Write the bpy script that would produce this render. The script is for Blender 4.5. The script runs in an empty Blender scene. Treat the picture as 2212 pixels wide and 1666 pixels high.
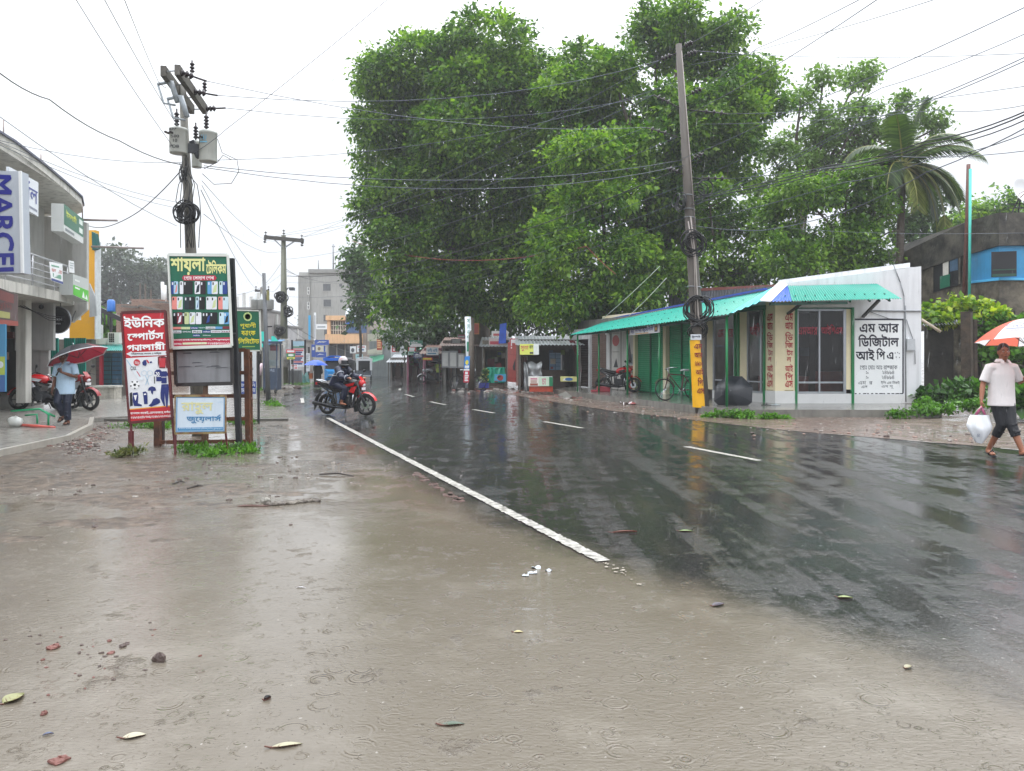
import bpy, bmesh, math, random
import numpy as np
from mathutils import Vector, Matrix, geometry
R = math.radians
SC = bpy.context.scene
COL = SC.collection
random.seed(7)
# ------------------------------------------------------------------ camera
CAMH = 1.55
cd = bpy.data.cameras.new('camera'); cam = bpy.data.objects.new('camera', cd); COL.objects.link(cam)
cam.location = (0, 0, CAMH); cam.rotation_euler = (R(90), 0, 0)
cd.sensor_width = 36; cd.lens = 27.05; cd.shift_y = -0.0274
cd.clip_start = 0.05; cd.clip_end = 3000
SC.camera = cam
# ------------------------------------------------------------------ sky, sun, exposure
wd = bpy.data.worlds.new('World'); SC.world = wd; wd.use_nodes = True
nt = wd.node_tree; nt.nodes.clear()
wout = nt.nodes.new('ShaderNodeOutputWorld'); wmix = nt.nodes.new('ShaderNodeMixShader')
sky = nt.nodes.new('ShaderNodeTexSky'); sky.sky_type = 'NISHITA'; sky.sun_disc = False
sky.sun_elevation = R(55); sky.sun_rotation = R(-40); sky.dust_density = 6; sky.air_density = 1.5
b1 = nt.nodes.new('ShaderNodeBackground'); b1.inputs['Strength'].default_value = 0.1
b2 = nt.nodes.new('ShaderNodeBackground'); b2.inputs['Strength'].default_value = 1.0
tc = nt.nodes.new('ShaderNodeTexCoord'); sx = nt.nodes.new('ShaderNodeSeparateXYZ'); rp = nt.nodes.new('ShaderNodeValToRGB')
nt.links.new(tc.outputs['Generated'], sx.inputs[0]); nt.links.new(sx.outputs['Z'], rp.inputs[0])
e = rp.color_ramp.elements; e[0].position = 0.0; e[0].color = (.53, .565, .615, 1); e[1].position = 1; e[1].color = (2.7, 2.8, 2.95, 1)
for p_, c_ in ((.09, (.575, .61, .665, 1)), (.2, (.655, .685, .73, 1)), (.42, (1.02, 1.045, 1.085, 1)), (.6, (1.45, 1.5, 1.56, 1))):
    n_ = e.new(p_); n_.color = c_
nt.links.new(sky.outputs[0], b1.inputs[0]); nt.links.new(rp.outputs[0], b2.inputs[0])
wmix.inputs[0].default_value = .92
nt.links.new(b1.outputs[0], wmix.inputs[1]); nt.links.new(b2.outputs[0], wmix.inputs[2]); nt.links.new(wmix.outputs[0], wout.inputs['Surface'])
sd = bpy.data.lights.new('sun', 'SUN'); sd.energy = .6; sd.angle = R(40); sd.color = (1, .97, .93)
so = bpy.data.objects.new('sun', sd); COL.objects.link(so); so.rotation_euler = (R(35), 0, R(140)); so.location = (0, 0, 50)
SC.view_settings.view_transform = 'Standard'; SC.view_settings.look = 'None'
SC.view_settings.exposure = 0.74; SC.view_settings.gamma = 1.0
SC.cycles.max_bounces = 8; SC.cycles.volume_bounces = 1; SC.cycles.transparent_max_bounces = 24
SC.cycles.caustics_reflective = False; SC.cycles.caustics_refractive = False; SC.cycles.sample_clamp_indirect = 8
# ------------------------------------------------------------------ pixel <-> place (2212-wide photo frame)
F = 1662.0
def W(u, v, Y): return Vector(((u - 1106) / F * Y, Y, CAMH - (v - 772) / F * Y))
def G(u, v, z=0.0): return W(u, v, (CAMH - z) * F / (v - 772))
# ------------------------------------------------------------------ materials
def hx(s):
    s = s.lstrip('#'); c = [int(s[i:i + 2], 16) / 255 for i in (0, 2, 4)]
    return tuple(x / 12.92 if x <= .04045 else ((x + .055) / 1.055) ** 2.4 for x in c)
MC = {}
def nd(t, typ, **kw):
    n = t.nodes.new(typ)
    for k, val in kw.items(): setattr(n, k, val)
    return n
def M(col, rough=.45, var=.18, scale=6.0, bump=0.0, metal=0.0, bscale=None, col2=None, spec=.5, stain=0.0, stretch=1.0, thr=.5):
    """wet painted / concrete / metal surface: base colour with procedural variation, dirt streaks and bump"""
    if isinstance(col, str): col = hx(col)
    if isinstance(col2, str): col2 = hx(col2)
    key = (col, rough, var, scale, bump, metal, bscale, col2, spec, stain, stretch, thr)
    if key in MC: return MC[key]
    m = bpy.data.materials.new('mat_%d' % len(MC)); m.use_nodes = True; t = m.node_tree
    b = t.nodes['Principled BSDF']; b.inputs['Roughness'].default_value = rough; b.inputs['Metallic'].default_value = metal
    b.inputs['Specular IOR Level'].default_value = spec
    co = nd(t, 'ShaderNodeTexCoord'); mp = nd(t, 'ShaderNodeMapping'); mp.inputs['Scale'].default_value = (1, 1, stretch)
    t.links.new(co.outputs['Object'], mp.inputs[0])
    if var or col2:
        n = nd(t, 'ShaderNodeTexNoise'); n.inputs['Scale'].default_value = scale; n.inputs['Detail'].default_value = 6; n.inputs['Roughness'].default_value = .65
        t.links.new(mp.outputs[0], n.inputs['Vector'])
        cr = nd(t, 'ShaderNodeValToRGB'); el = cr.color_ramp.elements
        a = col2 if col2 else tuple(c * (1 - var) for c in col); z = col if col2 else tuple(min(c * (1 + var), .95) for c in col)
        w = .22 if not col2 else .14
        el[0].position = max(0, thr - w); el[0].color = (*a, 1); el[1].position = min(1, thr + w); el[1].color = (*z, 1)
        t.links.new(n.outputs['Fac'], cr.inputs[0]); src = cr.outputs[0]
        if stain:
            n2 = nd(t, 'ShaderNodeTexNoise'); n2.inputs['Scale'].default_value = 3.0; n2.inputs['Detail'].default_value = 7
            mp2 = nd(t, 'ShaderNodeMapping'); mp2.inputs['Scale'].default_value = (2.5, 2.5, .25); t.links.new(co.outputs['Object'], mp2.inputs[0]); t.links.new(mp2.outputs[0], n2.inputs['Vector'])
            mr = nd(t, 'ShaderNodeMapRange'); mr.inputs[1].default_value = .48; mr.inputs[2].default_value = .72; mr.inputs[4].default_value = stain
            t.links.new(n2.outputs['Fac'], mr.inputs[0])
            mx = nd(t, 'ShaderNodeMix', data_type='RGBA'); t.links.new(mr.outputs[0], mx.inputs[0]); t.links.new(src, mx.inputs[6]); mx.inputs[7].default_value = (.045, .042, .035, 1)
            src = mx.outputs[2]
        t.links.new(src, b.inputs['Base Color'])
    else: b.inputs['Base Color'].default_value = (*col, 1)
    if bump:
        n3 = nd(t, 'ShaderNodeTexNoise'); n3.inputs['Scale'].default_value = bscale or scale * 4; n3.inputs['Detail'].default_value = 6
        t.links.new(mp.outputs[0], n3.inputs['Vector'])
        bp = nd(t, 'ShaderNodeBump'); bp.inputs['Strength'].default_value = bump; bp.inputs['Distance'].default_value = .02
        t.links.new(n3.outputs['Fac'], bp.inputs['Height']); t.links.new(bp.outputs[0], b.inputs['Normal'])
    MC[key] = m; return m
def P(col, rough=.4): return M(col, rough, .06, 5.0)          # print, paint, plastic
def glass_mat(tint=(.35, .4, .42), rough=.03):
    k = ('glass', tint, rough)
    if k in MC: return MC[k]
    m = bpy.data.materials.new('glass_%d' % len(MC)); m.use_nodes = True; t = m.node_tree; t.nodes.remove(t.nodes['Principled BSDF'])
    tr = nd(t, 'ShaderNodeBsdfTransparent'); tr.inputs[0].default_value = (*tint, 1); gl = nd(t, 'ShaderNodeBsdfGlossy'); gl.inputs['Roughness'].default_value = rough
    fr = nd(t, 'ShaderNodeFresnel'); fr.inputs[0].default_value = 1.5; mx = nd(t, 'ShaderNodeMixShader')
    t.links.new(fr.outputs[0], mx.inputs[0]); t.links.new(tr.outputs[0], mx.inputs[1]); t.links.new(gl.outputs[0], mx.inputs[2]); t.links.new(mx.outputs[0], t.nodes['Material Output'].inputs[0])
    MC[k] = m; return m
def cloth_tr(col, k=.45):
    m = M(col, .4, .06, 3, bump=.05, bscale=9 + k).copy(); t = m.node_tree; b = t.nodes['Principled BSDF']; ts = nd(t, 'ShaderNodeBsdfTranslucent'); ts.inputs[0].default_value = (*hx(col), 1); mx = nd(t, 'ShaderNodeMixShader'); mx.inputs[0].default_value = k
    t.links.new(b.outputs[0], mx.inputs[1]); t.links.new(ts.outputs[0], mx.inputs[2]); t.links.new(mx.outputs[0], t.nodes['Material Output'].inputs[0]); return m
def leaf_mat(c1, c2, c3, tr=.35, nscale=.35):
    m = bpy.data.materials.new('leaf'); m.use_nodes = True; t = m.node_tree; b = t.nodes['Principled BSDF']
    b.inputs['Roughness'].default_value = .4; b.inputs['Specular IOR Level'].default_value = .28
    geo = nd(t, 'ShaderNodeNewGeometry'); co = nd(t, 'ShaderNodeTexCoord'); n = nd(t, 'ShaderNodeTexNoise'); n.inputs['Scale'].default_value = nscale; n.inputs['Detail'].default_value = 4
    t.links.new(co.outputs['Object'], n.inputs['Vector'])
    ad = nd(t, 'ShaderNodeMath', operation='MULTIPLY_ADD'); ad.inputs[1].default_value = .42; t.links.new(geo.outputs['Random Per Island'], ad.inputs[0]); 
    sub = nd(t, 'ShaderNodeMath', operation='SUBTRACT'); sub.inputs[1].default_value = .19; t.links.new(n.outputs['Fac'], sub.inputs[0]); t.links.new(sub.outputs[0], ad.inputs[2])
    cr = nd(t, 'ShaderNodeValToRGB'); el = cr.color_ramp.elements
    el[0].position = .3; el[0].color = (*c1, 1); el[1].position = .72; el[1].color = (*c3, 1); q = el.new(.5); q.color = (*c2, 1)
    t.links.new(ad.outputs[0], cr.inputs[0]); t.links.new(cr.outputs[0], b.inputs['Base Color'])
    ts = nd(t, 'ShaderNodeBsdfTranslucent'); g = nd(t, 'ShaderNodeMix', data_type='RGBA', blend_type='MULTIPLY'); g.inputs[0].default_value = 1; g.inputs[7].default_value = (1.3, 1.5, .5, 1)
    t.links.new(cr.outputs[0], g.inputs[6]); t.links.new(g.outputs[2], ts.inputs[0])
    mx = nd(t, 'ShaderNodeMixShader'); mx.inputs[0].default_value = tr
    t.links.new(b.outputs[0], mx.inputs[1]); t.links.new(ts.outputs[0], mx.inputs[2]); t.links.new(mx.outputs[0], t.nodes['Material Output'].inputs[0])
    return m
# ------------------------------------------------------------------ objects
RM = {}
def tag(o, label, cat=None, group=None, kind=None):
    if label: o['label'] = label
    if cat: o['category'] = cat
    if group: o['group'] = group
    if kind: o['kind'] = kind
    return o
def thing(name, label, cat, loc=(0, 0, 0), rz=0.0, group=None, rot=None):
    o = bpy.data.objects.new(name, None); COL.objects.link(o); o.empty_display_size = .2
    o.location = loc; o.rotation_euler = rot if rot else (0, 0, rz)
    e_ = o.rotation_euler.to_matrix().to_4x4(); RM[o.name] = Matrix.Translation(Vector(loc)) @ e_
    return tag(o, label, cat, group)
def copy_tree(o, loc=None, rz=None, label=None, parent=None):
    c = o.copy(); COL.objects.link(c); c.parent = parent
    if loc is not None: c.location = loc
    if rz is not None: c.rotation_euler = (0, 0, rz)
    if label: c['label'] = label
    for ch in [x for x in bpy.data.objects if x.parent == o]: copy_tree(ch, parent=c)
    return c
class MB:
    def __init__(s): s.v = []; s.f = []; s.m = []; s.mi = 0; s.ch = []
    def add(s, vs, fs):
        o = len(s.v); s.ch.append((o, len(s.f))); s.v += [Vector(x) for x in vs]; s.f += [tuple(i + o for i in f) for f in fs]; s.m += [s.mi] * len(fs); return s
    def box(s, c, d, rz=0.0, mat=None):
        c = Vector(c); r = Matrix.Rotation(rz, 3, 'Z') if mat is None else mat
        vs = [c + r @ Vector((x * d[0] / 2, y * d[1] / 2, z * d[2] / 2)) for x in (-1, 1) for y in (-1, 1) for z in (-1, 1)]
        return s.add(vs, [(0, 1, 3, 2), (4, 6, 7, 5), (0, 4, 5, 1), (2, 3, 7, 6), (0, 2, 6, 4), (1, 5, 7, 3)])
    def b2(s, a, b):
        a = Vector(a); b = Vector(b); return s.box((a + b) / 2, b - a)
    def bar(s, p, q, w, h=None, up=(0, 0, 1)):
        p = Vector(p); q = Vector(q); d = (q - p); L = d.length
        if L < 1e-6: return s
        d /= L; up = Vector(up)
        if abs(d.dot(up)) > .98: up = Vector((0, 1, 0)) if abs(d.y) < .9 else Vector((1, 0, 0))
        sd_ = d.cross(up).normalized(); u_ = sd_.cross(d)
        mt = Matrix((sd_, d, u_)).transposed(); return s.box((p + q) / 2, (w, L, h or w), mat=mt)
    def tube(s, pts, r, n=8, side=None, cap=True, close=False):
        pts = [Vector(p) for p in pts]; k = len(pts)
        if not isinstance(r, (list, tuple)): r = [r] * k
        rings = []; prev = Vector(side) if side else None
        for i, p in enumerate(pts):
            t = (pts[(i + 1) % k] - pts[i - 1]) if close else (pts[min(i + 1, k - 1)] - pts[max(i - 1, 0)])
            t = t.normalized() if t.length > 1e-9 else Vector((0, 0, 1))
            a = prev if prev is not None else (Vector((1, 0, 0)) if abs(t.x) < .9 else Vector((0, 1, 0)))
            a = a - t * a.dot(t)
            if a.length < 1e-4: a = t.orthogonal()
            a.normalize(); b = t.cross(a)
            if side is None: prev = a
            ra, rb = r[i] if isinstance(r[i], (tuple, list)) else (r[i], r[i])
            rings.append([p + a * (ra * math.cos(6.28318 * j / n)) + b * (rb * math.sin(6.28318 * j / n)) for j in range(n)])
        vs = [x for rg in rings for x in rg]; fs = []
        for i in range(k if close else k - 1):
            i2 = (i + 1) % k
            for j in range(n): fs.append((i * n + j, i * n + (j + 1) % n, i2 * n + (j + 1) % n, i2 * n + j))
        if cap and not close: fs += [tuple(range(n - 1, -1, -1)), tuple((k - 1) * n + j for j in range(n))]
        return s.add(vs, fs)
    def lathe(s, prof, n=16, mt=None):
        mt = mt or Matrix.Identity(4)
        vs = [mt @ Vector((r_ * math.cos(6.28318 * j / n), r_ * math.sin(6.28318 * j / n), z)) for r_, z in prof for j in range(n)]
        fs = [(i * n + j, i * n + (j + 1) % n, (i + 1) * n + (j + 1) % n, (i + 1) * n + j) for i in range(len(prof) - 1) for j in range(n)]
        fs += [tuple(range(n - 1, -1, -1)), tuple((len(prof) - 1) * n + j for j in range(n))]
        return s.add(vs, fs)
    def ball(s, c, r, n=10, mt=None):
        if not isinstance(r, (tuple, list)): r = (r, r, r)
        c = Vector(c); vs = []; fs = []; k = max(5, n * 2 // 3)
        for i in range(k + 1):
            th = math.pi * i / k
            for j in range(n):
                p = Vector((r[0] * math.sin(th) * math.cos(6.28318 * j / n), r[1] * math.sin(th) * math.sin(6.28318 * j / n), r[2] * math.cos(th)))
                vs.append(c + (mt @ p if mt else p))
        for i in range(k):
            for j in range(n): fs.append((i * n + j, (i + 1) * n + j, (i + 1) * n + (j + 1) % n, i * n + (j + 1) % n))
        return s.add(vs, fs)
    def poly(s, pts): return s.add(pts, [tuple(range(len(pts)))])
    def slab(s, pts, d):
        pts = [Vector(p) for p in pts]; d = Vector(d); n = len(pts)
        return s.add(pts + [p + d for p in pts], [tuple(range(n)), tuple(range(2 * n - 1, n - 1, -1))] + [(i, i + n, (i + 1) % n + n, (i + 1) % n) for i in range(n)])
    def grid(s, fn, nu, nv):
        vs = [fn(i / nu, j / nv) for i in range(nu + 1) for j in range(nv + 1)]; k = nv + 1
        return s.add(vs, [(i * k + j, (i + 1) * k + j, (i + 1) * k + j + 1, i * k + j + 1) for i in range(nu) for j in range(nv)])
    def corr(s, a, b, c, d, n, amp, th=None):
        """corrugated sheet on the quad a-b (eave) c-d (ridge above b, a)"""
        a, b, c, d = map(Vector, (a, b, c, d)); nn = (b - a).cross(d - a).normalized()
        if nn.z < 0: nn = -nn
        k = n * 6
        return s.grid(lambda x, y: a.lerp(b, x).lerp(d.lerp(c, x), y) + nn * (amp * math.sin(x * n * 6.28318)), k, 1)
    def torus(s, c, R_, r, axis=(0, 1, 0), n=24, k=8):
        ax = Vector(axis).normalized(); a = ax.orthogonal().normalized(); b = ax.cross(a); c = Vector(c)
        return s.tube([c + a * (R_ * math.cos(6.28318 * i / n)) + b * (R_ * math.sin(6.28318 * i / n)) for i in range(n)], r, k, close=True, side=ax)
    def each(s, name, mats, parent=None, smooth=False, **k):
        out = []
        for i, (a, fa) in enumerate(s.ch):
            b, fb = s.ch[i + 1] if i + 1 < len(s.ch) else (len(s.v), len(s.f))
            m = MB(); m.v = s.v[a:b]; m.f = [tuple(j - a for j in f) for f in s.f[fa:fb]]; m.m = s.m[fa:fb]; out.append(m.build(name, mats, parent, smooth, **k))
        return out
    def build(s, name, mats, parent=None, smooth=False, local=False, mods=()):
        me = bpy.data.meshes.new(name)
        vs = s.v
        o = bpy.data.objects.new(name, me); COL.objects.link(o)
        if parent is not None:
            pm = RM.get(parent.name)
            if not local and pm is not None: inv = pm.inverted(); vs = [inv @ v for v in vs]
            o.parent = parent; RM[o.name] = pm
        elif not local and vs:
            xs = [v.x for v in vs]; ys = [v.y for v in vs]; zs = [v.z for v in vs]
            base = Vector(((min(xs) + max(xs)) / 2, (min(ys) + max(ys)) / 2, min(zs)))
            vs = [v - base for v in vs]; o.location = base; RM[o.name] = Matrix.Translation(base)
        me.from_pydata([tuple(v) for v in vs], [], s.f); 
        if not isinstance(mats, (list, tuple)): mats = [mats]
        for m in mats: me.materials.append(m)
        if len(mats) > 1: me.polygons.foreach_set('material_index', s.m)
        if smooth: me.polygons.foreach_set('use_smooth', [True] * len(me.polygons))
        me.update()
        for md in mods:
            if md[0] == 'remesh': x = o.modifiers.new('r', 'REMESH'); x.mode = 'VOXEL'; x.voxel_size = md[1]; x.use_smooth_shade = True
            if md[0] == 'smooth': x = o.modifiers.new('s', 'SMOOTH'); x.iterations = md[1]; x.factor = .5
            if md[0] == 'bevel': x = o.modifiers.new('b', 'BEVEL'); x.width = md[1]; x.segments = 2; x.limit_method = 'ANGLE'
        return o
def one(mb, name, label, cat, mats, group=None, smooth=False, kind=None, mods=()):
    return tag(mb.build(name, mats, None, smooth, mods=mods), label, cat, group, kind)
def struct(mb, name, mats, label, cat, smooth=False): return tag(mb.build(name, mats, None, smooth), label, cat, None, 'structure')
# ------------------------------------------------------------------ lettering (font outlines turned into flat faces)
GC = {}
def contours(st):
    if st in GC: return GC[st]
    c = bpy.data.curves.new('t', 'FONT'); c.body = st; c.fill_mode = 'NONE'; c.resolution_u = 3
    o = bpy.data.objects.new('t', c); me = o.to_mesh()
    adj = {}
    for ed in me.edges:
        a, b = ed.vertices; adj.setdefault(a, []).append(b); adj.setdefault(b, []).append(a)
    co = [v.co.to_2d() for v in me.vertices]; seen = set(); loops = []
    for a in adj:
        if a in seen: continue
        lp = [a]; seen.add(a); cur = a
        while True:
            nx = [x for x in adj[cur] if x not in seen]
            if not nx: break
            cur = nx[0]; seen.add(cur); lp.append(cur)
        L = [co[i] for i in sorted(lp)] if sorted(lp) == list(range(min(lp), max(lp) + 1)) else [co[i] for i in lp]
        if len(L) > 2: loops.append(L)
    o.to_mesh_clear(); bpy.data.objects.remove(o); bpy.data.curves.remove(c)
    GC[st] = loops; return loops
def area(L): return sum(L[i - 1].x * L[i].y - L[i].x * L[i - 1].y for i in range(len(L))) / 2
def inside(p, L):
    r = False
    for i in range(len(L)):
        a, b = L[i - 1], L[i]
        if (a.y > p.y) != (b.y > p.y) and p.x < (b.x - a.x) * (p.y - a.y) / (b.y - a.y) + a.x: r = not r
    return r
MARK = 'ৼৰৱৠ'   # reph, ya-phala, ra-phala, shrink-next-letter
def run(st):
    """a line of writing: list of (loops) with Bengali conjunct marks drawn as strokes"""
    out = []; x = 0.0; buf = ''; small = False
    def flush():
        nonlocal x, buf, small
        if buf.strip():
            Ls = contours(buf.strip()); x0 = min(p.x for L in Ls for p in L); x1 = max(p.x for L in Ls for p in L)
            k = .62 if small else 1.0
            x += .22 * (len(buf) - len(buf.lstrip()))
            out.append([[Vector((x + (p.x - x0) * k, .62 + (p.y - .62) * k)) for p in L] for L in Ls]); x += (x1 - x0) * k - .012
            x += .22 * (len(buf) - len(buf.rstrip()))
        buf = ''; small = False
    def stroke(pts, w): 
        for i in range(len(pts) - 1):
            a, b = Vector(pts[i]), Vector(pts[i + 1]); n = (b - a).normalized(); n = Vector((-n.y, n.x)) * w / 2; e_ = (b - a).normalized() * w * .3
            out.append([[a - e_ + n, b + e_ + n, b + e_ - n, a - e_ - n][::-1]])
    for ch in st:
        if ch == MARK[0]: flush(); stroke([(x - .34, .68), (x - .06, .88)], .085)
        elif ch == MARK[1]: flush(); stroke([(x + .02, .34), (x + .1, .14), (x + .27, .26)], .075); stroke([(x + .27, .62), (x + .27, -.02)], .075); stroke([(x - .05, .59), (x + .33, .59)], .07); x += .33
        elif ch == MARK[2]: flush(); stroke([(x - .4, -.02), (x - .2, .1), (x - .05, -.06)], .07)
        elif ch == MARK[3]: flush(); small = True; buf = ''; continue
        else:
            if buf.strip() and ch != ' ' and (ord(ch) < 256) != (ord(buf.strip()[-1]) < 256): flush()
            buf += ch
            if small: flush()
    flush(); return out
class Q:
    """a flat quad in the place: bl, br, tr, tl; (s,t) in 0..1"""
    def __init__(s, bl, br, tr, tl):
        s.c = [Vector(x) for x in (bl, br, tr, tl)]; s.n = (s.c[1] - s.c[0]).cross(s.c[3] - s.c[0]).normalized()
        s.w = (s.c[1] - s.c[0]).length; s.h = (s.c[3] - s.c[0]).length
    def pt(s, a, b, k=0.0): return s.c[0].lerp(s.c[1], a).lerp(s.c[3].lerp(s.c[2], a), b) + s.n * k
    def sub(s, a0, b0, a1, b1, k=0.0): return Q(s.pt(a0, b0, k), s.pt(a1, b0, k), s.pt(a1, b1, k), s.pt(a0, b1, k))
    def rect(s, mb, a0, b0, a1, b1, k=.003): return mb.poly([s.pt(a0, b0, k), s.pt(a1, b0, k), s.pt(a1, b1, k), s.pt(a0, b1, k)])
    def poly(s, mb, pts, k=.004):
        P_ = [Vector((a, b)) for a, b in pts]
        tri = geometry.tessellate_polygon([[Vector((a, b, 0)) for a, b in pts]])
        fs = []
        for t in tri:
            A = [P_[i] for i in t]; fs.append(t if area(A) > 0 else t[::-1])
        return mb.add([s.pt(a, b, k) for a, b in pts], fs)
    def ell(s, mb, a, b, ra, rb, k=.004, n=14): return mb.poly([s.pt(a + ra * math.cos(6.28318 * i / n), b + rb * math.sin(6.28318 * i / n), k) for i in range(n)])
    def line(s, mb, pts, w, k=.004):
        for (a, b), (c, d) in zip(pts[:-1], pts[1:]):
            p, q = s.pt(a, b, k), s.pt(c, d, k); t = (q - p).normalized(); m_ = s.n.cross(t) * w / 2
            mb.poly([p - m_, q - m_, q + m_, p + m_])
    def solid(s, mb, th): return mb.slab([s.pt(0, 0), s.pt(1, 0), s.pt(1, 1), s.pt(0, 1)], -s.n * th)
    def text(s, mb, st, a0, b0, a1, b1, k=.006, bold=.012):
        grp = run(st); al = [p for g in grp for L in g for p in L]
        if not al: return
        x0 = min(p.x for p in al); x1 = max(p.x for p in al); y0 = min(p.y for p in al); y1 = max(p.y for p in al); E_ = []
        for g in grp:
            sg = math.copysign(1, area(max(g, key=lambda L: abs(area(L)))))
            for L in g:
                K = len(L); nl = L
                if bold:
                    nl = []
                    for i in range(K):
                        d = L[(i + 1) % K] - L[i - 1]; d = d.normalized() if d.length > 1e-9 else Vector((0, 0)); nl.append(L[i] + Vector((d.y, -d.x)) * sg * bold)
                for i in range(K): E_.append((nl[i - 1].x, nl[i - 1].y, nl[i].x, nl[i].y, sg))
        E_ = np.array(E_); H_ = s.h * abs(b1 - b0) * F / max(2, s.c[0].y) * .46; n = int(min(44, max(8, H_ * 2.4)))
        def spans(y):
            m = (E_[:, 1] > y) != (E_[:, 3] > y); e = E_[m]
            if not len(e): return []
            xs = e[:, 0] + (y - e[:, 1]) * (e[:, 2] - e[:, 0]) / (e[:, 3] - e[:, 1]); w = np.where(e[:, 3] > e[:, 1], 1, -1) * e[:, 4]; o = np.argsort(xs); r = []; c = 0
            for i in o:
                c2 = c + w[i]
                if c == 0 and c2 != 0: st_ = xs[i]
                elif c != 0 and c2 == 0 and xs[i] - st_ > 1e-4: r.append((st_, xs[i]))
                c = c2
            return r
        X = lambda x: a0 + (x - x0) / (x1 - x0) * (a1 - a0); Yy = lambda y: b0 + (y - y0) / (y1 - y0) * (b1 - b0)
        ys = [y0 - bold + (y1 - y0 + 2 * bold) * (i + 1e-3) / n for i in range(n + 1)]; S_ = [spans(y) for y in ys]
        for i in range(n):
            A, B = S_[i], S_[i + 1]
            if len(A) != len(B) or any(p[1] < q[0] or q[1] < p[0] for p, q in zip(A, B)): A = B = spans((ys[i] + ys[i + 1]) / 2)
            for p, q in zip(A, B): mb.poly([s.pt(X(p[0]), Yy(ys[i]), k), s.pt(X(p[1]), Yy(ys[i]), k), s.pt(X(q[1]), Yy(ys[i + 1]), k), s.pt(X(q[0]), Yy(ys[i + 1]), k)])
def qf(bl, br, tr, tl, Y, Y2=None):
    Y2 = Y if Y2 is None else Y2
    return Q(W(*bl, Y), W(*br, Y2), W(*tr, Y2), W(*tl, Y))
def qr(u0, v0, u1, v1, Y, Y2=None): return qf((u0, v1), (u1, v1), (u1, v0), (u0, v0), Y, Y2)
# ================================================================== GROUND
def math_(t, op, a, b=None, c=None, clamp=False):
    n = nd(t, 'ShaderNodeMath', operation=op); n.use_clamp = clamp
    for i, x in enumerate((a, b, c)):
        if x is None: continue
        if isinstance(x, (int, float)): n.inputs[i].default_value = x
        else: t.links.new(x, n.inputs[i])
    return n.outputs[0]
def vmap(t, src, sc):
    m = nd(t, 'ShaderNodeMapping'); m.inputs['Scale'].default_value = sc; t.links.new(src, m.inputs[0]); return m.outputs[0]
def noise(t, vec, scale, detail=5, rough=.6):
    n = nd(t, 'ShaderNodeTexNoise'); n.inputs['Scale'].default_value = scale; n.inputs['Detail'].default_value = detail; n.inputs['Roughness'].default_value = rough
    t.links.new(vec, n.inputs['Vector']); return n.outputs['Fac']
def rng(t, src, a, b, c=0.0, d=1.0, smooth=True):
    n = nd(t, 'ShaderNodeMapRange'); n.interpolation_type = 'SMOOTHSTEP' if smooth else 'LINEAR'
    for i, x in zip((1, 2, 3, 4), (a, b, c, d)): n.inputs[i].default_value = x
    t.links.new(src, n.inputs[0]); return n.outputs[0]
def mixc(t, f, a, b):
    n = nd(t, 'ShaderNodeMix', data_type='RGBA')
    for i, x in ((0, f), (6, a), (7, b)):
        if isinstance(x, (int, float)): n.inputs[i].default_value = x
        elif isinstance(x, tuple): n.inputs[i].default_value = (*x, 1)
        else: t.links.new(x, n.inputs[i])
    return n.outputs[2]
def rings(t, vec, scale, k, amp):
    """rain drop rings spreading on standing water"""
    v = nd(t, 'ShaderNodeTexVoronoi', voronoi_dimensions='2D'); v.inputs['Scale'].default_value = scale; v.inputs['Randomness'].default_value = 1
    t.links.new(vec, v.inputs['Vector']); s = nd(t, 'ShaderNodeSeparateColor'); t.links.new(v.outputs['Color'], s.inputs[0])
    ph = math_(t, 'MULTIPLY', s.outputs[0], 6.28); d = v.outputs['Distance']
    w = math_(t, 'SINE', math_(t, 'SUBTRACT', math_(t, 'MULTIPLY', d, k), ph))
    R0 = math_(t, 'MULTIPLY', s.outputs[1], .5)                     # each ring has its own age
    en = math_(t, 'SUBTRACT', 1.0, math_(t, 'MULTIPLY', math_(t, 'ABSOLUTE', math_(t, 'SUBTRACT', d, R0)), 5.0), clamp=True)
    return math_(t, 'MULTIPLY', math_(t, 'MULTIPLY', math_(t, 'MULTIPLY', w, en), math_(t, 'POWER', s.outputs[2], 3.0)), amp * 2)
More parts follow.
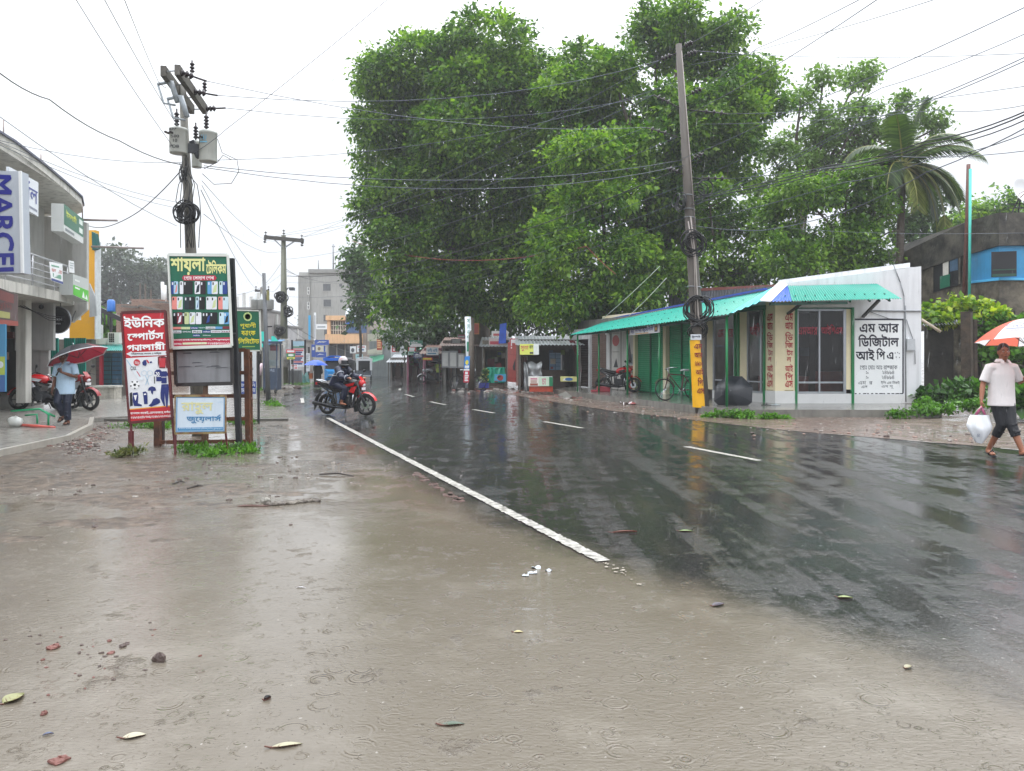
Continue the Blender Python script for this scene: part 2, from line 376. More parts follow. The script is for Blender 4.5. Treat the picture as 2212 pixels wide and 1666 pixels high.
def ground_mat(kind):
    m = bpy.data.materials.new(kind); m.use_nodes = True; t = m.node_tree; b = t.nodes['Principled BSDF']
    g = nd(t, 'ShaderNodeNewGeometry'); pos = g.outputs['Position']; sp = nd(t, 'ShaderNodeSeparateXYZ'); t.links.new(pos, sp.inputs[0]); X, Y = sp.outputs['X'], sp.outputs['Y']
    n1 = noise(t, pos, .35, 6); n2 = noise(t, pos, 2.2, 7, .7); n3 = noise(t, pos, 22, 6, .7); n4 = noise(t, pos, 90, 3)
    # water film
    wcol = mixc(t, n1, (.104, .086, .063), (.146, .127, .102))
    wave = math_(t, 'MULTIPLY', noise(t, vmap(t, pos, (1, 1.5, 1)), 13, 4, .6), .40)
    wave2 = math_(t, 'MULTIPLY', noise(t, vmap(t, pos, (1, 2.2, 1)), 30, 4), .50)
    big = math_(t, 'MULTIPLY', noise(t, pos, 2.0, 3), .7)
    calm = rng(t, n1, .36, .62, .35, 1.0)
    brk = rng(t, noise(t, pos, 6, 3), .42, .60)
    h = math_(t, 'ADD', math_(t, 'MULTIPLY', math_(t, 'ADD', rings(t, pos, 7.5, 36, .32), rings(t, pos, 17, 30, .26)), brk), math_(t, 'ADD', wave, wave2))
    h = math_(t, 'ADD', math_(t, 'MULTIPLY', math_(t, 'MULTIPLY', h, calm), rng(t, Y, 3.4, 8.0, 1.4, .30)), math_(t, 'MULTIPLY', big, .5))
    drops = rng(t, noise(t, pos, 38, 2), .68, .73, 0, .9); h = math_(t, 'ADD', h, drops)
    fmix = lambda f, p, q: (lambda n: ([t.links.new(x, n.inputs[i]) if not isinstance(x, (int, float)) else setattr(n.inputs[i], 'default_value', x) for i, x in ((0, f), (2, p), (3, q))], n.outputs[0])[1])(nd(t, 'ShaderNodeMix', data_type='FLOAT'))
    far = rng(t, Y, 6.2, 10.5); lf = rng(t, X, -7.4, -5.4, 1, 0)
    dd = math_(t, 'MULTIPLY', math_(t, 'ADD', math_(t, 'SUBTRACT', X, .71), math_(t, 'MULTIPLY', math_(t, 'SUBTRACT', Y, 5.75), .39)), .93)
    if kind == 'dirt':
        mud = rng(t, math_(t, 'ADD', math_(t, 'MULTIPLY', n1, .5), math_(t, 'MULTIPLY', n2, .6)), .42, .56)
        mcol = mixc(t, n3, mixc(t, n2, (.075, .048, .037), (.135, .095, .076)), (.20, .15, .125))
    else:
        mud = math_(t, 'ADD', rng(t, math_(t, 'ADD', math_(t, 'MULTIPLY', n1, .7), math_(t, 'MULTIPLY', n2, .5)), .56, .70), lf, clamp=True)
        mud = math_(t, 'MULTIPLY', mud, math_(t, 'MAXIMUM', far, math_(t, 'MULTIPLY', rng(t, n2, .60, .68), .5)), clamp=True)
        mcol = mixc(t, n3, mixc(t, n2, (.045, .038, .030), (.085, .071, .058)), (.15, .128, .106))
        silt = noise(t, pos, .9, 7, .72); wcol = mixc(t, rng(t, silt, .48, .70, 0, .55), wcol, (.20, .178, .148)); wcol = mixc(t, rng(t, noise(t, pos, 27, 3), .68, .74, 0, .45), wcol, (.42, .40, .37))
        red = math_(t, 'MULTIPLY', rng(t, math_(t, 'ADD', dd, math_(t, 'MULTIPLY', n2, .8)), -1.3, .2), rng(t, n2, .35, .6), clamp=True)
        wcol = mixc(t, math_(t, 'MULTIPLY', math_(t, 'MULTIPLY', red, rng(t, Y, 6, 9)), .45), wcol, (.22, .13, .095))
    col = mixc(t, mud, wcol, mcol); hh = fmix(mud, h, math_(t, 'ADD', math_(t, 'MULTIPLY', n3, 1.6), math_(t, 'MULTIPLY', n2, 3.6))); ro = fmix(mud, .022, rng(t, n2, .36, .62, .04, .30))
    if kind == 'asphalt':
        # wet asphalt; the muddy sheet of water laps over it beside and beyond the end of the edge line
        off = math_(t, 'ADD', math_(t, 'MULTIPLY', math_(t, 'SUBTRACT', n2, .5), .9), math_(t, 'MULTIPLY', math_(t, 'SUBTRACT', n3, .5), .35))
        cut = rng(t, Y, 2.9, 7.8, .70, -.40)
        lap = math_(t, 'MULTIPLY', rng(t, math_(t, 'SUBTRACT', math_(t, 'ADD', dd, off), cut), -.34, .48, 1, 0), rng(t, Y, 19, 24, 1, 0))
        lap = math_(t, 'MAXIMUM', lap, math_(t, 'MULTIPLY', rng(t, math_(t, 'ADD', Y, math_(t, 'MULTIPLY', math_(t, 'SUBTRACT', n1, .5), 3.0)), 2.3, 4.6, 1, 0), .95))
        mr = nd(t, 'ShaderNodeMapping'); mr.vector_type = 'POINT'; mr.inputs['Rotation'].default_value = (0, 0, R(-21.3)); mr.inputs['Scale'].default_value = (1, .05, 1); t.links.new(pos, mr.inputs[0])
        trk = noise(t, mr.outputs[0], 2.4, 5, .6); n5 = noise(t, pos, 55, 4, .75); n6 = noise(t, pos, 140, 2)
        ac = mixc(t, n2, (.010, .0105, .0115), (.023, .023, .023)); ac = mixc(t, rng(t, n5, .54, .66, 0, .9), ac, (.085, .082, .076)); ac = mixc(t, rng(t, n6, .64, .70, 0, .8), ac, (.15, .145, .135))
        ac = mixc(t, rng(t, math_(t, 'ADD', math_(t, 'MULTIPLY', n1, .6), math_(t, 'MULTIPLY', trk, .5)), .56, .68, 0, .5), ac, (.05, .044, .035))
        ac = mixc(t, rng(t, noise(t, pos, 26, 3, .7), .66, .74, 0, .75), ac, (.34, .33, .31))
        film = rng(t, math_(t, 'ADD', math_(t, 'MULTIPLY', n2, .5), math_(t, 'MULTIPLY', trk, .6)), .40, .58)       # standing film against bare rough stone
        ah = math_(t, 'ADD', math_(t, 'MULTIPLY', math_(t, 'ADD', math_(t, 'MULTIPLY', n5, 2.0), math_(t, 'MULTIPLY', n6, .5)), math_(t, 'SUBTRACT', 1.06, film)), math_(t, 'ADD', math_(t, 'MULTIPLY', n2, .16), math_(t, 'MULTIPLY', h, .085)))
        ar = rng(t, film, 0, 1, .14, .03); col = mixc(t, lap, ac, col); hh = fmix(lap, ah, hh); ro = fmix(lap, ar, ro)
    bp = nd(t, 'ShaderNodeBump'); bp.inputs['Strength'].default_value = 1.0; bp.inputs['Distance'].default_value = .0062
    t.links.new(hh, bp.inputs['Height']); t.links.new(bp.outputs[0], b.inputs['Normal']); t.links.new(col, b.inputs['Base Color']); t.links.new(ro, b.inputs['Roughness'])
    b.inputs['IOR'].default_value = 1.48 if kind != 'asphalt' else 1.44
    return m
SHOULDER = ground_mat('shoulder'); ASPH = ground_mat('asphalt'); DIRT = ground_mat('dirt')
mb = MB()
xs = [-690, -200, -60, -30, -15, 0, 15, 30, 60, 200, 690]; ys = [-690, -100, -20, 0, 6, 12, 20, 30, 45, 70, 150, 690]
mb.add([(x, y, 0) for x in xs for y in ys], [(i * 12 + j, (i + 1) * 12 + j, (i + 1) * 12 + j + 1, i * 12 + j + 1) for i in range(10) for j in range(11)])
struct(mb, 'ground', SHOULDER, 'flooded muddy ground with rain rings across the whole place', 'ground')
# low banks of mud standing out of the water
from mathutils import noise as mn
def mudh(x, y):
    d = (x - .71 + .39 * (y - 5.75)) * .93; near = max(0, min(1, (8.5 - y) / 4)); b = .004 + .030 * near + .022 * max(0, min(1, (d + 2.6) / 2.2)) - .006 * max(0, min(1, (-4.2 - d) / 2)) + .03 * max(0, 4.2 - y)
    f = lambda sx, sy, o, k: mn.fractal(Vector((x * sx, y * sy, k)), 1.0, 2.0, o)
    return .026 * f(.42, .8, 4, 3.1) + .016 * f(1.5, 2.6, 4, 7.7) + .010 * abs(f(5, 7, 3, 1.3)) - b
mb = MB(); gv = {}; st = .06; x = -9.6; cells = []
nx, ny = int(10.6 / st), int(16.5 / st); H_ = {(i, j): mudh(-9.6 + i * st, 3.4 + j * st) for i in range(nx + 1) for j in range(ny + 1)}
for i in range(nx):
    for j in range(ny):
        q = [(i, j), (i + 1, j), (i + 1, j + 1), (i, j + 1)]; xx, yy = -9.6 + i * st, 3.4 + j * st
        if max(H_[k] for k in q) < -.004 or xx < -8.2 - max(0, (yy - 14) * .42) or xx > .71 - .39 * (yy - 5.75) - .5: continue
        cells.append(q)
        for k in q:
            if k not in gv: gv[k] = len(gv)
mb.add([Vector((-9.6 + i * st, 3.4 + j * st, min(H_[(i, j)], .035))) for i, j in gv], [tuple(gv[k] for k in q) for q in cells])
struct(mb, 'mud_bank', M('#6a5c4e', .2, .3, 7, bump=.9, bscale=45, col2='#3c342c', spec=.5), 'low wet banks of brown mud breaking through the muddy water', 'mud', smooth=True)
# road: left edge line, centre and right edge as (X, Y) runs
def seg(pl, y):
    for (x0, y0), (x1, y1) in zip(pl[:-1], pl[1:]):
        if y <= y1 or (x1, y1) == pl[-1]: return x0 + (x1 - x0) * (y - y0) / (y1 - y0)
LEFT = [(4.6, -6.0), (.71, 5.75), (-1.9, 12.4), (-4.7, 19.6), (-6.9, 25.4), (-9.2, 33.5), (-10.4, 42), (-10.9, 60), (-10.2, 90), (-5, 160)]
CENT = [(10.6, -6.0), (3.68, 11.45), (2.99, 13.28), (1.53, 16.7), (-.53, 21.3), (-2.6, 26.0), (-4.9, 33.5), (-6.1, 42), (-6.8, 60), (-6.2, 90), (-1.5, 160)]
RIGHT = [(19.0, -6.0), (13.5, 7.0), (8.25, 13.0), (5.83, 16.3), (3.0, 21.8), (1.2, 27.0), (-.7, 34), (-2.0, 42), (-2.8, 60), (-2.2, 90), (2.5, 160)]
ysr = [-6, -2, 1, 3, 5, 7, 9, 12, 15, 18, 21, 24, 27, 30, 34, 38, 42, 50, 60, 75, 90, 120, 160]
mb = MB()
vs = [];
for y in ysr:
    a, b = seg(LEFT, y) - (1.3 if y < 19 else .55), seg(RIGHT, y) + .3
    vs += [Vector((a - .3, y, -.0015))] + [Vector((a + (b - a) * i / 6, y, .012 if i else .003)) for i in range(7)]
mb.add(vs, [(i * 8 + j, i * 8 + j + 1, (i + 1) * 8 + j + 1, (i + 1) * 8 + j) for i in range(len(ysr) - 1) for j in range(7)])
struct(mb, 'road', ASPH, 'wet black asphalt road curving away past the shops', 'road')
PAINT = M('#cfccc4', .35, .10, 15, bump=.35, bscale=60, col2='#57544f', thr=.50)
def line_strip(pl, y0, y1, w, step, name, label, wear=0.0, z=.018, side=1, skip=0.0):
    mb = MB(); y = y0; rr = random.Random(3)
    while y < y1:
        yn = min(y + step, y1)
        if rr.random() >= skip:
            p, q = Vector((seg(pl, y), y, z)), Vector((seg(pl, yn), yn, z)); n = Vector(((q - p).y, -(q - p).x, 0)).normalized()
            j = lambda: rr.uniform(-wear, wear)
            mb.poly([p - n * (w / 2 + j()), p + n * (w / 2 + j()), q + n * (w / 2 + j()), q - n * (w / 2 + j())])
        y = yn
    return struct(mb, name, PAINT, label, 'road line')
line_strip(LEFT, 5.8, 19.5, .112, .05, 'edge_line', 'white painted edge line beside the muddy shoulder', .011)
line_strip(LEFT, 26, 29, .12, 1, 'edge_line', 'short far stretch of white edge line behind the motorcycle', .01)
mb = MB(); rr = random.Random(5)
for i in range(26):                                              # flaked remains of the edge line
    y = 5.76 - abs(rr.gauss(0, .22)); x = seg(LEFT, y) - .02 + rr.gauss(0, .028); r_ = rr.uniform(.005, .017)
    mb.poly([Vector((x + r_ * rr.uniform(.6, 1.3) * math.cos(a), y + r_ * rr.uniform(.6, 1.3) * math.sin(a), .0182 + i * 2e-5)) for a in (0, 1.1, 2.2, 3.3, 4.3, 5.3)])
struct(mb, 'line_flakes', M('#a39c8f', .3, .3, 30), 'broken flakes where the white edge line ends in muddy water', 'road line')
for k, (a, b) in enumerate(((11.45, 13.25), (16.7, 18.4), (21.2, 22.7), (25.0, 26.7), (30, 32), (36, 38))):
    line_strip(CENT, a, b, .12, .3, 'centre_dash', ['white centre dash nearest the camera on the wet road', 'second white centre dash along the wet road', 'third white centre dash along the wet road', 'fourth white centre dash along the wet road', 'fifth white centre dash far along the road', 'sixth white centre dash far along the road'][k], .008)
line_strip(RIGHT, 8.8, 17.5, .065, .42, 'edge_line', 'thin broken white edge line beside the red dirt verge', .012, skip=.45)
# dirt verge between the road and the shop plinth
mb = MB(); V = []
vy = [2, 6, 9, 12, 14, 16, 18, 20, 22, 25, 28, 31, 35, 42, 60]
inner = [30, 30, 30, 30, 30, 30, 30, 30, 12, 9, 8, 8, 7, 6, 4]
for y, xi in zip(vy, inner):
    xo = seg(RIGHT, y) - .05 + .12 * math.sin(y * 2.3)
    V += [Vector((xo, y, .016)), Vector((xo + .5, y, .03)), Vector((xi, y, .03))]
mb.add(V, [(i * 3 + j, i * 3 + j + 1, i * 3 + j + 4, i * 3 + j + 3) for i in range(len(vy) - 1) for j in range(2)])
struct(mb, 'dirt_verge', DIRT, 'wet reddish dirt verge between the road and the shops', 'verge')
# raised concrete pavement in front of the shops at the left
CONC = M('#8d8a84', .22, .25, 3.0, bump=.3, bscale=30, stain=.5)
pav = [(-8.05, 12.1), (-8.25, 14.2), (-9.15, 16.6), (-10.15, 18.5), (-9.8, 18.9), (-9.2, 19.6), (-10.0, 24), (-11.5, 32), (-22, 32), (-22, 6), (-7.4, 6), (-7.7, 9.5)]
mb = MB(); mb.slab([(x, y, .09) for x, y in pav][::-1], (0, 0, -.3)); struct(mb, 'pavement', CONC, 'low wet concrete pavement before the two-storey shops', 'pavement')
mb = MB(); K = [(-7.35, 6), (-7.7, 9.5), (-8.05, 12.1), (-8.25, 14.2), (-9.15, 16.6), (-10.15, 18.5)]
for p, q in zip(K[:-1], K[1:]): mb.bar((p[0] + .05, p[1], .05), (q[0] + .05, q[1], .05), .09, .13)
struct(mb, 'kerb', M('#a6a29a', .3, .25, 5), 'pale concrete kerb round the pavement edge', 'kerb')
mb = MB()
for p, q in zip([(-9.9, 18.75), (-7.6, 18.7), (-6.4, 18.75)], [(-7.6, 18.7), (-6.4, 18.75), (-5.5, 18.9)]): mb.bar((*p, .025), (*q, .025), .16, .06)
struct(mb, 'kerb', M('#5c5a55', .3, .25, 5), 'dark low kerb running behind the signboards', 'kerb')
# plinth (veranda) of the green shop row
PL = [(1.75, 32.2), (2.5, 29.3), (5.02, 21.35), (5.75, 19.62), (10.9, 19.5), (11.15, 20.6), (11.3, 24), (9, 40), (4, 40), (2.4, 34)]
mb = MB(); mb.slab([(x, y, .22) for x, y in PL][::-1], (0, 0, -.4))
struct(mb, 'plinth', M('#77756f', .16, .25, 2.5, bump=.25, bscale=25, stain=.45), 'wet grey concrete plinth carrying the green roofed shops', 'plinth')
# ------------------------------------------------------------------ plants
def leaf_mesh(cent, nrm_bias, size, seed, droop=.5, asp=.62, jit=.35):
    """kite shaped leaves, one per centre (n x 3), tips hanging outward and down"""
    rg = np.random.default_rng(seed); n = len(cent)
    tip = nrm_bias * .8 + rg.normal(0, .55, (n, 3)); tip[:, 2] -= droop; tip /= np.linalg.norm(tip, axis=1, keepdims=True) + 1e-9
    up = rg.normal(0, .5, (n, 3)); up[:, 2] += 1.0; sd_ = np.cross(tip, up); sd_ /= np.linalg.norm(sd_, axis=1, keepdims=True) + 1e-9
    L = size * (1 + jit * rg.normal(0, 1, (n, 1))).clip(.45, 1.8); w = L * asp * .5
    nn = np.cross(sd_, tip) * L * .12
    v = np.empty((n, 4, 3)); v[:, 0] = cent; v[:, 1] = cent + tip * L * .42 + sd_ * w + nn; v[:, 2] = cent + tip * L; v[:, 3] = cent + tip * L * .42 - sd_ * w + nn
    return v.reshape(-1, 3)
def np_obj(name, v, mat, parent, nper=4):
    me = bpy.data.meshes.new(name); n = len(v) // nper
    pm = RM.get(parent.name) if parent is not None else None
    if pm is not None: v = v - np.array(pm.translation)
    me.vertices.add(len(v)); me.vertices.foreach_set('co', v.astype(np.float32).ravel())
    me.loops.add(n * nper); me.loops.foreach_set('vertex_index', np.arange(n * nper, dtype=np.int32))
    me.polygons.add(n); me.polygons.foreach_set('loop_start', np.arange(0, n * nper, nper, dtype=np.int32))
    me.update(calc_edges=True); me.validate(); me.materials.append(mat); o = bpy.data.objects.new(name, me); COL.objects.link(o)
    if parent is not None: o.parent = parent; RM[o.name] = pm
    return o
def crown_points(lobes, dens, clump, per, seed, shell=.55, sub=9, subr=.42):
    """lobes: (centre, radii). Sub-lobes sit on each lobe's skin; leaf clumps sit on the sub-lobes."""
    rg = np.random.default_rng(seed); C = []; N = []
    for c, r in lobes:
        c = np.array(c); r = np.array(r)
        d = rg.normal(0, 1, (sub, 3)); d /= np.linalg.norm(d, axis=1, keepdims=True)
        cc = [(c, r * .72)] + [(c + d_ * r * rg.uniform(.5, .85), r * subr * rg.uniform(.6, 1.25)) for d_ in d]
        for c2, r2 in cc:
            k = max(3, int(dens * (r2[0] * r2[2] + r2[0] * r2[1] + r2[1] * r2[2])))
            dd = rg.normal(0, 1, (k, 3)); dd[:, 2] = dd[:, 2] * .9 + .12; dd /= np.linalg.norm(dd, axis=1, keepdims=True)
            rad = shell + (1 - shell) * rg.random((k, 1)) ** .6
            cl = c2 + dd * r2 * rad; out = dd / r2; out /= np.linalg.norm(out, axis=1, keepdims=True)
            o = rg.normal(0, 1, (k, per, 3)) * clump * np.array([1, 1, .62]); C.append((cl[:, None, :] + o).reshape(-1, 3)); N.append(np.repeat(out, per, axis=0))
    return np.concatenate(C), np.concatenate(N)
BARK = M('#4a4036', .6, .3, 5, bump=.8, bscale=14)
def tree(name, label, base, lobes, mat, size, dens, clump, per, seed, trunk_r=.4, group=None, branches=True, bark=BARK, droop=.5, sub=9, shell=.55, subr=.42, fork=None):
    t = thing(name, label, 'tree', base, group=group); base = Vector(base)
    c, n = crown_points(lobes, dens, clump, per, seed, shell, sub, subr)
    keep = c[:, 2] > base.z + .3; c = c[keep]; n = n[keep]
    np_obj('crown', leaf_mesh(c, n, size, seed + 1, droop), mat, t)
    mb = MB(); rr = random.Random(seed); top = sum((Vector(l[0]) for l in lobes), Vector()) / len(lobes)
    fk = Vector(fork) if fork else base.lerp(top, .35)
    mb.tube([base - Vector((0, 0, .2)), base.lerp(fk, .1), base.lerp(fk, .5) + Vector((rr.uniform(-.2, .2), 0, 0)), fk], [trunk_r * 1.5, trunk_r * 1.1, trunk_r * .95, trunk_r * .85], 10)
    for lc, lr in lobes:
        lc = Vector(lc); m_ = fk.lerp(lc, .5) + Vector((rr.uniform(-.5, .5), rr.uniform(-.5, .5), rr.uniform(-.2, .8))) * min(1, lr[0])
        mb.tube([fk - Vector((0, 0, .3)), fk.lerp(m_, .6), m_, lc], [trunk_r * .5, trunk_r * .36, trunk_r * .24, trunk_r * .1], 6)
        if branches:
            for k in range(4):
                d = Vector((rr.gauss(0, 1), rr.gauss(0, 1), rr.gauss(.2, .8))).normalized(); q = m_.lerp(lc, rr.uniform(.2, 1))
                mb.tube([q, q + Vector((d.x * lr[0], d.y * lr[1], d.z * lr[2])) * .45 + Vector((0, 0, .1)), q + Vector((d.x * lr[0], d.y * lr[1], d.z * lr[2])) * .85], [trunk_r * .13, trunk_r * .09, trunk_r * .03], 5)
    mb.build('trunk', bark, t, True)
    return t
def plobe(u, v, ru, rv, Y, dy=0.0, dep=None):
    k = (Y + dy) / F
    return (W(u, v, Y + dy), (ru * k, (dep or min(ru, rv) * k * 1.0), rv * k))
G1, G2, G3 = (.026, .068, .012), (.074, .165, .024), (.210, .335, .045)
LEAF = leaf_mat(G1, G2, G3, .42, .5); LEAFL = leaf_mat((.040, .105, .014), (.110, .225, .026), (.27, .41, .05), .42)
LEAFD = leaf_mat((.024, .05, .02), (.048, .1, .032), (.09, .17, .045), .3)
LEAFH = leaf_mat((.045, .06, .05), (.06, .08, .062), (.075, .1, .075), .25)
# great tree behind the shops (in front part), its lighter companion and the trees around
A = [(900, 150, 118, 105), (1050, 95, 125, 105), (850, 270, 82, 95), (1000, 290, 150, 130), (865, 420, 90, 95), (1075, 440, 130, 120), (850, 545, 72, 75), (960, 540, 110, 100),
     (900, 645, 120, 62), (1040, 625, 110, 80), (1130, 180, 75, 125), (1110, 560, 70, 110), (815, 180, 42, 55), (800, 360, 38, 60), (1150, 320, 60, 90), (958, 405, 75, 75)]
tree('banyan_tree', 'huge dark green tree tallest in the street rising over the stalls', (-1.6, 46, 0), [plobe(u, v, a * 1.0, b * .98, 44, random.uniform(-2.5, 2.0)) for u, v, a, b in A], LEAF, .235, 11, .30, 24, 11, .62, fork=(-2.2, 46, 6.5))
B = [(1265, 200, 85, 95), (1420, 95, 75, 85), (1545, 110, 85, 80), (1640, 205, 72, 95), (1360, 250, 105, 100), (1500, 255, 105, 100), (1255, 360, 95, 75), (1395, 420, 100, 90), (1590, 340, 85, 90), (1320, 150, 55, 60), (1475, 40, 45, 50), (1475, 380, 70, 80), (1210, 230, 60, 90), (1215, 400, 70, 90), (1440, 510, 80, 70), (1500, 480, 60, 70), (1420, 590, 70, 60), (1200, 520, 70, 80), (1590, 240, 80, 80)]
tree('leafy_tree', 'tall spreading tree rising behind the tallest leaning concrete pole', (7.5, 41, 0), [plobe(u, v, a * 1.0, b * .98, 39, random.uniform(-2, 3)) for u, v, a, b in B], LEAF, .225, 11, .28, 24, 22, .5, fork=(7.6, 41, 6.5))
Bl = [(1250, 335, 105, 48), (1365, 310, 70, 60), (1300, 430, 110, 70), (1210, 540, 75, 70), (1330, 560, 100, 80), (1235, 650, 70, 62), (1370, 640, 60, 50), (1300, 645, 80, 55), (1165, 640, 40, 60)]
tree('leafy_tree', 'lighter yellow-green tree hanging low over the stalls and the green awning end', (4.2, 36, 0), [plobe(u, v, a, b, 34.5, random.uniform(-.8, 1.2)) for u, v, a, b in Bl], LEAFL, .21, 11.5, .25, 24, 33, .32, fork=(4.3, 36, 5.0))
Cc = [(1665, 330, 40, 45), (1730, 215, 50, 38), (1780, 165, 34, 30), (1850, 175, 40, 30), (1885, 160, 26, 26), (1810, 250, 60, 40), (1740, 300, 60, 42), (1690, 400, 55, 40), (1870, 235, 36, 32), (1905, 285, 34, 26), (1995, 250, 42, 26), (2025, 275, 22, 25), (1900, 340, 50, 30), (1650, 420, 50, 45), (1775, 345, 40, 30), (1950, 225, 20, 24), (1835, 325, 60, 48), (1720, 350, 60, 50), (1860, 280, 52, 40), (1780, 285, 50, 45), (1930, 360, 50, 40)]
tree('open_crowned_tree', 'pale open-crowned tree with bare dark limbs above the bushy trees', (16.0, 44, 0), [plobe(u, v, a * .9, b * .9, 42, random.uniform(-1, 1)) for u, v, a, b in Cc], leaf_mat((.075, .13, .04), (.13, .22, .06), (.21, .33, .10), .42), .21, 9.5, .24, 20, 44, .36, sub=7, subr=.40, fork=(16.2, 43, 10.0))
D = [(1740, 430, 75, 55), (1830, 400, 80, 52), (1890, 455, 55, 60), (1770, 520, 90, 65), (1860, 545, 75, 62), (1700, 560, 65, 50), (1800, 590, 110, 40), (1900, 590, 40, 45), (1690, 480, 40, 50)]
tree('bushy_tree', 'dense rounded green tree behind the white corner shop', (14.5, 33, 0), [plobe(u, v, a * 1.05, b * 1.05, 31.5, random.uniform(-.8, .8)) for u, v, a, b in D], leaf_mat((.024, .062, .010), (.070, .158, .018), (.19, .32, .035), .34), .17, 17, .2, 22, 55, .3, fork=(14.6, 32.5, 3.6))
E_ = [(1560, 470, 60, 60), (1520, 560, 65, 60), (1620, 570, 70, 60), (1640, 490, 50, 55), (1470, 600, 50, 45), (1570, 600, 70, 45), (1530, 420, 45, 40)]
tree('bushy_tree', 'small leafy tree just behind the tallest pole and grey tin wall', (9.5, 37, 0), [plobe(u, v, a * 1.05, b * 1.05, 35, random.uniform(-.8, .8)) for u, v, a, b in E_], leaf_mat((.028, .068, .012), (.075, .16, .022), (.20, .33, .04), .35), .2, 11, .24, 20, 66, .28, sub=7, fork=(9.6, 36, 4.2))
H = [(772, 545, 26, 30), (765, 590, 28, 32), (800, 640, 45, 45), (790, 580, 30, 50), (775, 680, 34, 26)]
tree('street_tree', 'greyish tree in the haze beside the tall concrete building', (-12.6, 64, 0), [plobe(u, v, a, b, 62) for u, v, a, b in H], LEAFD, .36, 5, .4, 13, 77, .12, fork=(-12.7, 63.5, 6))
far = [(240, 575, 60, 42, 118), (310, 590, 60, 36, 122), (350, 600, 55, 36, 126), (265, 620, 70, 36, 120), (335, 640, 60, 32, 124), (225, 640, 40, 40, 121)]
for k, (grp_, bx, Yb) in enumerate(((far[0:1] + far[3:4] + far[5:6], 245, 118), (far[1:3] + far[4:5], 335, 124))):
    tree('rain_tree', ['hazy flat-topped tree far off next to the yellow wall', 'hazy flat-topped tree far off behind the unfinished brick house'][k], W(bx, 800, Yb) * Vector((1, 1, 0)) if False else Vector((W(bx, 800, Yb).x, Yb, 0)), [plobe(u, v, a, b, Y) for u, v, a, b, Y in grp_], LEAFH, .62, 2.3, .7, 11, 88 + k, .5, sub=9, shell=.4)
for k, (u, v, a, b, Y) in enumerate(((650, 735, 40, 28, 110), (590, 740, 45, 30, 105), (700, 700, 40, 30, 150))):
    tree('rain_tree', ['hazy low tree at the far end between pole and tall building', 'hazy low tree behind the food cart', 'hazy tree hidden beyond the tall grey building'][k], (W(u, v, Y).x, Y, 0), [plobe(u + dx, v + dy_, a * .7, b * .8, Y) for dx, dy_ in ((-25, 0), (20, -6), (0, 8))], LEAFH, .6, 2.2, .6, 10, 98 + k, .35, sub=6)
bk = [('leafy_tree', 'dark tree behind the satellite dish house', [(2110, 470, 40, 35), (2150, 450, 45, 40), (2080, 500, 40, 40), (2190, 470, 40, 45), (2030, 520, 50, 40)], 52, LEAFL, 121),
      ('leafy_tree', 'dark green tree behind the coconut palm trunk', [(1960, 470, 45, 60), (1990, 540, 60, 50), (1950, 400, 40, 50), (2010, 450, 35, 45)], 46, LEAFD, 122),
      ('leafy_tree', 'dark undergrowth tree behind the stalls row', [(1010, 700, 160, 55), (1180, 690, 120, 60), (1330, 690, 110, 55), (900, 720, 90, 40)], 52, LEAFD, 123)]
for nm, lb, ls, Y, mt, sdv in bk:
    tree(nm, lb, (W(ls[0][0], 700, Y).x, Y, 0), [plobe(u, v, a, b, Y) for u, v, a, b in ls], mt, .28, 7, .34, 18, sdv, .3, sub=7)
# coconut palm
PT = W(1950, 360, 33)
palm = thing('coconut_palm', 'coconut palm with long drooping fronds over the dark old house', 'tree', (PT.x - .1, 33, 0))
mb = MB(); pts = [Vector((PT.x - .25 + .25 * (i / 9) ** 1.5, 33, (PT.z) * i / 9)) for i in range(10)]; mb.tube(pts, [.24, .19, .175, .17, .165, .16, .155, .15, .15, .19], 10)
for i in range(34): 
    z = .4 + i * (PT.z - .8) / 34; mb.torus((PT.x - .25 + .25 * (z / PT.z) ** 1.5, 33, z), .165, .02, (0, 0, 1), 10, 4)
mb.build('trunk', M('#5b5148', .6, .3, 4, bump=.5), palm, True)
FROND = [leaf_mat((.026, .052, .017), (.048, .088, .026), (.09, .145, .038), .25, 1.2), leaf_mat((.08, .10, .02), (.14, .17, .035), (.22, .25, .05), .25, 1.2)]
RACH = M('#8a8a45', .4, .2, 4)
fr = [(-1.55, .9, 3.1, 0, .9), (-1.2, 1.3, 3.2, 0, 1.4), (-.5, 2.0, 3.2, 0, .9), (.3, 2.2, 3.0, 0, .5), (.9, 1.9, 3.0, 0, .7), (1.5, 1.5, 3.4, 0, .9), (2.6, 1.15, 3.5, 0, 1.3), (2.2, .35, 3.4, 0, 1.7), (1.25, .2, 3.5, 1, 2.9), (.25, -.4, 2.2, 1, 2.2), (-.3, .3, 2.4, 0, 2.8), (2.0, -.4, 3.4, 0, 2.6), (-1.8, .2, 2.8, 0, 2.0), (-.9, .1, 2.6, 0, 2.4), (1.0, .9, 3.3, 0, 2.2), (-1.9, 1.3, 2.6, 0, .9), (-2.2, .7, 3.2, 0, 1.6), (-1.4, .6, 3.4, 0, 1.9), (1.9, .9, 3.4, 0, 1.7), (.6, 1.4, 3.2, 0, 1.5), (-.8, 1.5, 3.0, 0, 1.6)]
rg = random.Random(9)
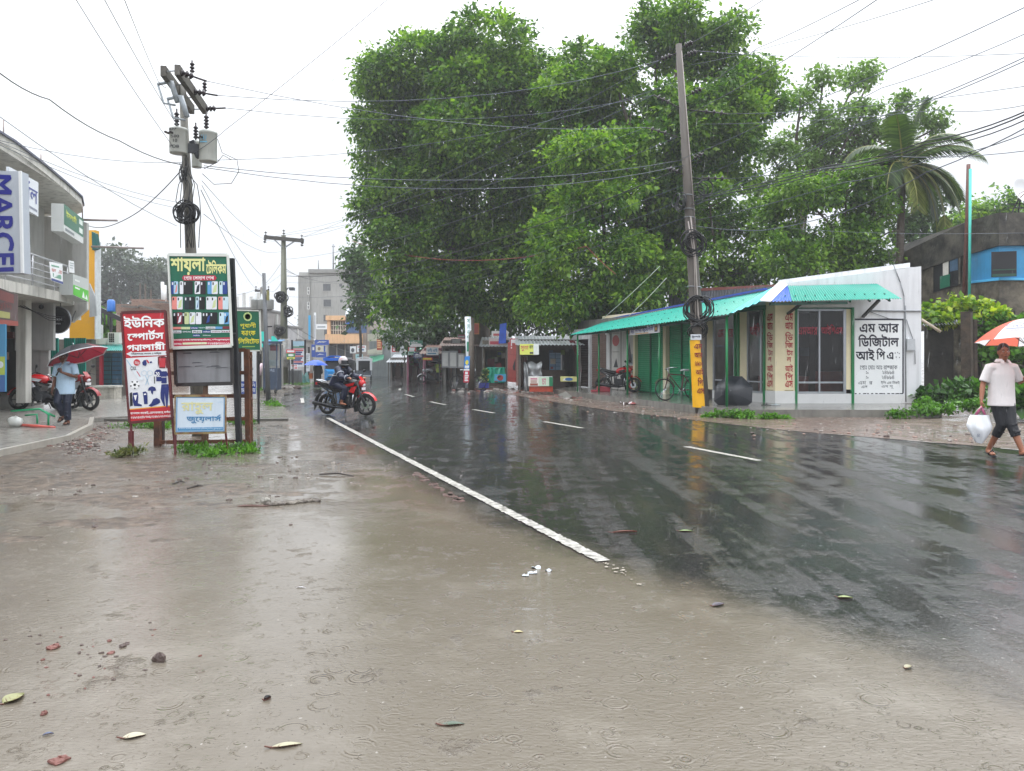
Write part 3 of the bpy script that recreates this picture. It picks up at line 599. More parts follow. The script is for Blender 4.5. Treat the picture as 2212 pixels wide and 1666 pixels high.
for dx, dz, L, mi, dr in fr:
    d = Vector((dx, rg.uniform(-1.2, .9), dz)).normalized(); p = Vector((PT.x, 33, PT.z)); pts = [p]; n = 20; st = L / n; vel = d.copy()
    for i in range(n):
        vel = (vel + Vector((0, 0, -dr * .055 - i * .004))).normalized(); pts.append(pts[-1] + vel * st)
    mb = MB(); mb.mi = 1; mb.tube(pts, [.045 * (1 - i / (n + 2)) + .006 for i in range(n + 1)], 5); mb.mi = 0
    for i in range(3 * n):
        q = i / (3 * n); 
        if q < .1: continue
        a = pts[int(q * n)].lerp(pts[min(n, int(q * n) + 1)], q * n - int(q * n)); t = (pts[min(n, int(q * n) + 1)] - pts[int(q * n)]).normalized()
        for sgn in (-1, 1):
            sd_ = t.cross(Vector((0, 0, 1))); sd_ = sd_.normalized() if sd_.length > .1 else Vector((1, 0, 0))
            ln = .92 * math.sin(math.pi * (.12 + .83 * q)) ** .6 * rg.uniform(.85, 1.1); dirn = (sd_ * sgn * .75 + t * .55 + Vector((0, 0, -.25))).normalized()
            mid = a + dirn * ln * .5; tip = a + dirn * ln + Vector((.06, 0, -.22 * ln)); w = t * .036
            mb.add([a - w, a + w, mid + w, mid - w, tip], [(0, 1, 2, 3), (3, 2, 4)])
    mb.build('frond', [FROND[mi], RACH], palm)
# ================================================================== CORNER SHOP AND GREEN ROOFED ROW
WHITE = M('#dfe0e3', .4, .06, 1.2, stain=.16); CREAM = M('#efe2bd', .4, .06, 3); TEAL = M('#349a8a', .26, .12, 1.2, spec=.5, stain=.10); TEALD = M('#159a83', .28, .08, 2)
GREENP = M('#0f7a45', .3, .12, 4); DKGREEN = M('#0c6a4c', .35, .12, 3); ALU = M('#a9acb2', .3, .08, 6, metal=.6); DARK = M('#14151a', .6, .2, 3); STEEL = M('#26262a', .4, .2, 6)
BROWN = M('#4a3c38', .45, .25, 4, stain=.3); REDINK = P('#b3202c'); INK = P('#1b1634'); BLUEINK = P('#23359b')
GLASS = glass_mat((.60, .64, .66)); ROOFBLUE = M('#3a66c0', .3, .08, 3); RIDGE = M('#e9edf2', .35, .05, 3); CONCD = M('#6d6a66', .4, .25, 3, bump=.3, stain=.6)
Cn = Vector((7.64, 22.3, 0)); dW = Vector((-.3457, .9383, 0)); nW = Vector((-.9383, -.3457, 0))
def fp(s, z, o=0.0): return Cn + dW * s + nW * o + Vector((0, 0, z))
def su(u): k = (u - 1106) / F; return (7.64 - 22.3 * k) / (.3457 + .9383 * k)
def f2box(mb, s0, s1, z0, z1, o0, o1): mb.slab([fp(s0, z0, o0), fp(s1, z0, o0), fp(s1, z0, o1), fp(s0, z0, o1)][::-1], (0, 0, z1 - z0))
def f2q(s_far, s_near, z0, z1, o=0.0): return Q(fp(s_far, z0, o), fp(s_near, z0, o), fp(s_near, z1, o), fp(s_far, z1, o))
Y1 = 22.3
def xu(u): return (u - 1106) / F * Y1
def zv(v, Y=Y1): return CAMH - (v - 772) / F * Y
def f1box(mb, u0, u1, z0, z1, y0=0.0, y1=.2): mb.b2((xu(u0), Y1 + y0, z0), (xu(u1), Y1 + y1, z1))
shop = thing('corner_shop', 'white single-storey corner shop with glass fronts and slanted parapet', 'shop', (9.5, 25, .22))
B0 = .22
mb = MB()                                                       # masonry
sl = lambda u: zv(613 + (u - 1683) / 307 * -38)
mb.slab([(xu(1845), Y1, B0), (xu(1990), Y1, B0), (xu(1990), Y1, sl(1990)), (xu(1683), Y1, sl(1683)), (xu(1683), Y1, 3.0), (xu(1845), Y1, 3.0)], (0, .22, 0))
mb.slab([(xu(1990), Y1 + .222, B0), (xu(1990), 33, B0), (xu(1990), 33, 3.9), (xu(1990), Y1 + .222, sl(1990))], (-.2, 0, 0))
f2box(mb, .12, su(1527), 2.95, 3.28, -.25, -.02)
mb.b2((xu(1700), Y1 + .23, 3.15), (xu(1988), 31, 3.28))
mb.build('wall', WHITE, shop); mb = MB(); mb.b2((xu(1700), 27.2, B0), (xu(1985) - .1, 27.4, 3.14)); f2box(mb, .3, 3.4, B0, 3.14, -4.4, -4.2); mb.build('inner_wall', M('#4c3a38', .6, .25, 1.5), shop)
mb = MB(); mb.slab([(xu(1690), Y1 + .24, zv(612)), (xu(1975), Y1 + .24, zv(575)), (xu(1975), Y1 + .24, zv(565)), (xu(1690), Y1 + .24, zv(603))], (0, .12, 0)); mb.build('parapet', M('#d5d8da', .45, .1, 3, stain=.25), shop)
mb = MB(); f1box(mb, 1716, 1843, B0, .50, -.03, .2); f1box(mb, 1843.5, 1991, B0, .47, -.025, -.001); f2box(mb, .35, su(1540), B0, .48, -.2, .03); mb.build('base', M('#dcdcdc', .25, .06, 3), shop)
mb = MB(); c0 = Vector((xu(1703), Y1 + .12, 0))                   # corner column, two faces
col_p = [fp(.42, 0, .02), fp(-.02, 0, .03), Vector((xu(1716), Y1 - .03, 0)), Vector((xu(1716), Y1 + .4, 0)), fp(.42, 0, -.35)]
mb.slab([p + Vector((0, 0, B0)) for p in col_p], (0, 0, 3.0)); mb.build('column', CREAM, shop)
mb = MB(); mb.slab([p + (p - Vector((7.8, 22.6, 0))).normalized() * .012 + Vector((0, 0, B0)) for p in col_p], (0, 0, .36)); mb.build('column_base', M('#e4e4e2', .25, .05, 3), shop)
qa = Q(Vector((xu(1691.5), Y1 - .034, .62)), Vector((xu(1715), Y1 - .034, .62)), Vector((xu(1715), Y1 - .034, 2.9)), Vector((xu(1691.5), Y1 - .034, 2.9)))
qb = Q(fp(.40, .62, .024), fp(.03, .62, .033), fp(.03, 2.9, .033), fp(.40, 2.9, .024))
for q in (qa, qb):
    mb = MB()
    for i, (tx, t0, t1) in enumerate((('এম', .875, .965), ('আর', .765, .855), ('িড', .625, .73), ('িজ', .53, .62), ('টা', .435, .51), ('ল', .355, .41), ('আই', .225, .325), ('িপ', .125, .215), ('এস', .03, .11))): q.text(mb, tx, .16 if i not in (5, 4) else .3, t0, .86 if i != 5 else .7, t1, .004, .02)
    mb.build('lettering', REDINK, shop)
mb = MB()
for q in (qa, qb):
    for b in (.0, -.035): q.line(mb, [(.1, b - .01), (.9, b - .01)], .02, .003)
mb.build('small_print', P('#9a8650'), shop)
# shop fronts: frames, panes, cream jambs, green posts
mb = MB()
for u0, u1 in ((1722, 1725), (1768.5, 1772), (1822, 1828)): f1box(mb, u0, u1, .50, 2.95, .0, .06)
for z0, z1 in ((.505, .56), (.80, .85), (2.9, 2.96)): f1box(mb, 1725.1, 1821.9, z0, z1, .005, .055)
for ua, ub in ((1618, 1613), (1646, 1643), (1671.5, 1669.5), (1543, 1540), (1587, 1585.5)): f2box(mb, su(ub) - .03, su(ub) + .05, .48, 2.95, -.08, -.01)
for z0, z1 in ((.485, .54), (.80, .84)): f2box(mb, .43, su(1614), z0, z1, -.07, -.02); f2box(mb, su(1587), su(1543), z0, z1, -.07, -.02)
mb.build('window_frame', ALU, shop)
for q in (Q((xu(1725), Y1 + .03, .56), (xu(1822), Y1 + .03, .56), (xu(1822), Y1 + .03, 2.93), (xu(1725), Y1 + .03, 2.93)), f2q(su(1615), .43, .54, 2.95, -.045), f2q(su(1542), su(1588), .54, 2.95, -.045)):
    mb = MB(); q.rect(mb, 0, 0, 1, 1, 0); mb.build('pane', GLASS, shop)
WLR = P('#a8384a'); mb = MB(); Q((xu(1722), Y1 + .01, 2.28), (xu(1768), Y1 + .01, 2.28), (xu(1768), Y1 + .01, 2.42), (xu(1722), Y1 + .01, 2.42)).text(mb, 'এমআর', .04, -.5, .95, 1.2, .004, .02)
mb.build('window_lettering', WLR, shop); mb = MB(); Q((xu(1772), Y1 + .01, 2.28), (xu(1822), Y1 + .01, 2.28), (xu(1822), Y1 + .01, 2.42), (xu(1772), Y1 + .01, 2.42)).text(mb, 'আইিপএস', .04, -.5, .97, 1.6, .004, .02)
mb.build('window_lettering', WLR, shop); mb = MB(); f2q(su(1618), .45, 2.2, 2.6, -.03).text(mb, 'আইিপএস', .02, 0, .98, .95, .004, .02); mb.build('window_lettering', WLR, shop); mb = MB(); f2q(su(1545), su(1586), 2.2, 2.5, -.03).text(mb, 'এম আর', .1, 0, .9, .9, .004, .02)
mb.build('window_lettering', WLR, shop)
mb = MB(); f1box(mb, 1828.2, 1838, .62, 2.95, .0, .08); f2box(mb, su(1612.5), su(1598), .5, 2.95, -.1, .0); f2box(mb, su(1539), su(1527), .5, 2.95, -.1, .0); mb.each('door_jamb', CREAM, shop)
mb = MB(); f1box(mb, 1716.3, 1721.5, B0, 3.0, -.05, .05); f1box(mb, 1838.2, 1844, B0, 3.0, -.04, .05); f2box(mb, .43, .50, B0, 3.0, .0, .06); f2box(mb, su(1597), su(1594), B0, 2.95, -.02, .04); f2box(mb, su(1590), su(1587), B0, 2.95, -.02, .04); mb.each('green_post', GREENP, shop)
mb = MB(); mb.b2((xu(1722), Y1 + .02, 2.96), (xu(1850), Y1 + .2, 3.15)); f2box(mb, .4, 3.4, 2.96, 3.1, -.02, .03); mb.build('lintel', DKGREEN, shop)
mb = MB(); mb.b2((8.0, 24.4, .22), (9.4, 25, .95)); mb.b2((9.9, 24.6, .22), (10.7, 25.1, 1.1)); mb.b2((8.3, 24.2, .96), (8.8, 24.6, 1.3)); mb.build('counter', M('#8e3b34', .4, .2, 4), shop)
mb = MB(); 
for i in range(7): mb.b2((7.6 + i * .5, 27.0, .6 + (i % 3) * .5), (7.95 + i * .5, 27.19, .9 + (i % 3) * .5))
mb.build('shelf_goods', M('#54565e', .5, .5, 2), shop)
sq = qf((1846.5, 851), (1952, 851), (1952, 688), (1846.5, 688), Y1 - .006)
mb = MB(); mb.mi = 0; sq.solid(mb, .004); mb.mi = 1
for r in ((0, .978, 1, 1.0), (.972, 0.01, 1.0, .978)): sq.rect(mb, *r, .002)
for i in range(12): sq.rect(mb, i / 12, 0, i / 12 + random.uniform(.03, .08), .012, .002)
px = lambda x, y: ((x - 865) / 485, 1 - (y - 605) / 745)
def ptext(q, mb, st, x0, y0, x1, y1, f, bold=.026, k=.003): a = f(x0, y1); b = f(x1, y0); q.text(mb, st, a[0], a[1], b[0], b[1], k, bold)
ptext(sq, mb, 'এম আর', 915, 652, 1300, 742, px); ptext(sq, mb, 'িডিজটাল', 900, 765, 1300, 882, px); ptext(sq, mb, 'আই', 875, 900, 1060, 1020, px); ptext(sq, mb, 'িপ', 1080, 900, 1165, 1010, px); ptext(sq, mb, 'এ', 1185, 940, 1245, 1005, px)
for a, b in ((1265, 945), (1290, 940), (1275, 985), (1305, 950), (1308, 990)): sq.ell(mb, *px(a, b), .008, .009)
mb.mi = 2; ptext(sq, mb, 'েপৱাঃ েমাঃ আঃ রাৠজজাক', 915, 1066, 1287, 1112, px, .008); ptext(sq, mb, '১', 975, 1125, 1000, 1152, px, .006); ptext(sq, mb, '২৪৯৯৪', 1135, 1120, 1255, 1154, px, .006); ptext(sq, mb, '১', 975, 1172, 1000, 1198, px, .006); ptext(sq, mb, '২৪৯৯৪', 1130, 1168, 1255, 1202, px, .006)
ptext(sq, mb, 'এম  র', 900, 1225, 1040, 1255, px, .004); ptext(sq, mb, 'ইিপ এম িনকট', 1125, 1220, 1310, 1254, px, .004); ptext(sq, mb, 'এল', 930, 1268, 990, 1292, px, .004); ptext(sq, mb, 'এস সূ', 1130, 1265, 1250, 1295, px, .004)
mb.build('painted_sign', [M('#eef0f1', .4, .04, 2), P('#15142a'), P('#4a4f58')], shop)
mb = MB()
for p, q, r in (((1873, 671), (1990, 672), .022), ((1956, 660), (1957, 868), .016), ((1930, 572), (1945, 610), .014), ((1945, 610), (1953, 640), .014), ((1953, 640), (1956, 700), .014), ((1958, 690), (1976, 745), .012), ((1976, 745), (1977, 786), .012), ((1873, 671), (1920, 688), .01), ((1920, 688), (1955, 689), .01)): mb.tube([W(*p, Y1 - .03), W(*q, Y1 - .03)], r, 6)
mb.build('conduit', M('#7f8286', .4, .2, 6), shop, True)
mb = MB(); mb.b2(W(1960, 757, Y1 - .1), W(1973, 732, Y1 - .002)); mb.build('meter_box', M('#b9bcc0', .4, .15, 10), shop)
mb = MB(); mb.bar(W(1864, 684, Y1 - .03), W(1899, 648, Y1 - 1.25), .07, .07); mb.bar(Vector((xu(1700), Y1 - .05, zv(678))), Vector((xu(1718), Y1 - 1.1, zv(648))), .06, .06); mb.each('bracket', STEEL, shop)
# corrugated awning over the glass fronts (two slopes meeting at a white hip)
aw = thing('awning', 'short teal corrugated awning with blue sheet end over the white shop front', 'awning', (9, 21.6, 2.9))
eL, eR, rR, rL = W(1665, 651, 20.6), W(1948, 645, 20.6), W(1895, 613, 22.24), W(1698, 617, 22.24)
mb = MB(); b0 = eL.lerp(eR, .16); r0 = rL.lerp(rR, .02); mb.corr(b0, eR, rR, r0, 42, .018); mb.build('roof_sheet', TEAL, aw, True)
mb = MB(); mb.corr(eL, b0 - Vector((.005, 0, 0)), r0 - Vector((.005, 0, 0)), rL, 6, .018); mb.build('blue_sheet', ROOFBLUE, aw, True)
mb = MB(); mb.slab([W(1642, 650, 20.4), W(1665, 652, 20.5), W(1701, 616, 22.2), W(1681, 612, 22.2)], (0, 0, .03)); mb.build('ridge_cap', RIDGE, aw)
mb = MB(); mb.bar(eL - Vector((0, -.1, .06)), W(1830, 648, 20.7) - Vector((0, 0, .07)), .05, .08); mb.bar(rL - Vector((0, .06, .1)), rR - Vector((0, .06, .1)), .05, .08)
for i in range(7): a = eL.lerp(eR, i / 6.6); b = rL.lerp(rR, i / 6.6); mb.bar(a - Vector((0, 0, .05)), b - Vector((0, .04, .06)), .04, .05)
mb.build('roof_frame', M('#17463a', .4, .2, 4), aw)
mb = MB()
for i in range(1, 12):
    for tt in (.28, .3): p = eL.lerp(eR, i / 12).lerp(rL.lerp(rR, i / 12), tt) + Vector((0, 0, .02)); mb.ball(p, .022, 6)
mb.build('roof_bolt', M('#2a6f66', .4), aw)
aw2 = thing('awning', 'long teal corrugated awning on thin green posts along the shutters', 'awning', (4, 27, .22))
posts = [(2.62, 30.7), (3.32, 29.4), (4.05, 27.0), (4.72, 24.6), (5.33, 23.0), (5.82, 20.85)]
e0, e1 = Vector((2.35, 31.0, 2.46)), Vector((5.75, 20.45, 2.70)); rr0, rr1 = Vector((4.15, 33.1, 3.14)), W(1655, 628, 22.6)
mb = MB(); mb.corr(e0, e1, rr1, rr0, 64, .016); mb.build('roof_sheet', TEAL, aw2, True)
mb = MB(); h0 = W(1652, 648, 20.7); mb.corr(e1 + Vector((.004, 0, 0)), h0, W(1676, 618, 22.3), rr1 + Vector((.004, 0, .002)), 5, .014); mb.build('blue_sheet', M('#45b9c0', .28, .08, 2), aw2, True)
for x, y in posts:
    mb = MB(); z1 = 2.5 + (30.7 - y) * .018; mb.tube([(x, y, .22), (x, y, z1)], .035, 8); mb.build('post', GREENP, aw2, True)
mb = MB()
for (x0, y0), (x1, y1) in zip(posts[:-1], posts[1:]): mb.bar((x0, y0, 2.46 + (30.7 - y0) * .018), (x1, y1, 2.46 + (30.7 - y1) * .018), .05, .07)
mb.bar(rr0 - Vector((.1, .05, .09)), rr1 - Vector((.1, .05, .09)), .05, .08)
for i in range(11): mb.bar(e0.lerp(e1, i / 10) - Vector((0, 0, .05)), rr0.lerp(rr1, i / 10) - Vector((0, 0, .06)), .04, .05)
mb.build('roof_frame', M('#17463a', .4, .2, 4), aw2)
mb = MB(); mb.bar(rr0 + Vector((-.02, -.02, .05)), rr1 + Vector((-.02, -.02, .05)), .12, .05); mb.build('ridge_cap', M('#2748a8', .4, .1, 3), aw2)
mb = MB()
for i in range(1, 24):
    for tt in (.2, .62): mb.ball(e0.lerp(e1, i / 24).lerp(rr0.lerp(rr1, i / 24), tt) + Vector((0, 0, .02)), .02, 6)
mb.build('roof_bolt', M('#1d6b62', .4), aw2)
# the row of shuttered shops behind it
row = thing('shutter_row', 'row of shuttered shops in green and brown beneath the teal awning', 'shops', (5, 28, .22))
S = {u: su(u) for u in (1527, 1490, 1442, 1440, 1434, 1433, 1374, 1369, 1318, 1310, 1275, 1273, 1244)}
mb = MB(); f2box(mb, 3.42, 14.0, 2.85, 3.2, -3.0, -.06); f2box(mb, 3.42, 3.6, B0, 2.85, -3, -.05); f2box(mb, 3.45, 14.0, B0, 2.85, -3.2, -3.0); f2box(mb, S[1318], S[1369], B0, 2.85, -.12, -.06); mb.build('wall', CONCD, row)
mb = MB(); f2box(mb, 5.9, 12.0, 3.205, 3.36, -1.2, -.5); mb.build('roof_beam', CREAM, row)
def shutter(name, sa, sb, z0, z1, mat, par, o=-.1):
    mb = MB(); n = int((z1 - z0) / .075); pr = []
    for i in range(n): z = z0 + (z1 - z0) * i / n; pr += [(z, .0), (z + .045, .022), (z + .06, .022)]
    pr.append((z1, 0)); vs = []
    for z, d in pr: vs += [fp(sa, z, o + d), fp(sb, z, o + d)]
    mb.add(vs, [(2 * i + 1, 2 * i, 2 * i + 2, 2 * i + 3) for i in range(len(pr) - 1)])
    mb.build(name, mat, par)
GSH = M('#22a070', .35, .1, 2, stain=.2); BSH = M('#6a5750', .45, .2, 3, stain=.3)
for a, b in ((1490 + 26, 1470), (1469, 1442), (1433, 1403), (1401.5, 1374)): shutter('shutter', su(b), su(a), B0 + .02, 2.86, GSH, row)
shutter('brown_shutter', su(1275), su(1310), B0 + .02, 2.7, BSH, row); shutter('brown_shutter', su(1246), su(1271), B0 + .02, 2.6, M('#3a302f', .45, .2, 3, stain=.3), row)
mb = MB()
for ua, ub in ((1469.8, 1468.2), (1402.8, 1401)): f2box(mb, su(ua), su(ub), B0, 2.86, -.11, -.04)
mb.each('shutter_rail', M('#0b5a3a', .35, .15, 4), row)
mb = MB()
for ua, ub in ((1440, 1434), (1373.5, 1369)): f2box(mb, su(ua), su(ub), B0, 2.9, -.3, .04)
mb.each('pillar', CREAM, row)
mb = MB()
for ua, ub in ((1318, 1310.5), (1275, 1271.5)): f2box(mb, su(ua), su(ub), B0, 2.75, -.3, .02)
f2box(mb, su(1310), su(1318), 2.5, 2.9, -.1, .06); f2box(mb, su(1246), su(1273), 2.35, 2.8, -.05, .25); mb.each('white_pillar', M('#c9cacc', .4, .1, 3, stain=.3), row)
pw = f2q(S[1318], S[1369], .25, 2.8, -.055)
mb = MB(); pw.rect(mb, 0, 0, 1, 1, 0); mb.mi = 1; pw.ell(mb, .2, .78, .15, .09); pw.rect(mb, .74, .02, .98, .38); mb.mi = 2; pw.poly(mb, [(.66, .42), (.9, .42), (.78, .75)]); pw.poly(mb, [(.1, .35), (.3, .35), (.22, .5)]); pw.poly(mb, [(.1, .1), (.3, .1), (.22, .24)]); mb.mi = 3; pw.rect(mb, .7, .40, .95, .56); mb.mi = 4; pw.rect(mb, .4, .15, .46, .98, .006)
for b in (.6, .3, .9): pw.line(mb, [(.05, b), (.35, b)], .03)
mb.build('poster_wall', [M('#c7c4c0', .45, .15, 2, stain=.3), P('#b0302c'), P('#2c2c32'), P('#7f8c96'), P('#8c8580')], row)
mb = MB(); mb.slab([fp(su(1243), 2.35, .3), fp(su(1262), 1.5, .3), fp(su(1271), .9, .32), fp(su(1268), 1.35, .32), fp(su(1255), 2.3, .3)], nW * .03); one(mb, 'cloth', 'dark red cloth hanging at the brown shutter end', 'cloth', M('#6a2228', .7, .2, 5))
js = Q(Vector((3.42, 28.9, 2.13)), Vector((4.70, 24.52, 2.17)), Vector((4.70, 24.52, 2.56)), Vector((3.42, 28.9, 2.49)))
js = qf((1354, 725), (1423, 718), (1423, 700), (1354, 708), 27.2, 24.5)
sg = thing('shop_sign', 'white jewellers signboard with blue writing hanging from the teal awning', 'sign', js.pt(.5, 0))
mb = MB(); js.solid(mb, .04); mb.mi = 1; js.text(mb, 'মা', .14, .2, .25, .9); js.text(mb, 'লৠকষী জুেয়লাসৼ', .29, .18, .84, .88, .006, .01); mb.mi = 2; js.rect(mb, .03, .12, .1, .88); js.rect(mb, .88, .12, .97, .88); mb.mi = 3; js.ell(mb, .925, .5, .025, .22, .006); js.ell(mb, .065, .5, .02, .25, .006); js.line(mb, [(.29, .1), (.7, .1)], .03); mb.build('board', [M('#e9e9ee', .4, .04, 3), BLUEINK, P('#3a2019'), P('#d8a54a')], sg)
# yellow sign wrapped on the leaning pole
ts = thing('tin_shed', 'dark grey tin wall with red-brown roof edge behind the awning', 'shed', (8, 34, 0))
q = qf((1444, 745), (1695, 725), (1695, 618), (1444, 630), 35, 30)
mb = MB(); mb.corr(q.c[0], q.c[1], q.c[2], q.c[3], 40, .02); mb.build('wall', M('#50545c', .45, .2, 2, stain=.25), ts, True)
mb = MB(); mb.bar(q.c[3] + Vector((0, -.05, .02)), q.c[2] + Vector((.2, -.05, .02)), .15, .12); mb.build('roof_edge', M('#74403c', .5, .2, 4), ts)
mb = MB(); mb.slab([q.c[3] + Vector((0, .03, 0)), q.c[2] + Vector((0, .03, 0)), q.c[2] + Vector((.5, 6, .5)), q.c[3] + Vector((.5, 6, .5))], (0, 0, .05)); mb.build('roof', M('#6a5048', .5, .2, 3), ts)
# ================================================================== OLD HOUSE AT THE RIGHT
oh = thing('old_house', 'old weathered concrete house with blue upper wall at the edge of the scene', 'house', (17, 30, 0))
WEATH = M('#57534a', .6, .3, 1.4, bump=.5, bscale=12, col2='#1a1917', stain=.4, thr=.52); WEATH2 = M('#756d5e', .55, .25, 2.0, bump=.4, col2='#38332c', stain=.45); BLUEW = M('#348cbc', .4, .15, 1.2, stain=.12)
YL, YM, YR = 33, 28, 26.6
ulv = [(1950, 33.0), (2095, 29.2), (2158, 27.6), (2330, 27.4)]
def band(va, vb, mat, name, th=.3, k0=0, k1=3, off=0.0, par=oh):
    mb = MB()
    for i in range(k0, k1):
        (u0, Ya), (u1, Yb) = ulv[i], ulv[i + 1]
        q = qf((u0, vb[i]), (u1, vb[i + 1]), (u1, va[i + 1]), (u0, va[i]), Ya + off, Yb + off); q.solid(mb, th)
    return mb.build(name, mat, par)
band([545, 476, 459, 458], [597, 548, 530, 528], WEATH, 'parapet', .35)
band([597, 548, 530, 528], [668, 608, 602, 602], BLUEW, 'blue_wall', .25, 1, 3, .12)
band([596, 549, 531, 528], [720, 700, 700, 700], WEATH2, 'side_wall', .25, 0, 1, .15)
band([607, 607, 600, 600], [613, 612, 605, 605], P('#52b8ea'), 'blue_ledge', .3, 1, 3, .0)
band([670, 612, 605, 605], [860, 850, 850, 850], WEATH2, 'lower_wall', .25, 1, 3, .1)
mb = MB(); 
for i in range(3): (u0, Ya), (u1, Yb) = ulv[i], ulv[i + 1]
mb.slab([W(1950, 545, 33.3), W(2095, 476, 29.5), W(2158, 459, 27.9), W(2330, 458, 27.7), W(2330, 458, 27.7) + Vector((0, 8, 0)), W(1950, 545, 33.3) + Vector((0, 8, 0))], (0, 0, -.2)); mb.build('roof', WEATH, oh)
q = qf((2141, 599), (2196, 597), (2196, 542), (2141, 544), 27.3)
mb = MB(); q.rect(mb, 0, 0, 1, 1, .004); mb.mi = 1; q.rect(mb, .03, .26, .97, .30, .03); q.rect(mb, .03, .02, .97, .12, .02); mb.build('window', [DARK, M('#1d4a3a', .4)], oh)
q = qf((2020, 630), (2076, 614), (2076, 550), (2020, 560), 31.2, 29.75)
mb = MB(); q.rect(mb, -.05, -.02, 1.02, 1.0, .03); mb.mi = 1; q.rect(mb, .36, .42, .58, 1, .06); mb.mi = 2; q.rect(mb, .27, .02, .66, .42, .09); mb.mi = 3; q.rect(mb, .62, .5, .92, .95, .05); mb.mi = 4; q.rect(mb, .96, 0, 1.03, 1, .06); q.rect(mb, -.1, 0, -.02, 1, .06); mb.build('window', [DARK, M('#d8d4cc', .5), M('#176a50', .4, .15, 4), M('#3e5a74', .5, .3, 4), WEATH2], oh)
mb = MB(); mb.tube([W(2096, 365, 28.6), W(2094, 655, 28.6)], .05, 8); one(mb, 'flag_pole', 'tall turquoise pole standing against the old house corner', 'pole', M('#4fc4b4', .35, .1, 4), smooth=True)
mb = MB(); mb.tube([W(2092, 355, 28.9), W(2089, 480, 28.9), W(2083, 640, 28.9)], [.07, .075, .085], 8); one(mb, 'pole', 'rusty iron pole beside the turquoise pole', 'pole', M('#5f3a30', .6, .3, 6), smooth=True)
sdish = thing('satellite_dish', 'white satellite dish on the old house roof', 'satellite dish', W(2205, 452, 29))
mt = Matrix.Translation(W(2205, 416, 29)) @ Matrix.Rotation(R(72), 4, 'X') @ Matrix.Rotation(R(14), 4, 'Y')
mb = MB(); mb.lathe([(.001, .0), (.14, .01), (.28, .05), (.42, .115), (.52, .18), (.53, .18), (.42, .10), (.28, .03), (.14, -.01), (.001, -.02)], 28, mt); mb.build('dish', M('#e4e6e8', .35, .05, 3), sdish, True)
mb = MB(); p = W(2200, 430, 29); mb.tube([p, p + Vector((-.05, -.45, .12)), p + Vector((-.03, -.5, .25))], .018, 6); mb.tube([p + Vector((-.1, 0, .0)), p + Vector((-.15, -.3, .15)), p + Vector((-.05, -.5, .22))], .01, 6); mb.build('feed_arm', M('#8a5a44', .5), sdish, True)
mb = MB(); b = W(2205, 452, 29)
for x in (-.4, -.1, .35): mb.bar(b + Vector((x, 0, -.25)), W(2205, 420, 29.1), .04)
mb.bar(b + Vector((-.5, 0, .05)), b + Vector((.5, 0, .05)), .04); mb.bar(b + Vector((-.5, 0, .2)), b + Vector((.5, 0, .2)), .04); mb.build('stand', STEEL, sdish)
# garden: vine covered shed, posts, fence
sh = thing('garden_shed', 'dark low shed with tin roof under the yellow-green vine', 'shed', W(2040, 850, 24.5) * Vector((1, 1, 0)))
q = qf((1996, 845), (2120, 845), (2120, 702), (1996, 702), 25.5, 24.5)
mb = MB(); q.solid(mb, .2); mb.build('wall', M('#39352e', .6, .4, 1.6, bump=.5, col2='#15130f', stain=.4), sh)
mb = MB(); q2 = qf((2062, 846), (2090, 846), (2090, 702), (2062, 702), 24.8, 24.7); q2.solid(mb, .12); mb.build('brick_pier', M('#7d7666', .6, .35, 3, bump=.6, col2='#2c2a22'), sh)
mb = MB(); mb.corr(W(1992, 703, 24.1), W(2085, 698, 24.1), W(2090, 690, 26.5), W(1996, 692, 26.5), 14, .025); mb.build('roof_sheet', M('#8c8f92', .4, .25, 3, stain=.5), sh, True)
mb = MB(); mb.tube([W(1990, 690, 23.6), W(2032, 717, 23.3)], .045, 7); mb.build('bamboo_pole', M('#a89a86', .5, .2, 4), sh, True)
mb = MB(); mb.tube([W(2090, 850, 23.2), W(2089, 760, 23.2), W(2088, 673, 23.2)], [.19, .185, .19], 4); mb.tube([W(2105, 848, 23.4), W(2104, 690, 23.4)], .10, 6); one(mb, 'gate_post', 'tall dark mossy timber post before the vine shed', 'post', M('#4a3d30', .7, .4, 3, bump=.8, col2='#231d17'))
fe = thing('wire_fence', 'dark iron bar fence overgrown with vine between post and house', 'fence', W(2160, 850, 24) * Vector((1, 1, 0)))
mb = MB()
for v in (695, 702, 780): mb.bar(W(2104, v, 24), W(2330, v, 24), .05)
for i in range(12): mb.bar(W(2120 + i * 18, 672, 24), W(2120 + i * 18, 845, 24), .025)
mb.build('bars', M('#2b2722', .6), fe)
VL = leaf_mat((.07, .15, .012), (.18, .30, .025), (.46, .52, .05), .35, .9); BUSH = leaf_mat((.02, .06, .012), (.045, .13, .018), (.09, .22, .035), .3, 1.5); WEED = leaf_mat((.035, .10, .012), (.075, .19, .022), (.13, .30, .04), .35, 1.5)
def foliage(name, label, cat, lobes, mat, size, dens, clump, per, seed, kind=None, group=None, droop=.25, asp=.8):
    c, n = crown_points(lobes, dens, clump, per, seed, .5, 6, .5); c[:, 2] = np.maximum(c[:, 2], .02); b = c.mean(0); b[2] = max(0, c[:, 2].min())
    t = bpy.data.objects.new('x', None); RM['x'] = Matrix.Translation(Vector(b)); v = leaf_mesh(c, n, size, seed, droop, asp)
    o = np_obj(name, v - b, mat, None); o.location = b; RM[o.name] = Matrix.Translation(Vector(b)); bpy.data.objects.remove(t); RM.pop('x')
    return tag(o, label, cat, group, kind)
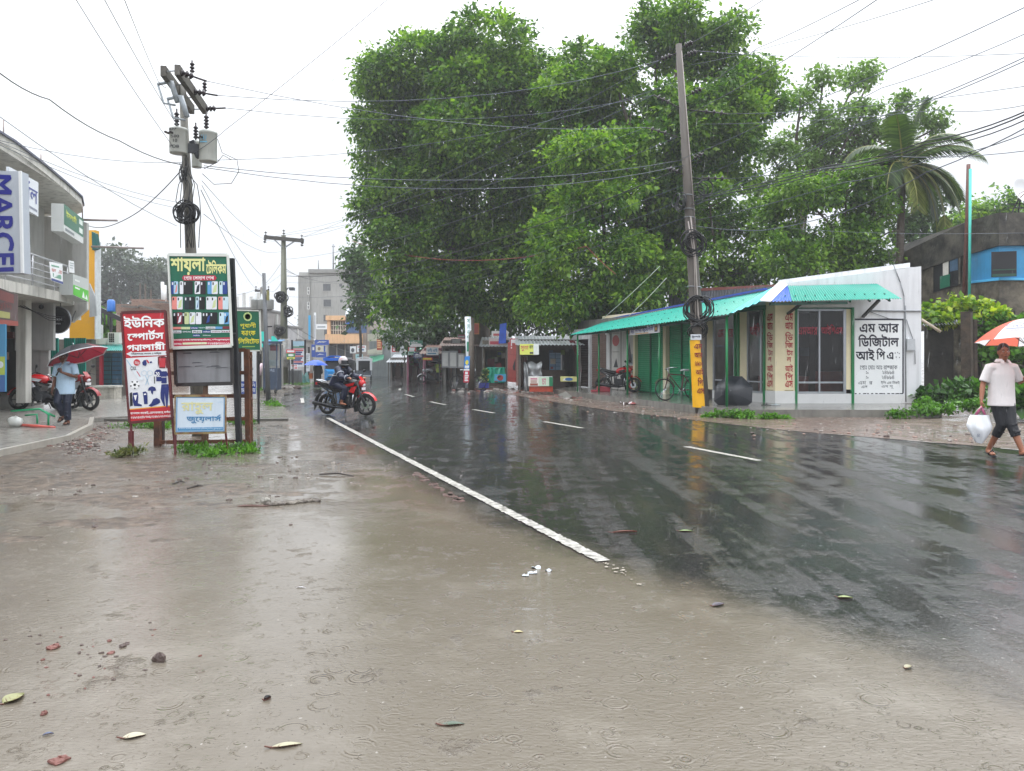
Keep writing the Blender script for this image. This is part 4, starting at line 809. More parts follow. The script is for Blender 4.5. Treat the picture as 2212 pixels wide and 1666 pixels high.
foliage('vine', 'bright yellow-green vine heaped on the garden shed roof', 'vine', [plobe(u, v, a, b, Y) for u, v, a, b, Y in ((2015, 672, 26, 20, 25.2), (2050, 665, 28, 22, 25.2), (2085, 662, 26, 20, 24.9), (2040, 690, 40, 12, 24.6), (2115, 665, 25, 20, 24.6), (2140, 680, 26, 16, 24.2), (2010, 690, 18, 12, 24.8))], VL, .17, 26, .12, 14, 201)
foliage('vine', 'green climbing vine hanging over the iron fence behind the umbrella', 'vine', [plobe(u, v, a, b, 24.1) for u, v, a, b in ((2125, 720, 20, 24), (2150, 700, 30, 14), (2180, 695, 28, 12), (2120, 760, 12, 24), (2215, 700, 30, 14), (2200, 780, 40, 30), (2150, 770, 25, 25))], WEED, .17, 22, .12, 14, 202)
foliage('shrub', 'leafy shrub growing at the foot of the mossy timber post', 'shrub', [plobe(u, v, a, b, Y) for u, v, a, b, Y in ((2062, 846, 28, 14, 22), (2022, 852, 26, 9, 22.2), (2085, 836, 16, 13, 22.4), (2000, 856, 12, 7, 22.2), (2110, 848, 18, 15, 22))], BUSH, .16, 30, .1, 14, 203)
foliage('shrub', 'broad-leaved shrub behind the walking man with the bag', 'shrub', [plobe(u, v, a, b, Y) for u, v, a, b, Y in ((2205, 830, 34, 34, 19), (2230, 860, 44, 28, 18), (2190, 868, 30, 18, 18.5), (2270, 840, 40, 40, 19))], BUSH, .2, 22, .12, 14, 204)
foliage('weeds', 'low bright green weeds below the plinth beside the leaning pole', 'weeds', [plobe(u, v, a, b, Y) for u, v, a, b, Y in ((1560, 896, 34, 6, 19.4), (1605, 897, 34, 9, 19.2), (1650, 901, 34, 7, 19.1), (1530, 898, 18, 4, 19.6), (1690, 905, 24, 4, 19.1))], WEED, .07, 210, .05, 12, 205, kind='stuff')
foliage('weeds', 'green weeds at the plinth end beside the white wall', 'weeds', [plobe(u, v, a, b, Y) for u, v, a, b, Y in ((1990, 886, 30, 7, 19.2), (2030, 880, 34, 9, 19.4), (2070, 876, 30, 10, 20), (1940, 893, 40, 4, 19.1), (2110, 874, 30, 12, 20), (2000, 870, 24, 8, 20.6))], WEED, .08, 150, .06, 12, 206, kind='stuff')
# ================================================================== FAR STREET
def Pn(q, mb, parts):
    """prints: (kind, mi, args...) onto quad q"""
    for p in parts:
        mb.mi = p[1]
        if p[0] == 'r': q.rect(mb, *p[2:6], .004 + .0008 * p[1])
        elif p[0] == 't': q.text(mb, p[2], *p[3:7], .007, .012)
        elif p[0] == 'e': q.ell(mb, *p[2:6], .006)
        elif p[0] == 'p': q.poly(mb, p[2], .006)
        elif p[0] == 'l': q.line(mb, p[2], p[3], .006)
def board(name, label, q, cols, prints=(), th=.04, posts=(), group=None, cat='sign', postmat=None, frame=None, backs=()):
    b = q.pt(.5, 0); t = thing(name, label, cat, (b.x, b.y, 0 if posts else b.z), group=group)
    mb = MB(); q.solid(mb, th); Pn(q, mb, prints); mb.build('panel', cols, t)
    if frame:
        mb = MB(); w, mt = frame
        for i in range(4):
            a, c = q.c[i], q.c[(i + 1) % 4]; d_ = (c - a).normalized() * w / 2; mb.bar(a - d_ + q.n * (w * .1), c + d_ + q.n * (w * .1), w, w)
        mb.build('frame', mt, t)
    for (p, r_, *bb) in posts:
        mb = MB(); mb.tube([p, p + Vector((0, 0, 0)) * 0 + (bb[0] if bb else Vector((0, 0, q.h)))], r_, 6); mb.build('post', postmat or STEEL, t)
    return t
def lines(mi, rows, x0=.1, x1=.9, h=.03): return [('l', mi, [(x0, y), (x1 - (k * 37 % 5) * .04, y)], h) for k, y in enumerate(rows)]
YB = 92
gb = thing('concrete_building', 'tall bare grey concrete building at the far end of the street', 'building', (W(740, 800, YB).x, YB + 6, 0))
GRC = M('#a3a29e', .6, .12, .35, stain=.25); mb = MB()
a, b = W(646, 0, YB), W(900, 0, YB); zt = W(0, 588, YB).z; mb.b2((a.x, YB, 0), (b.x, YB + 16, zt)); mb.build('wall', GRC, gb)
mb = MB(); mb.b2((W(667, 0, YB).x, YB - .25, zt - .1), (b.x + .3, YB + 16, zt + .35)); mb.build('roof', M('#8e8d8a', .6, .15, 1), gb)
mb = MB(); mb.b2((a.x - .02, YB - .3, 0), (W(670, 0, YB).x, YB - .003, zt - .4)); mb.build('stair_tower', M('#92918d', .6, .12, .4, stain=.25), gb)
for u0, v0, u1, v1 in ((698, 613, 714, 628), (699, 647, 715, 662), (699, 680, 707, 694), (733, 613, 739, 619), (750, 613, 756, 619), (735, 647, 740, 653), (752, 647, 757, 653), (720, 683, 727, 693), (700, 712, 712, 724)):
    q = qr(u0, v0, u1, v1, YB - .01); mb = MB(); q.rect(mb, 0, 0, 1, 1, .005); mb.mi = 1; q.rect(mb, -.1, -.12, 1.1, 0, .05); mb.build('window', [M('#5b5d60', .4, .3, 2), GRC], gb)
for v0, v1 in ((620, 636), (652, 668)):
    q = qr(663.5, v0, 669, v1, YB - .31); mb = MB(); q.rect(mb, 0, 0, 1, 1, .002); mb.mi = 1; q.rect(mb, .2, .55, .8, .95); q.rect(mb, .2, .08, .8, .45); mb.build('window', [M('#d5d5d2'), M('#77787a')], gb)
q = qr(666, 681, 671, 736, YB - .33); mb = MB(); q.rect(mb, 0, 0, 1, 1); mb.build('blue_strip', P('#3f9fd0'), gb)
mb = MB(); mb.tube([W(720, 586, YB), W(720, 527, YB)], .09, 6); mb.tube([W(717, 532, YB), W(724, 532, YB)], .07, 5); mb.tube([W(688, 583, YB), W(688, 562, YB)], .06, 5); mb.build('antenna', M('#8b8e92', .4), gb, True)
YP = 76
pb = thing('peach_building', 'two-storey peach building with blue tarpaulin before the tall grey one', 'building', (W(745, 800, YP).x, YP + 3, 0))
mb = MB(); mb.b2((W(708, 0, YP).x, YP, 0), (W(800, 0, YP).x, YP + 9, W(0, 684, YP).z)); mb.build('wall', M('#9b8f86', .6, .2, 1, stain=.4), pb)
mb = MB()
for u0, u1, v0, v1, d in ((706, 748, 682, 692, .5), (706, 784, 722, 742, .7), (708, 715, 690, 724, .3)): mb.b2((W(u0, 0, YP).x, YP - d, W(0, v1, YP).z), (W(u1, 0, YP).x, YP - .003, W(0, v0, YP).z))
mb.build('peach_band', M('#e2b78d', .5, .1, 1, stain=.15), pb)
q = qr(715, 693, 746, 723, YP - .05); mb = MB(); q.rect(mb, 0, 0, 1, 1)
mb.mi = 1
for i in range(7): q.rect(mb, i / 6 - .02, 0, i / 6 + .02, 1, .03)
for i in range(4): q.rect(mb, 0, i / 3 - .02, 1, i / 3 + .02, .035)
mb.build('window', [M('#544a45', .4, .3, 2), M('#d9cfc2')], pb)
q = qr(746, 688, 792, 719, YP - .06); mb = MB(); q.rect(mb, 0, 0, 1, 1); mb.mi = 1; q.poly(mb, [(0, .5), (.6, .85), (.6, .95), (0, .7)], .05); mb.mi = 2; q.rect(mb, 0, .48, .5, .53, .06); mb.build('blue_cladding', [M('#46628c', .4, .2, 2, stain=.3), P('#2f66c2'), P('#c0485a')], pb)
mb = MB(); mb.corr(W(746, 684, YP - .4), W(795, 683, YP - .4), W(795, 667, YP + 2), W(748, 667, YP + 2), 14, .04); mb.build('roof_sheet', M('#c2c9d2', .4, .15, 1), pb, True)
for k, (u0, u1) in enumerate(((710, 726), (728, 744), (746, 762))):
    q = qr(u0, 744, u1, 818, YP - .02); mb = MB(); q.rect(mb, 0, 0, 1, 1); mb.mi = 1; q.rect(mb, .1, .55, .9, .62, .05); q.rect(mb, 0, 0, .08, 1, .05); mb.build('shop_opening', [M('#3c3c40', .5, .4, 1), M('#8e9094')], pb)
BLU = P('#3558b0'); WHT = M('#e8eaec', .4, .05, 3); GRN = P('#1d7a52'); REDP = P('#c22a3a'); YEL = P('#e3d34a'); ORG = P('#e2492c')
for lb, u0, v0, u1, v1, Y, cols, pr in (
    ('tall narrow blue shop sign with white square logo', 673, 744, 681, 771, 66, [BLU, WHT], [('r', 1, .25, .55, .75, .8), ('r', 0, .35, .62, .62, .75)]),
    ('wide blue sign with white squiggle above the phone shop', 680, 734, 710, 745, 66.2, [BLU, WHT], [('p', 1, [(.1, .3), (.35, .55), (.6, .45), (.9, .7), (.6, .65), (.35, .75)])]),
    ('white picture panel between two blue shop signs', 682, 746.5, 703, 759.5, 66, [M('#d9d6c8', .4, .1), P('#8b7a60'), BLU], [('e', 1, .35, .5, .15, .3), ('r', 2, .82, 0, 1, 1)]),
    ('lower blue sign with white squiggle below the picture panel', 682, 760.5, 704, 772, 66, [BLU, WHT], [('p', 1, [(.1, .4), (.4, .7), (.9, .5), (.4, .55)])]),
    ('pale green blank sign board above the rickshaws', 722, 770, 735, 784, 62, [M('#cfe3c0', .4, .06), REDP], [('r', 1, 0, 0, .12, 1)]),
    ('dark sign with white lines above the rickshaws', 737, 772, 749, 783, 62, [P('#3a4250'), WHT], lines(1, (.7, .45, .25), h=.12)),
    ('white square shop sign with black picture leaning at the peach building', 756, 748, 768, 763, 70, [WHT, P('#44464c')], [('e', 1, .5, .45, .3, .3)]),
    ('pinkish white sign beside the square picture sign', 771, 746, 790, 760, 69, [WHT, P('#c67080'), P('#6b7fa8')], lines(1, (.75,), h=.1) + [('r', 2, .2, .2, .8, .45)]),
    ('small pale blue box sign under the pinkish sign', 768, 765, 783, 774, 68, [P('#a9d2d8'), P('#56616a')], [('r', 1, .2, .4, .8, .6)]),
    ('white L-shaped sign tower on the grey building face', 678, 675, 682, 736, 88, [WHT, P('#9aa0a6')], [('r', 1, .2, .1, .8, .9)]),
    ('white rectangular panel joined to the sign tower', 683, 700, 708, 711, 88, [WHT, P('#9aa0a6')], [('r', 1, .1, .3, .8, .6)])):
    board('shop_sign', lb, qr(u0, v0, u1, v1, Y), cols, pr, .15)
# houses and stalls along the far right side
def stall(label, u0, u1, vt, vb, Y, wallc, roofc, dark=True, awn=1.2, parts=None, dep=3.0, roof_name='roof_sheet', slope=.35, cat='stall', name='market_stall'):
    x0, x1 = W(u0, 0, Y).x, W(u1, 0, Y).x; zt, zb = W(0, vt, Y).z, max(0, W(0, vb, Y).z); t = thing(name, label, cat, ((x0 + x1) / 2, Y + dep / 2, 0))
    mb = MB(); mb.b2((x0, Y + dep - .1, 0), (x1, Y + dep, zt)); mb.b2((x0, Y, 0), (x0 + .12, Y + dep - .1, zt)); mb.b2((x1 - .12, Y, 0), (x1, Y + dep - .1, zt)); mb.b2((x0 + .12, Y + .05, zt - .5), (x1 - .12, Y + .15, zt)); mb.build('wall', wallc, t)
    mb = MB(); mb.b2((x0 + .12, Y + .3, 0), (x1 - .12, Y + dep - .1, .12)); mb.b2((x0 + .3, Y + .4, .12), (x1 - .5, Y + 1, .95)); mb.build('counter', M('#5a4c44', .5, .4, 2), t)
    n = max(5, int((x1 - x0) / .14)); mb = MB(); mb.corr((x0 - .15, Y - awn, zt - slope), (x1 + .15, Y - awn, zt - slope), (x1 + .15, Y + dep, zt + .25), (x0 - .15, Y + dep, zt + .25), n, .02); mb.build(roof_name, roofc, t, True)
    mb = MB()
    for x in (x0 + .05, x1 - .05): mb.tube([(x, Y - awn + .1, 0), (x, Y - awn + .1, zt - slope)], .035, 6)
    mb.each('awning_post', M('#57544f', .5, .3, 3), t)
    rr = random.Random(int(u0)); mb = MB(); mb.mi = 0
    for i in range(9): mb.mi = i % 4; x = rr.uniform(x0 + .2, x1 - .2); z = rr.uniform(.95, max(1.1, zt - .6)); s = rr.uniform(.12, .4); mb.box((x, Y + rr.uniform(.5, 1.2), z), (s, .1, s * rr.uniform(.5, 1.6)))
    mb.each('hanging_item', [M('#8c4a4a', .5, .3, 3), M('#b8b4a8', .5, .3, 3), M('#4a5c74', .5, .3, 3), M('#7a8c50', .5, .3, 3)], t)
    return t
TIN = M('#8d9296', .35, .25, 2, stain=.35); RUST = M('#6d5248', .5, .3, 2, stain=.4); GRNT = M('#3f8f72', .35, .15, 2, stain=.2); PINK = M('#b86a86', .55, .2, 1, stain=.35); DKB = M('#6f6a64', .6, .25, 1, stain=.5)
bh = thing('balcony_house', 'two-storey house with pale corrugated balconies near the far bend', 'house', (W(812, 0, 62).x, 65, 0))
mb = MB(); mb.b2((W(795, 0, 62).x, 62.5, 0), (W(842, 0, 62).x, 70, W(0, 712, 62).z)); mb.build('wall', M('#8f9698', .6, .2, 1, stain=.3), bh)
mb = MB()
for v0, v1 in ((718, 737), (752, 766)): mb.corr(W(794, v1, 61.5), W(826, v1 - 1, 61.5), W(826, v0 - 2, 61.5), W(794, v0 + 4, 61.5), 12, .03)
mb.build('balcony_sheet', M('#cfcdc0', .4, .1, 2, stain=.2), bh, True)
mb = MB(); mb.corr(W(776, 790, 60), W(828, 776, 60), W(830, 766, 62), W(800, 770, 62), 14, .03); mb.build('roof_sheet', GRNT, bh, True)
stall('far stall with green tin roof and open white shutters', 843, 878, 772, 812, 57, DKB, TIN)
stall('pink walled stall with green tin awning between two tree trunks', 879, 915, 756, 816, 53, PINK, GRNT, awn=1.6)
stall('maroon walled stall with rusty roof behind the parked motorbikes', 916, 956, 752, 822, 47, M('#7c4358', .55, .25, 1, stain=.3), RUST, awn=1.5)
stall('dim stall with brown roof behind the white sign pole', 957, 1030, 735, 828, 46, DKB, RUST, awn=1.2)
stall('dark shop front with yellow inner wall behind the green covered table', 1042, 1096, 735, 838, 41.5, M('#6e6758', .6, .3, 1, stain=.5), TIN, awn=.8)
stall('grey roofed stall with blue door beside the green awning', 1120, 1246, 733, 848, 36, M('#59534c', .6, .3, 1, stain=.4), M('#9aa0a4', .35, .2, 2, stain=.3), awn=2.4, slope=.30)
for lb, u0, v0, u1, v1, Y, cols, pr in (
    ('tall narrow orange-brown sign on the balcony house corner', 814, 732, 825, 756, 60.5, [P('#a8482c'), M('#d8b080')], lines(1, (.85, .65, .45, .25), h=.1)),
    ('square red and white sign over the far stall', 844, 741, 863, 761, 55, [WHT, REDP], [('r', 1, .12, .05, .9, .75), ('l', 0, [(.25, .5), (.75, .5)], .12), ('l', 0, [(.25, .25), (.75, .25)], .1)]),
    ('green and white signboard high above the pink stall', 886, 735, 913, 749, 50, [P('#1e6a50'), WHT], [('t', 1, 'মািনক', .06, .55, .6, .9), ('r', 1, .02, .02, .98, .25), ('l', 1, [(.1, .4), (.9, .4)], .07)]),
    ('small red sign with pale writing under the green signboard', 882, 750, 898, 758, 49.5, [REDP, WHT], lines(1, (.65, .3), h=.12)),
    ('pale narrow sign under the small red one', 882, 759, 896, 765, 49.4, [P('#c9e0dc'), GRN], lines(1, (.5,), h=.1)),
    ('white signboard with blue writing over the maroon stall', 921, 750, 947, 767, 45, [WHT, P('#4a8ab0')], [('t', 1, 'ভাই ভাই', .08, .4, .92, .9), ('l', 1, [(.1, .2), (.8, .2)], .06)]),
    ('dark blue sign with white writing beside the white signboard', 893, 762, 921, 774, 48, [P('#3c4a70'), WHT], [('t', 1, 'েটার', .1, .2, .7, .85)]),
    ('glowing orange-red shop sign over the maroon stall counter', 911, 772, 934, 778, 45.6, [ORG, YEL], lines(1, (.5,), h=.09)),
    ('small pink sign half hidden by the great tree', 990, 723, 1005, 731, 45, [P('#c86a90'), WHT], lines(1, (.5,), h=.08)),
    ('brown framed sign with pale vertical writing under the tree', 1022, 698, 1035, 722, 40, [P('#8a5a30'), M('#d8c8b8'), P('#702820')], [('r', 2, .12, .1, .88, .9)] + [('r', 1, .2 + i * .25, .15, .3 + i * .25, .85) for i in range(3)]),
    ('grey signboard with pale writing above the notice boards', 975, 732, 997, 742, 44, [P('#4a4648'), M('#a8a8a8')], lines(1, (.7, .35), h=.12)),
    ('white banner slanting on the stall roof beside the blue plastic', 1062, 715, 1098, 727, 40, [M('#c6c6c0', .5, .15), P('#b05a5a')], lines(1, (.35,), h=.12)),
    ('pale banner with red and black patches over the red door', 1056, 731, 1104, 746, 39.5, [M('#b9a8a4', .5, .2), P('#a33844'), P('#2e2e34')], [('r', 1, .05, .15, .5, .6), ('r', 2, .55, .3, .9, .75)]),
    ('small red and white banner hung beside the red door', 1102, 731, 1118, 754, 37, [P('#c44450'), WHT], lines(1, (.8, .6, .4), h=.1) + [('r', 1, .1, .05, .9, .2)]),
    ('yellow-green and red sign hanging at the grey tin awning', 1123, 743, 1164, 766, 33.4, [P('#d9e06a'), P('#c4505a'), P('#dfe4e0'), P('#3c3c44')], [('r', 2, .72, 0, 1, 1), ('t', 1, 'সুতা', .04, .35, .45, .85), ('t', 3, 'কাপ', .5, .55, .7, .9), ('r', 3, .52, .08, .7, .25), ('r', 1, .76, .3, .95, .5)])):
    board('shop_sign', lb, qr(u0, v0, u1, v1, Y), cols, pr, .08)
mb = MB(); q = qf((1077, 742), (1093, 741), (1094, 697), (1080, 700), 39); q.solid(mb, .25); one(mb, 'tarpaulin', 'torn bright blue plastic sheet hung under the tree', 'tarpaulin', M('#1d50b8', .3, .5, 1.5, bump=.6, bscale=6))
nb = thing('notice_board', 'grey plastered notice boards with pasted paper on posts', 'notice board', (W(978, 0, 43).x, 43, 0))
mb = MB()
for u0, u1, v0, v1 in ((954, 970, 758, 794), (970.5, 988, 758, 795), (989, 1004, 763, 795)):
    q = qr(u0, v0, u1, v1, 43); mb.mi = 0; q.solid(mb, .15); mb.mi = 1; q.rect(mb, .1, .1, .85, .9)
mb.build('panel', [M('#8f9092', .6, .2, 1, stain=.3), M('#c2c2c0', .5, .15, 3)], nb)
mb = MB()
for u in (961, 982): mb.b2(W(u - 3, 832, 43.2), W(u + 3, 790, 43.5))
mb.each('post', CONCD, nb)
q = qf((1096, 824), (1114, 826), (1115, 742), (1097, 739), 37.4, 36.6); dr = thing('red_door', 'red metal door standing open between stall and brick pier', 'door', q.pt(.5, 0))
mb = MB(); q.solid(mb, .06); mb.mi = 1
for b in (.1, .3, .7, .95): q.line(mb, [(.05, b), (.95, b)], .04)
mb.mi = 2; q.poly(mb, [(.62, .4), (.95, .62), (.95, .3), (.7, .3)]); mb.build('leaf', [M('#963a32', .45, .2, 3, stain=.25), M('#8a2620'), DARK], dr)
mb = MB(); q = qr(1115, 735, 1130, 833, 36.6); q.solid(mb, .5); one(mb, 'brick_pier', 'pale tiled brick pier beside the red door', 'pillar', M('#a08078', .6, .3, 8, bump=.5, stain=.3, stretch=3))
q = qr(1187, 762, 1212, 836, 36.6); bd = thing('blue_door', 'pale blue panelled metal door under the grey tin awning', 'door', q.pt(.5, 0)); mb = MB(); q.solid(mb, .05); mb.mi = 1
for i in range(9): q.line(mb, [(.04, .06 + i * .11), (.96, .06 + i * .11)], .03)
q.line(mb, [(.5, 0), (.5, 1)], .05); mb.mi = 2; q.rect(mb, .97, 0, 1.1, 1); mb.build('leaf', [M('#7fa3c4', .4, .2, 2), M('#5a7c9c'), WHT], bd)
# white pole sign, thick dark trunk, banners, table, crates, carts before the stalls
sp_ = thing('pole_sign', 'round white post with green writing rising before the dark trunk', 'sign', W(1013, 845, 37) * Vector((1, 1, 0)))
mb = MB(); mb.tube([W(1012, 838, 37), W(1013, 760, 37), W(1010.5, 684, 37)], .15, 10); mb.build('post', M('#dfe6ea', .35, .08, 3), sp_, True)
q = qr(1008.5, 738, 1017.5, 759, 36.85); mb = MB(); q.rect(mb, 0, 0, 1, 1); mb.build('green_band', P('#2f9a78'), sp_)
mb = MB()
for i in range(4): q = qr(1008, 688 + i * 12, 1015.5, 698 + i * 12, 36.84); q.text(mb, ['স', 'েল', 'না', '৭'][i], .1, .1, .9, .9)
mb.build('lettering', P('#2f8a70'), sp_)
mb = MB(); mb.tube([W(1018, 845, 35.6), W(1018, 800, 35.6), W(1018, 742, 35.8), W(1020, 690, 38.5)], [.16, .14, .13, .11], 9); one(mb, 'tree_trunk', 'slim dark tree trunk standing at the road edge before the white post', 'tree trunk', BARK, smooth=True)
board('banner', 'blue yellow and white flag banner tied to the dark trunk', qf((1002, 796), (1014, 796), (1015, 769), (1004, 770), 35.2), [P('#2b86d8'), YEL, WHT], [('e', 1, .5, .5, .3, .2), ('r', 2, .15, .05, .9, .25)], .02)
board('banner', 'red and white banner under the blue one on the trunk', qf((1001, 826), (1013, 826), (1014, 797), (1002, 797), 35.2), [P('#c02840'), WHT], [('r', 1, 0, .88, 1, 1), ('r', 1, .25, .6, .75, .8)] + lines(1, (.5, .38, .26, .14), .2, .9, .05), .02)
tb = thing('market_table', 'market table draped with green cloth before the dark shop', 'table', W(1070, 838, 38) * Vector((1, 1, 0)))
mb = MB(); a, b = W(1052, 824, 38), W(1092, 824, 38); zt_ = W(0, 795, 38).z; mb.grid(lambda x, y: Vector((a.x + (b.x - a.x) * x + .05 * math.sin(y * 7 + x * 11), 38 - .10 * (1 - y) + .06 * math.sin(x * 25), .3 + (zt_ - .3) * y)), 24, 4); mb.b2((a.x, 38, zt_ - .02), (b.x, 39, zt_ + .02)); mb.build('cloth', M('#1f9a80', .5, .15, 2), tb, True)
mb = MB()
for x in (a.x + .1, b.x - .1):
    for y in (38.1, 38.9): mb.bar((x, y, 0), (x, y, zt_ - .03), .06)
mb.each('leg', M('#4a3c30', .6), tb)
board('poster', 'painted picture panel of a red round shape at the table front', qr(1068, 808, 1093, 824, 37.7), [P('#4aa6cf'), P('#a43a3a'), P('#e8dcd0')], [('e', 1, .5, .5, .28, .38), ('e', 2, .36, .66, .14, .16), ('r', 1, 0, 0, .3, .1)], .03, cat='poster')
def crate(label, u0, u1, v1, Y, h, col, mat=None):
    x0, x1 = W(u0, 0, Y).x, W(u1, 0, Y).x; t = thing('crate', label, 'crate', ((x0 + x1) / 2, Y, 0)); mb = MB(); d = .4; z0 = max(0.02, W(0, v1, Y).z)
    for i in range(3): mb.b2((x0, Y, z0 + i * h / 3), (x1, Y + .02, z0 + i * h / 3 + h / 4)); mb.b2((x0, Y + d, z0 + i * h / 3), (x1, Y + d + .02, z0 + i * h / 3 + h / 4)); mb.b2((x0, Y + .02, z0 + i * h / 3), (x0 + .02, Y + d, z0 + i * h / 3 + h / 4)); mb.b2((x1 - .02, Y + .02, z0 + i * h / 3), (x1, Y + d, z0 + i * h / 3 + h / 4))
    mb.b2((x0 + .02, Y + .02, z0), (x1 - .02, Y + d, z0 + .02)); mb.build('slats', mat or P(col), t); return t
crate('blue plastic crate on the ground before the green table', 1034, 1056, 838, 37.2, .25, '#1d2c9a')
crate('dark crate of flowers stacked behind the blue crate', 1036, 1053, 828, 37.8, .26, '#26302a')
foliage('flower_bunch', 'bunch of pale yellow flowers in the dark crate', 'flowers', [plobe(1045, 817, 9, 6, 37.9), plobe(1049, 806, 5, 10, 38)], leaf_mat((.03, .10, .05), (.08, .2, .08), (.55, .5, .15), .2, 3), .10, 60, .06, 10, 301)
ct = thing('covered_cart', 'street cart wrapped in grey plastic sheet by the brick pier', 'cart', W(1150, 842, 33.6) * Vector((1, 1, 0)))
mb = MB()
for u0, u1, v0, v1, d in ((1132, 1142, 784, 846, .5), (1142.5, 1170, 783, 822, .9)):
    x0, x1 = W(u0, 0, 33.6).x, W(u1, 0, 33.6).x; z0, z1 = max(.1, W(0, v1, 33.6).z), W(0, v0, 33.6).z
    mb.grid(lambda x, y: Vector((x0 + (x1 - x0) * (.5 + (x - .5) * (1 + .1 * math.sin(y * 9))), 33.6 + .09 * math.sin(x * 9 + y * 6) + .05 * math.cos(y * 14), z0 + (z1 - z0) * y + .05 * math.sin(x * 8))), 12, 10); mb.b2((x0 + .03, 33.7, z0), (x1 - .03, 33.7 + d, z1 - .06))
mb.build('plastic_sheet', M('#9a9d9f', .22, .25, 2, bump=.5), ct, True)
mb = MB(); mb.torus(W(1146, 838, 33.8) , .25, .03, (0, 1, .1), 16, 6); mb.torus(W(1168, 838, 34.2), .25, .03, (0, 1, .1), 16, 6); mb.each('wheel', STEEL, ct, True)
st = thing('stall_box', 'street stall box with printed white and green panels on orange base', 'stall', W(1168, 846, 31.6) * Vector((1, 1, 0)))
q = qr(1142, 814, 1194, 834, 31.6); mb = MB(); q.solid(mb, .6); Pn(q, mb, [('r', 1, .0, 0, .42, 1), ('r', 2, .42, 0, .85, 1), ('r', 3, .85, 0, 1, 1), ('t', 4, 'চা', .55, .15, .72, .85), ('r', 4, .08, .72, .35, .85), ('r', 5, .06, .06, .38, .3)] + [('l', 5, [(.08, y), (.34, y)], .02) for y in (.4, .5, .6)]); mb.build('printed_panel', [WHT, M('#e6e2da', .4, .05), P('#c9dfc8'), GRN, P('#c05a80'), P('#9a5a48')], st)
q = qr(1144, 834.5, 1194, 846, 31.65); mb = MB(); q.solid(mb, .55); mb.build('base', M('#b4452a', .5, .35, 6), st)
board('poster', 'small table cover in yellow and blue at the green awning end', qr(1212, 814, 1246, 824, 31.8), [P('#d8d48a'), P('#3a6fae'), WHT], [('e', 1, .5, .5, .25, .35), ('p', 2, [(.1, .2), (.2, .8), (.3, .2)])], .5, cat='table cover')
mb = MB(); mb.slab([W(1205, 852, 30.2), W(1222, 845, 30.0), W(1236, 856, 28.6), W(1222, 862, 28.4)], (0, 0, -.05)); one(mb, 'concrete_slab', 'broken concrete slab tipped at the plinth end', 'slab', CONCD)
# ================================================================== LEFT BUILDING
lb_ = thing('shop_building', 'two-storey pale concrete shop building with curved balcony and railing', 'building', (-15, 19, .09))
WALLG = M('#c6c6c3', .5, .1, .8, stain=.22); SLAB = M('#cfcdc6', .45, .12, 1.5, stain=.4)
edge = [(-9.6, 7), (-10.9, 12.5), (-11.55, 16), (-11.9, 18), (-12.2, 19.6), (-12.55, 21.2), (-12.9, 22.6), (-13.35, 23.5), (-14.0, 24.0)]
def interp(pl, y):
    for (x0, y0), (x1, y1) in zip(pl[:-1], pl[1:]):
        if y <= y1: return x0 + (x1 - x0) * (y - y0) / (y1 - y0)
    return pl[-1][0]
mb = MB(); mb.slab([(x, y, 3.12) for x, y in edge] + [(-20, 24, 3.12), (-20, 7, 3.12)], (0, 0, .26)); mb.build('balcony_slab', SLAB, lb_)
mb = MB(); zr = lambda y: 6.42 - max(0, (y - 17.8)) * .075
t0 = [Vector((x + .25, y, zr(y))) for x, y in edge] + [Vector((-20, 24, 5.95)), Vector((-20, 7, 6.42))]; n = len(t0)
mb.add(t0 + [p + Vector((0, 0, .2)) for p in t0], [tuple(range(n))[::-1], tuple(range(n, 2 * n))] + [(i, (i + 1) % n, (i + 1) % n + n, i + n) for i in range(n)]); mb.build('roof', SLAB, lb_)
mb = MB()
for (a, b) in zip(edge[:-1], edge[1:]): mb.bar((a[0] + .27, a[1], zr(a[1]) + .21), (b[0] + .27, b[1], zr(b[1]) + .21), .05, .05)
mb.build('roof_edge', M('#6a6c7c', .5, .2, 3), lb_)
up = [(-11.9, 9), (-13.0, 16.2), (-13.25, 17.6), (-13.3, 18.4), (-13.75, 20.6), (-14.1, 23.2)]
mb = MB()
for (a, b) in zip(up[2:-1], up[3:]): mb.slab([(a[0], a[1], 3.38), (b[0], b[1], 3.38), (b[0], b[1], zr(b[1])), (a[0], a[1], zr(a[1]))], (-.2, 0, 0))
mb.slab([(-13.3, 23.25, 2.6), (-12.85, 23.25, 3.0), (-12.85, 23.25, 5.62), (-13.3, 23.25, 5.75)], (0, .12, 0)); mb.slab([(-14.9, 23.5, 2.7), (-13.3, 23.5, 2.7), (-13.3, 23.5, 5.75), (-14.9, 23.5, 5.95)], (0, .25, 0)); mb.build('wall', WALLG, lb_)
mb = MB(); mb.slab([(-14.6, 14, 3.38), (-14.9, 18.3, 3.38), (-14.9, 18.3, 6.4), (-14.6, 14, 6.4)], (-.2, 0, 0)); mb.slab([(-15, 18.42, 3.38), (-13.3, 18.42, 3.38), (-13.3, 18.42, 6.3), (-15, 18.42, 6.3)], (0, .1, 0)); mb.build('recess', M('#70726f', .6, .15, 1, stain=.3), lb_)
q = Q(Vector((-13.62, 19.95, 4.35)), Vector((-13.73, 20.5, 4.35)), Vector((-13.73, 20.5, 4.85)), Vector((-13.62, 19.95, 4.85))); mb = MB(); q = Q(q.c[0] + Vector((.1, 0, 0)), q.c[1] + Vector((.1, 0, 0)), q.c[2] + Vector((.1, 0, 0)), q.c[3] + Vector((.1, 0, 0))); q.solid(mb, .1); mb.build('vent', M('#5c5c58', .6), lb_)
mb = MB(); RL = M('#c2c4c8', .3, .1, 4, metal=.3); ry = [16.6 + i * .35 for i in range(18)]
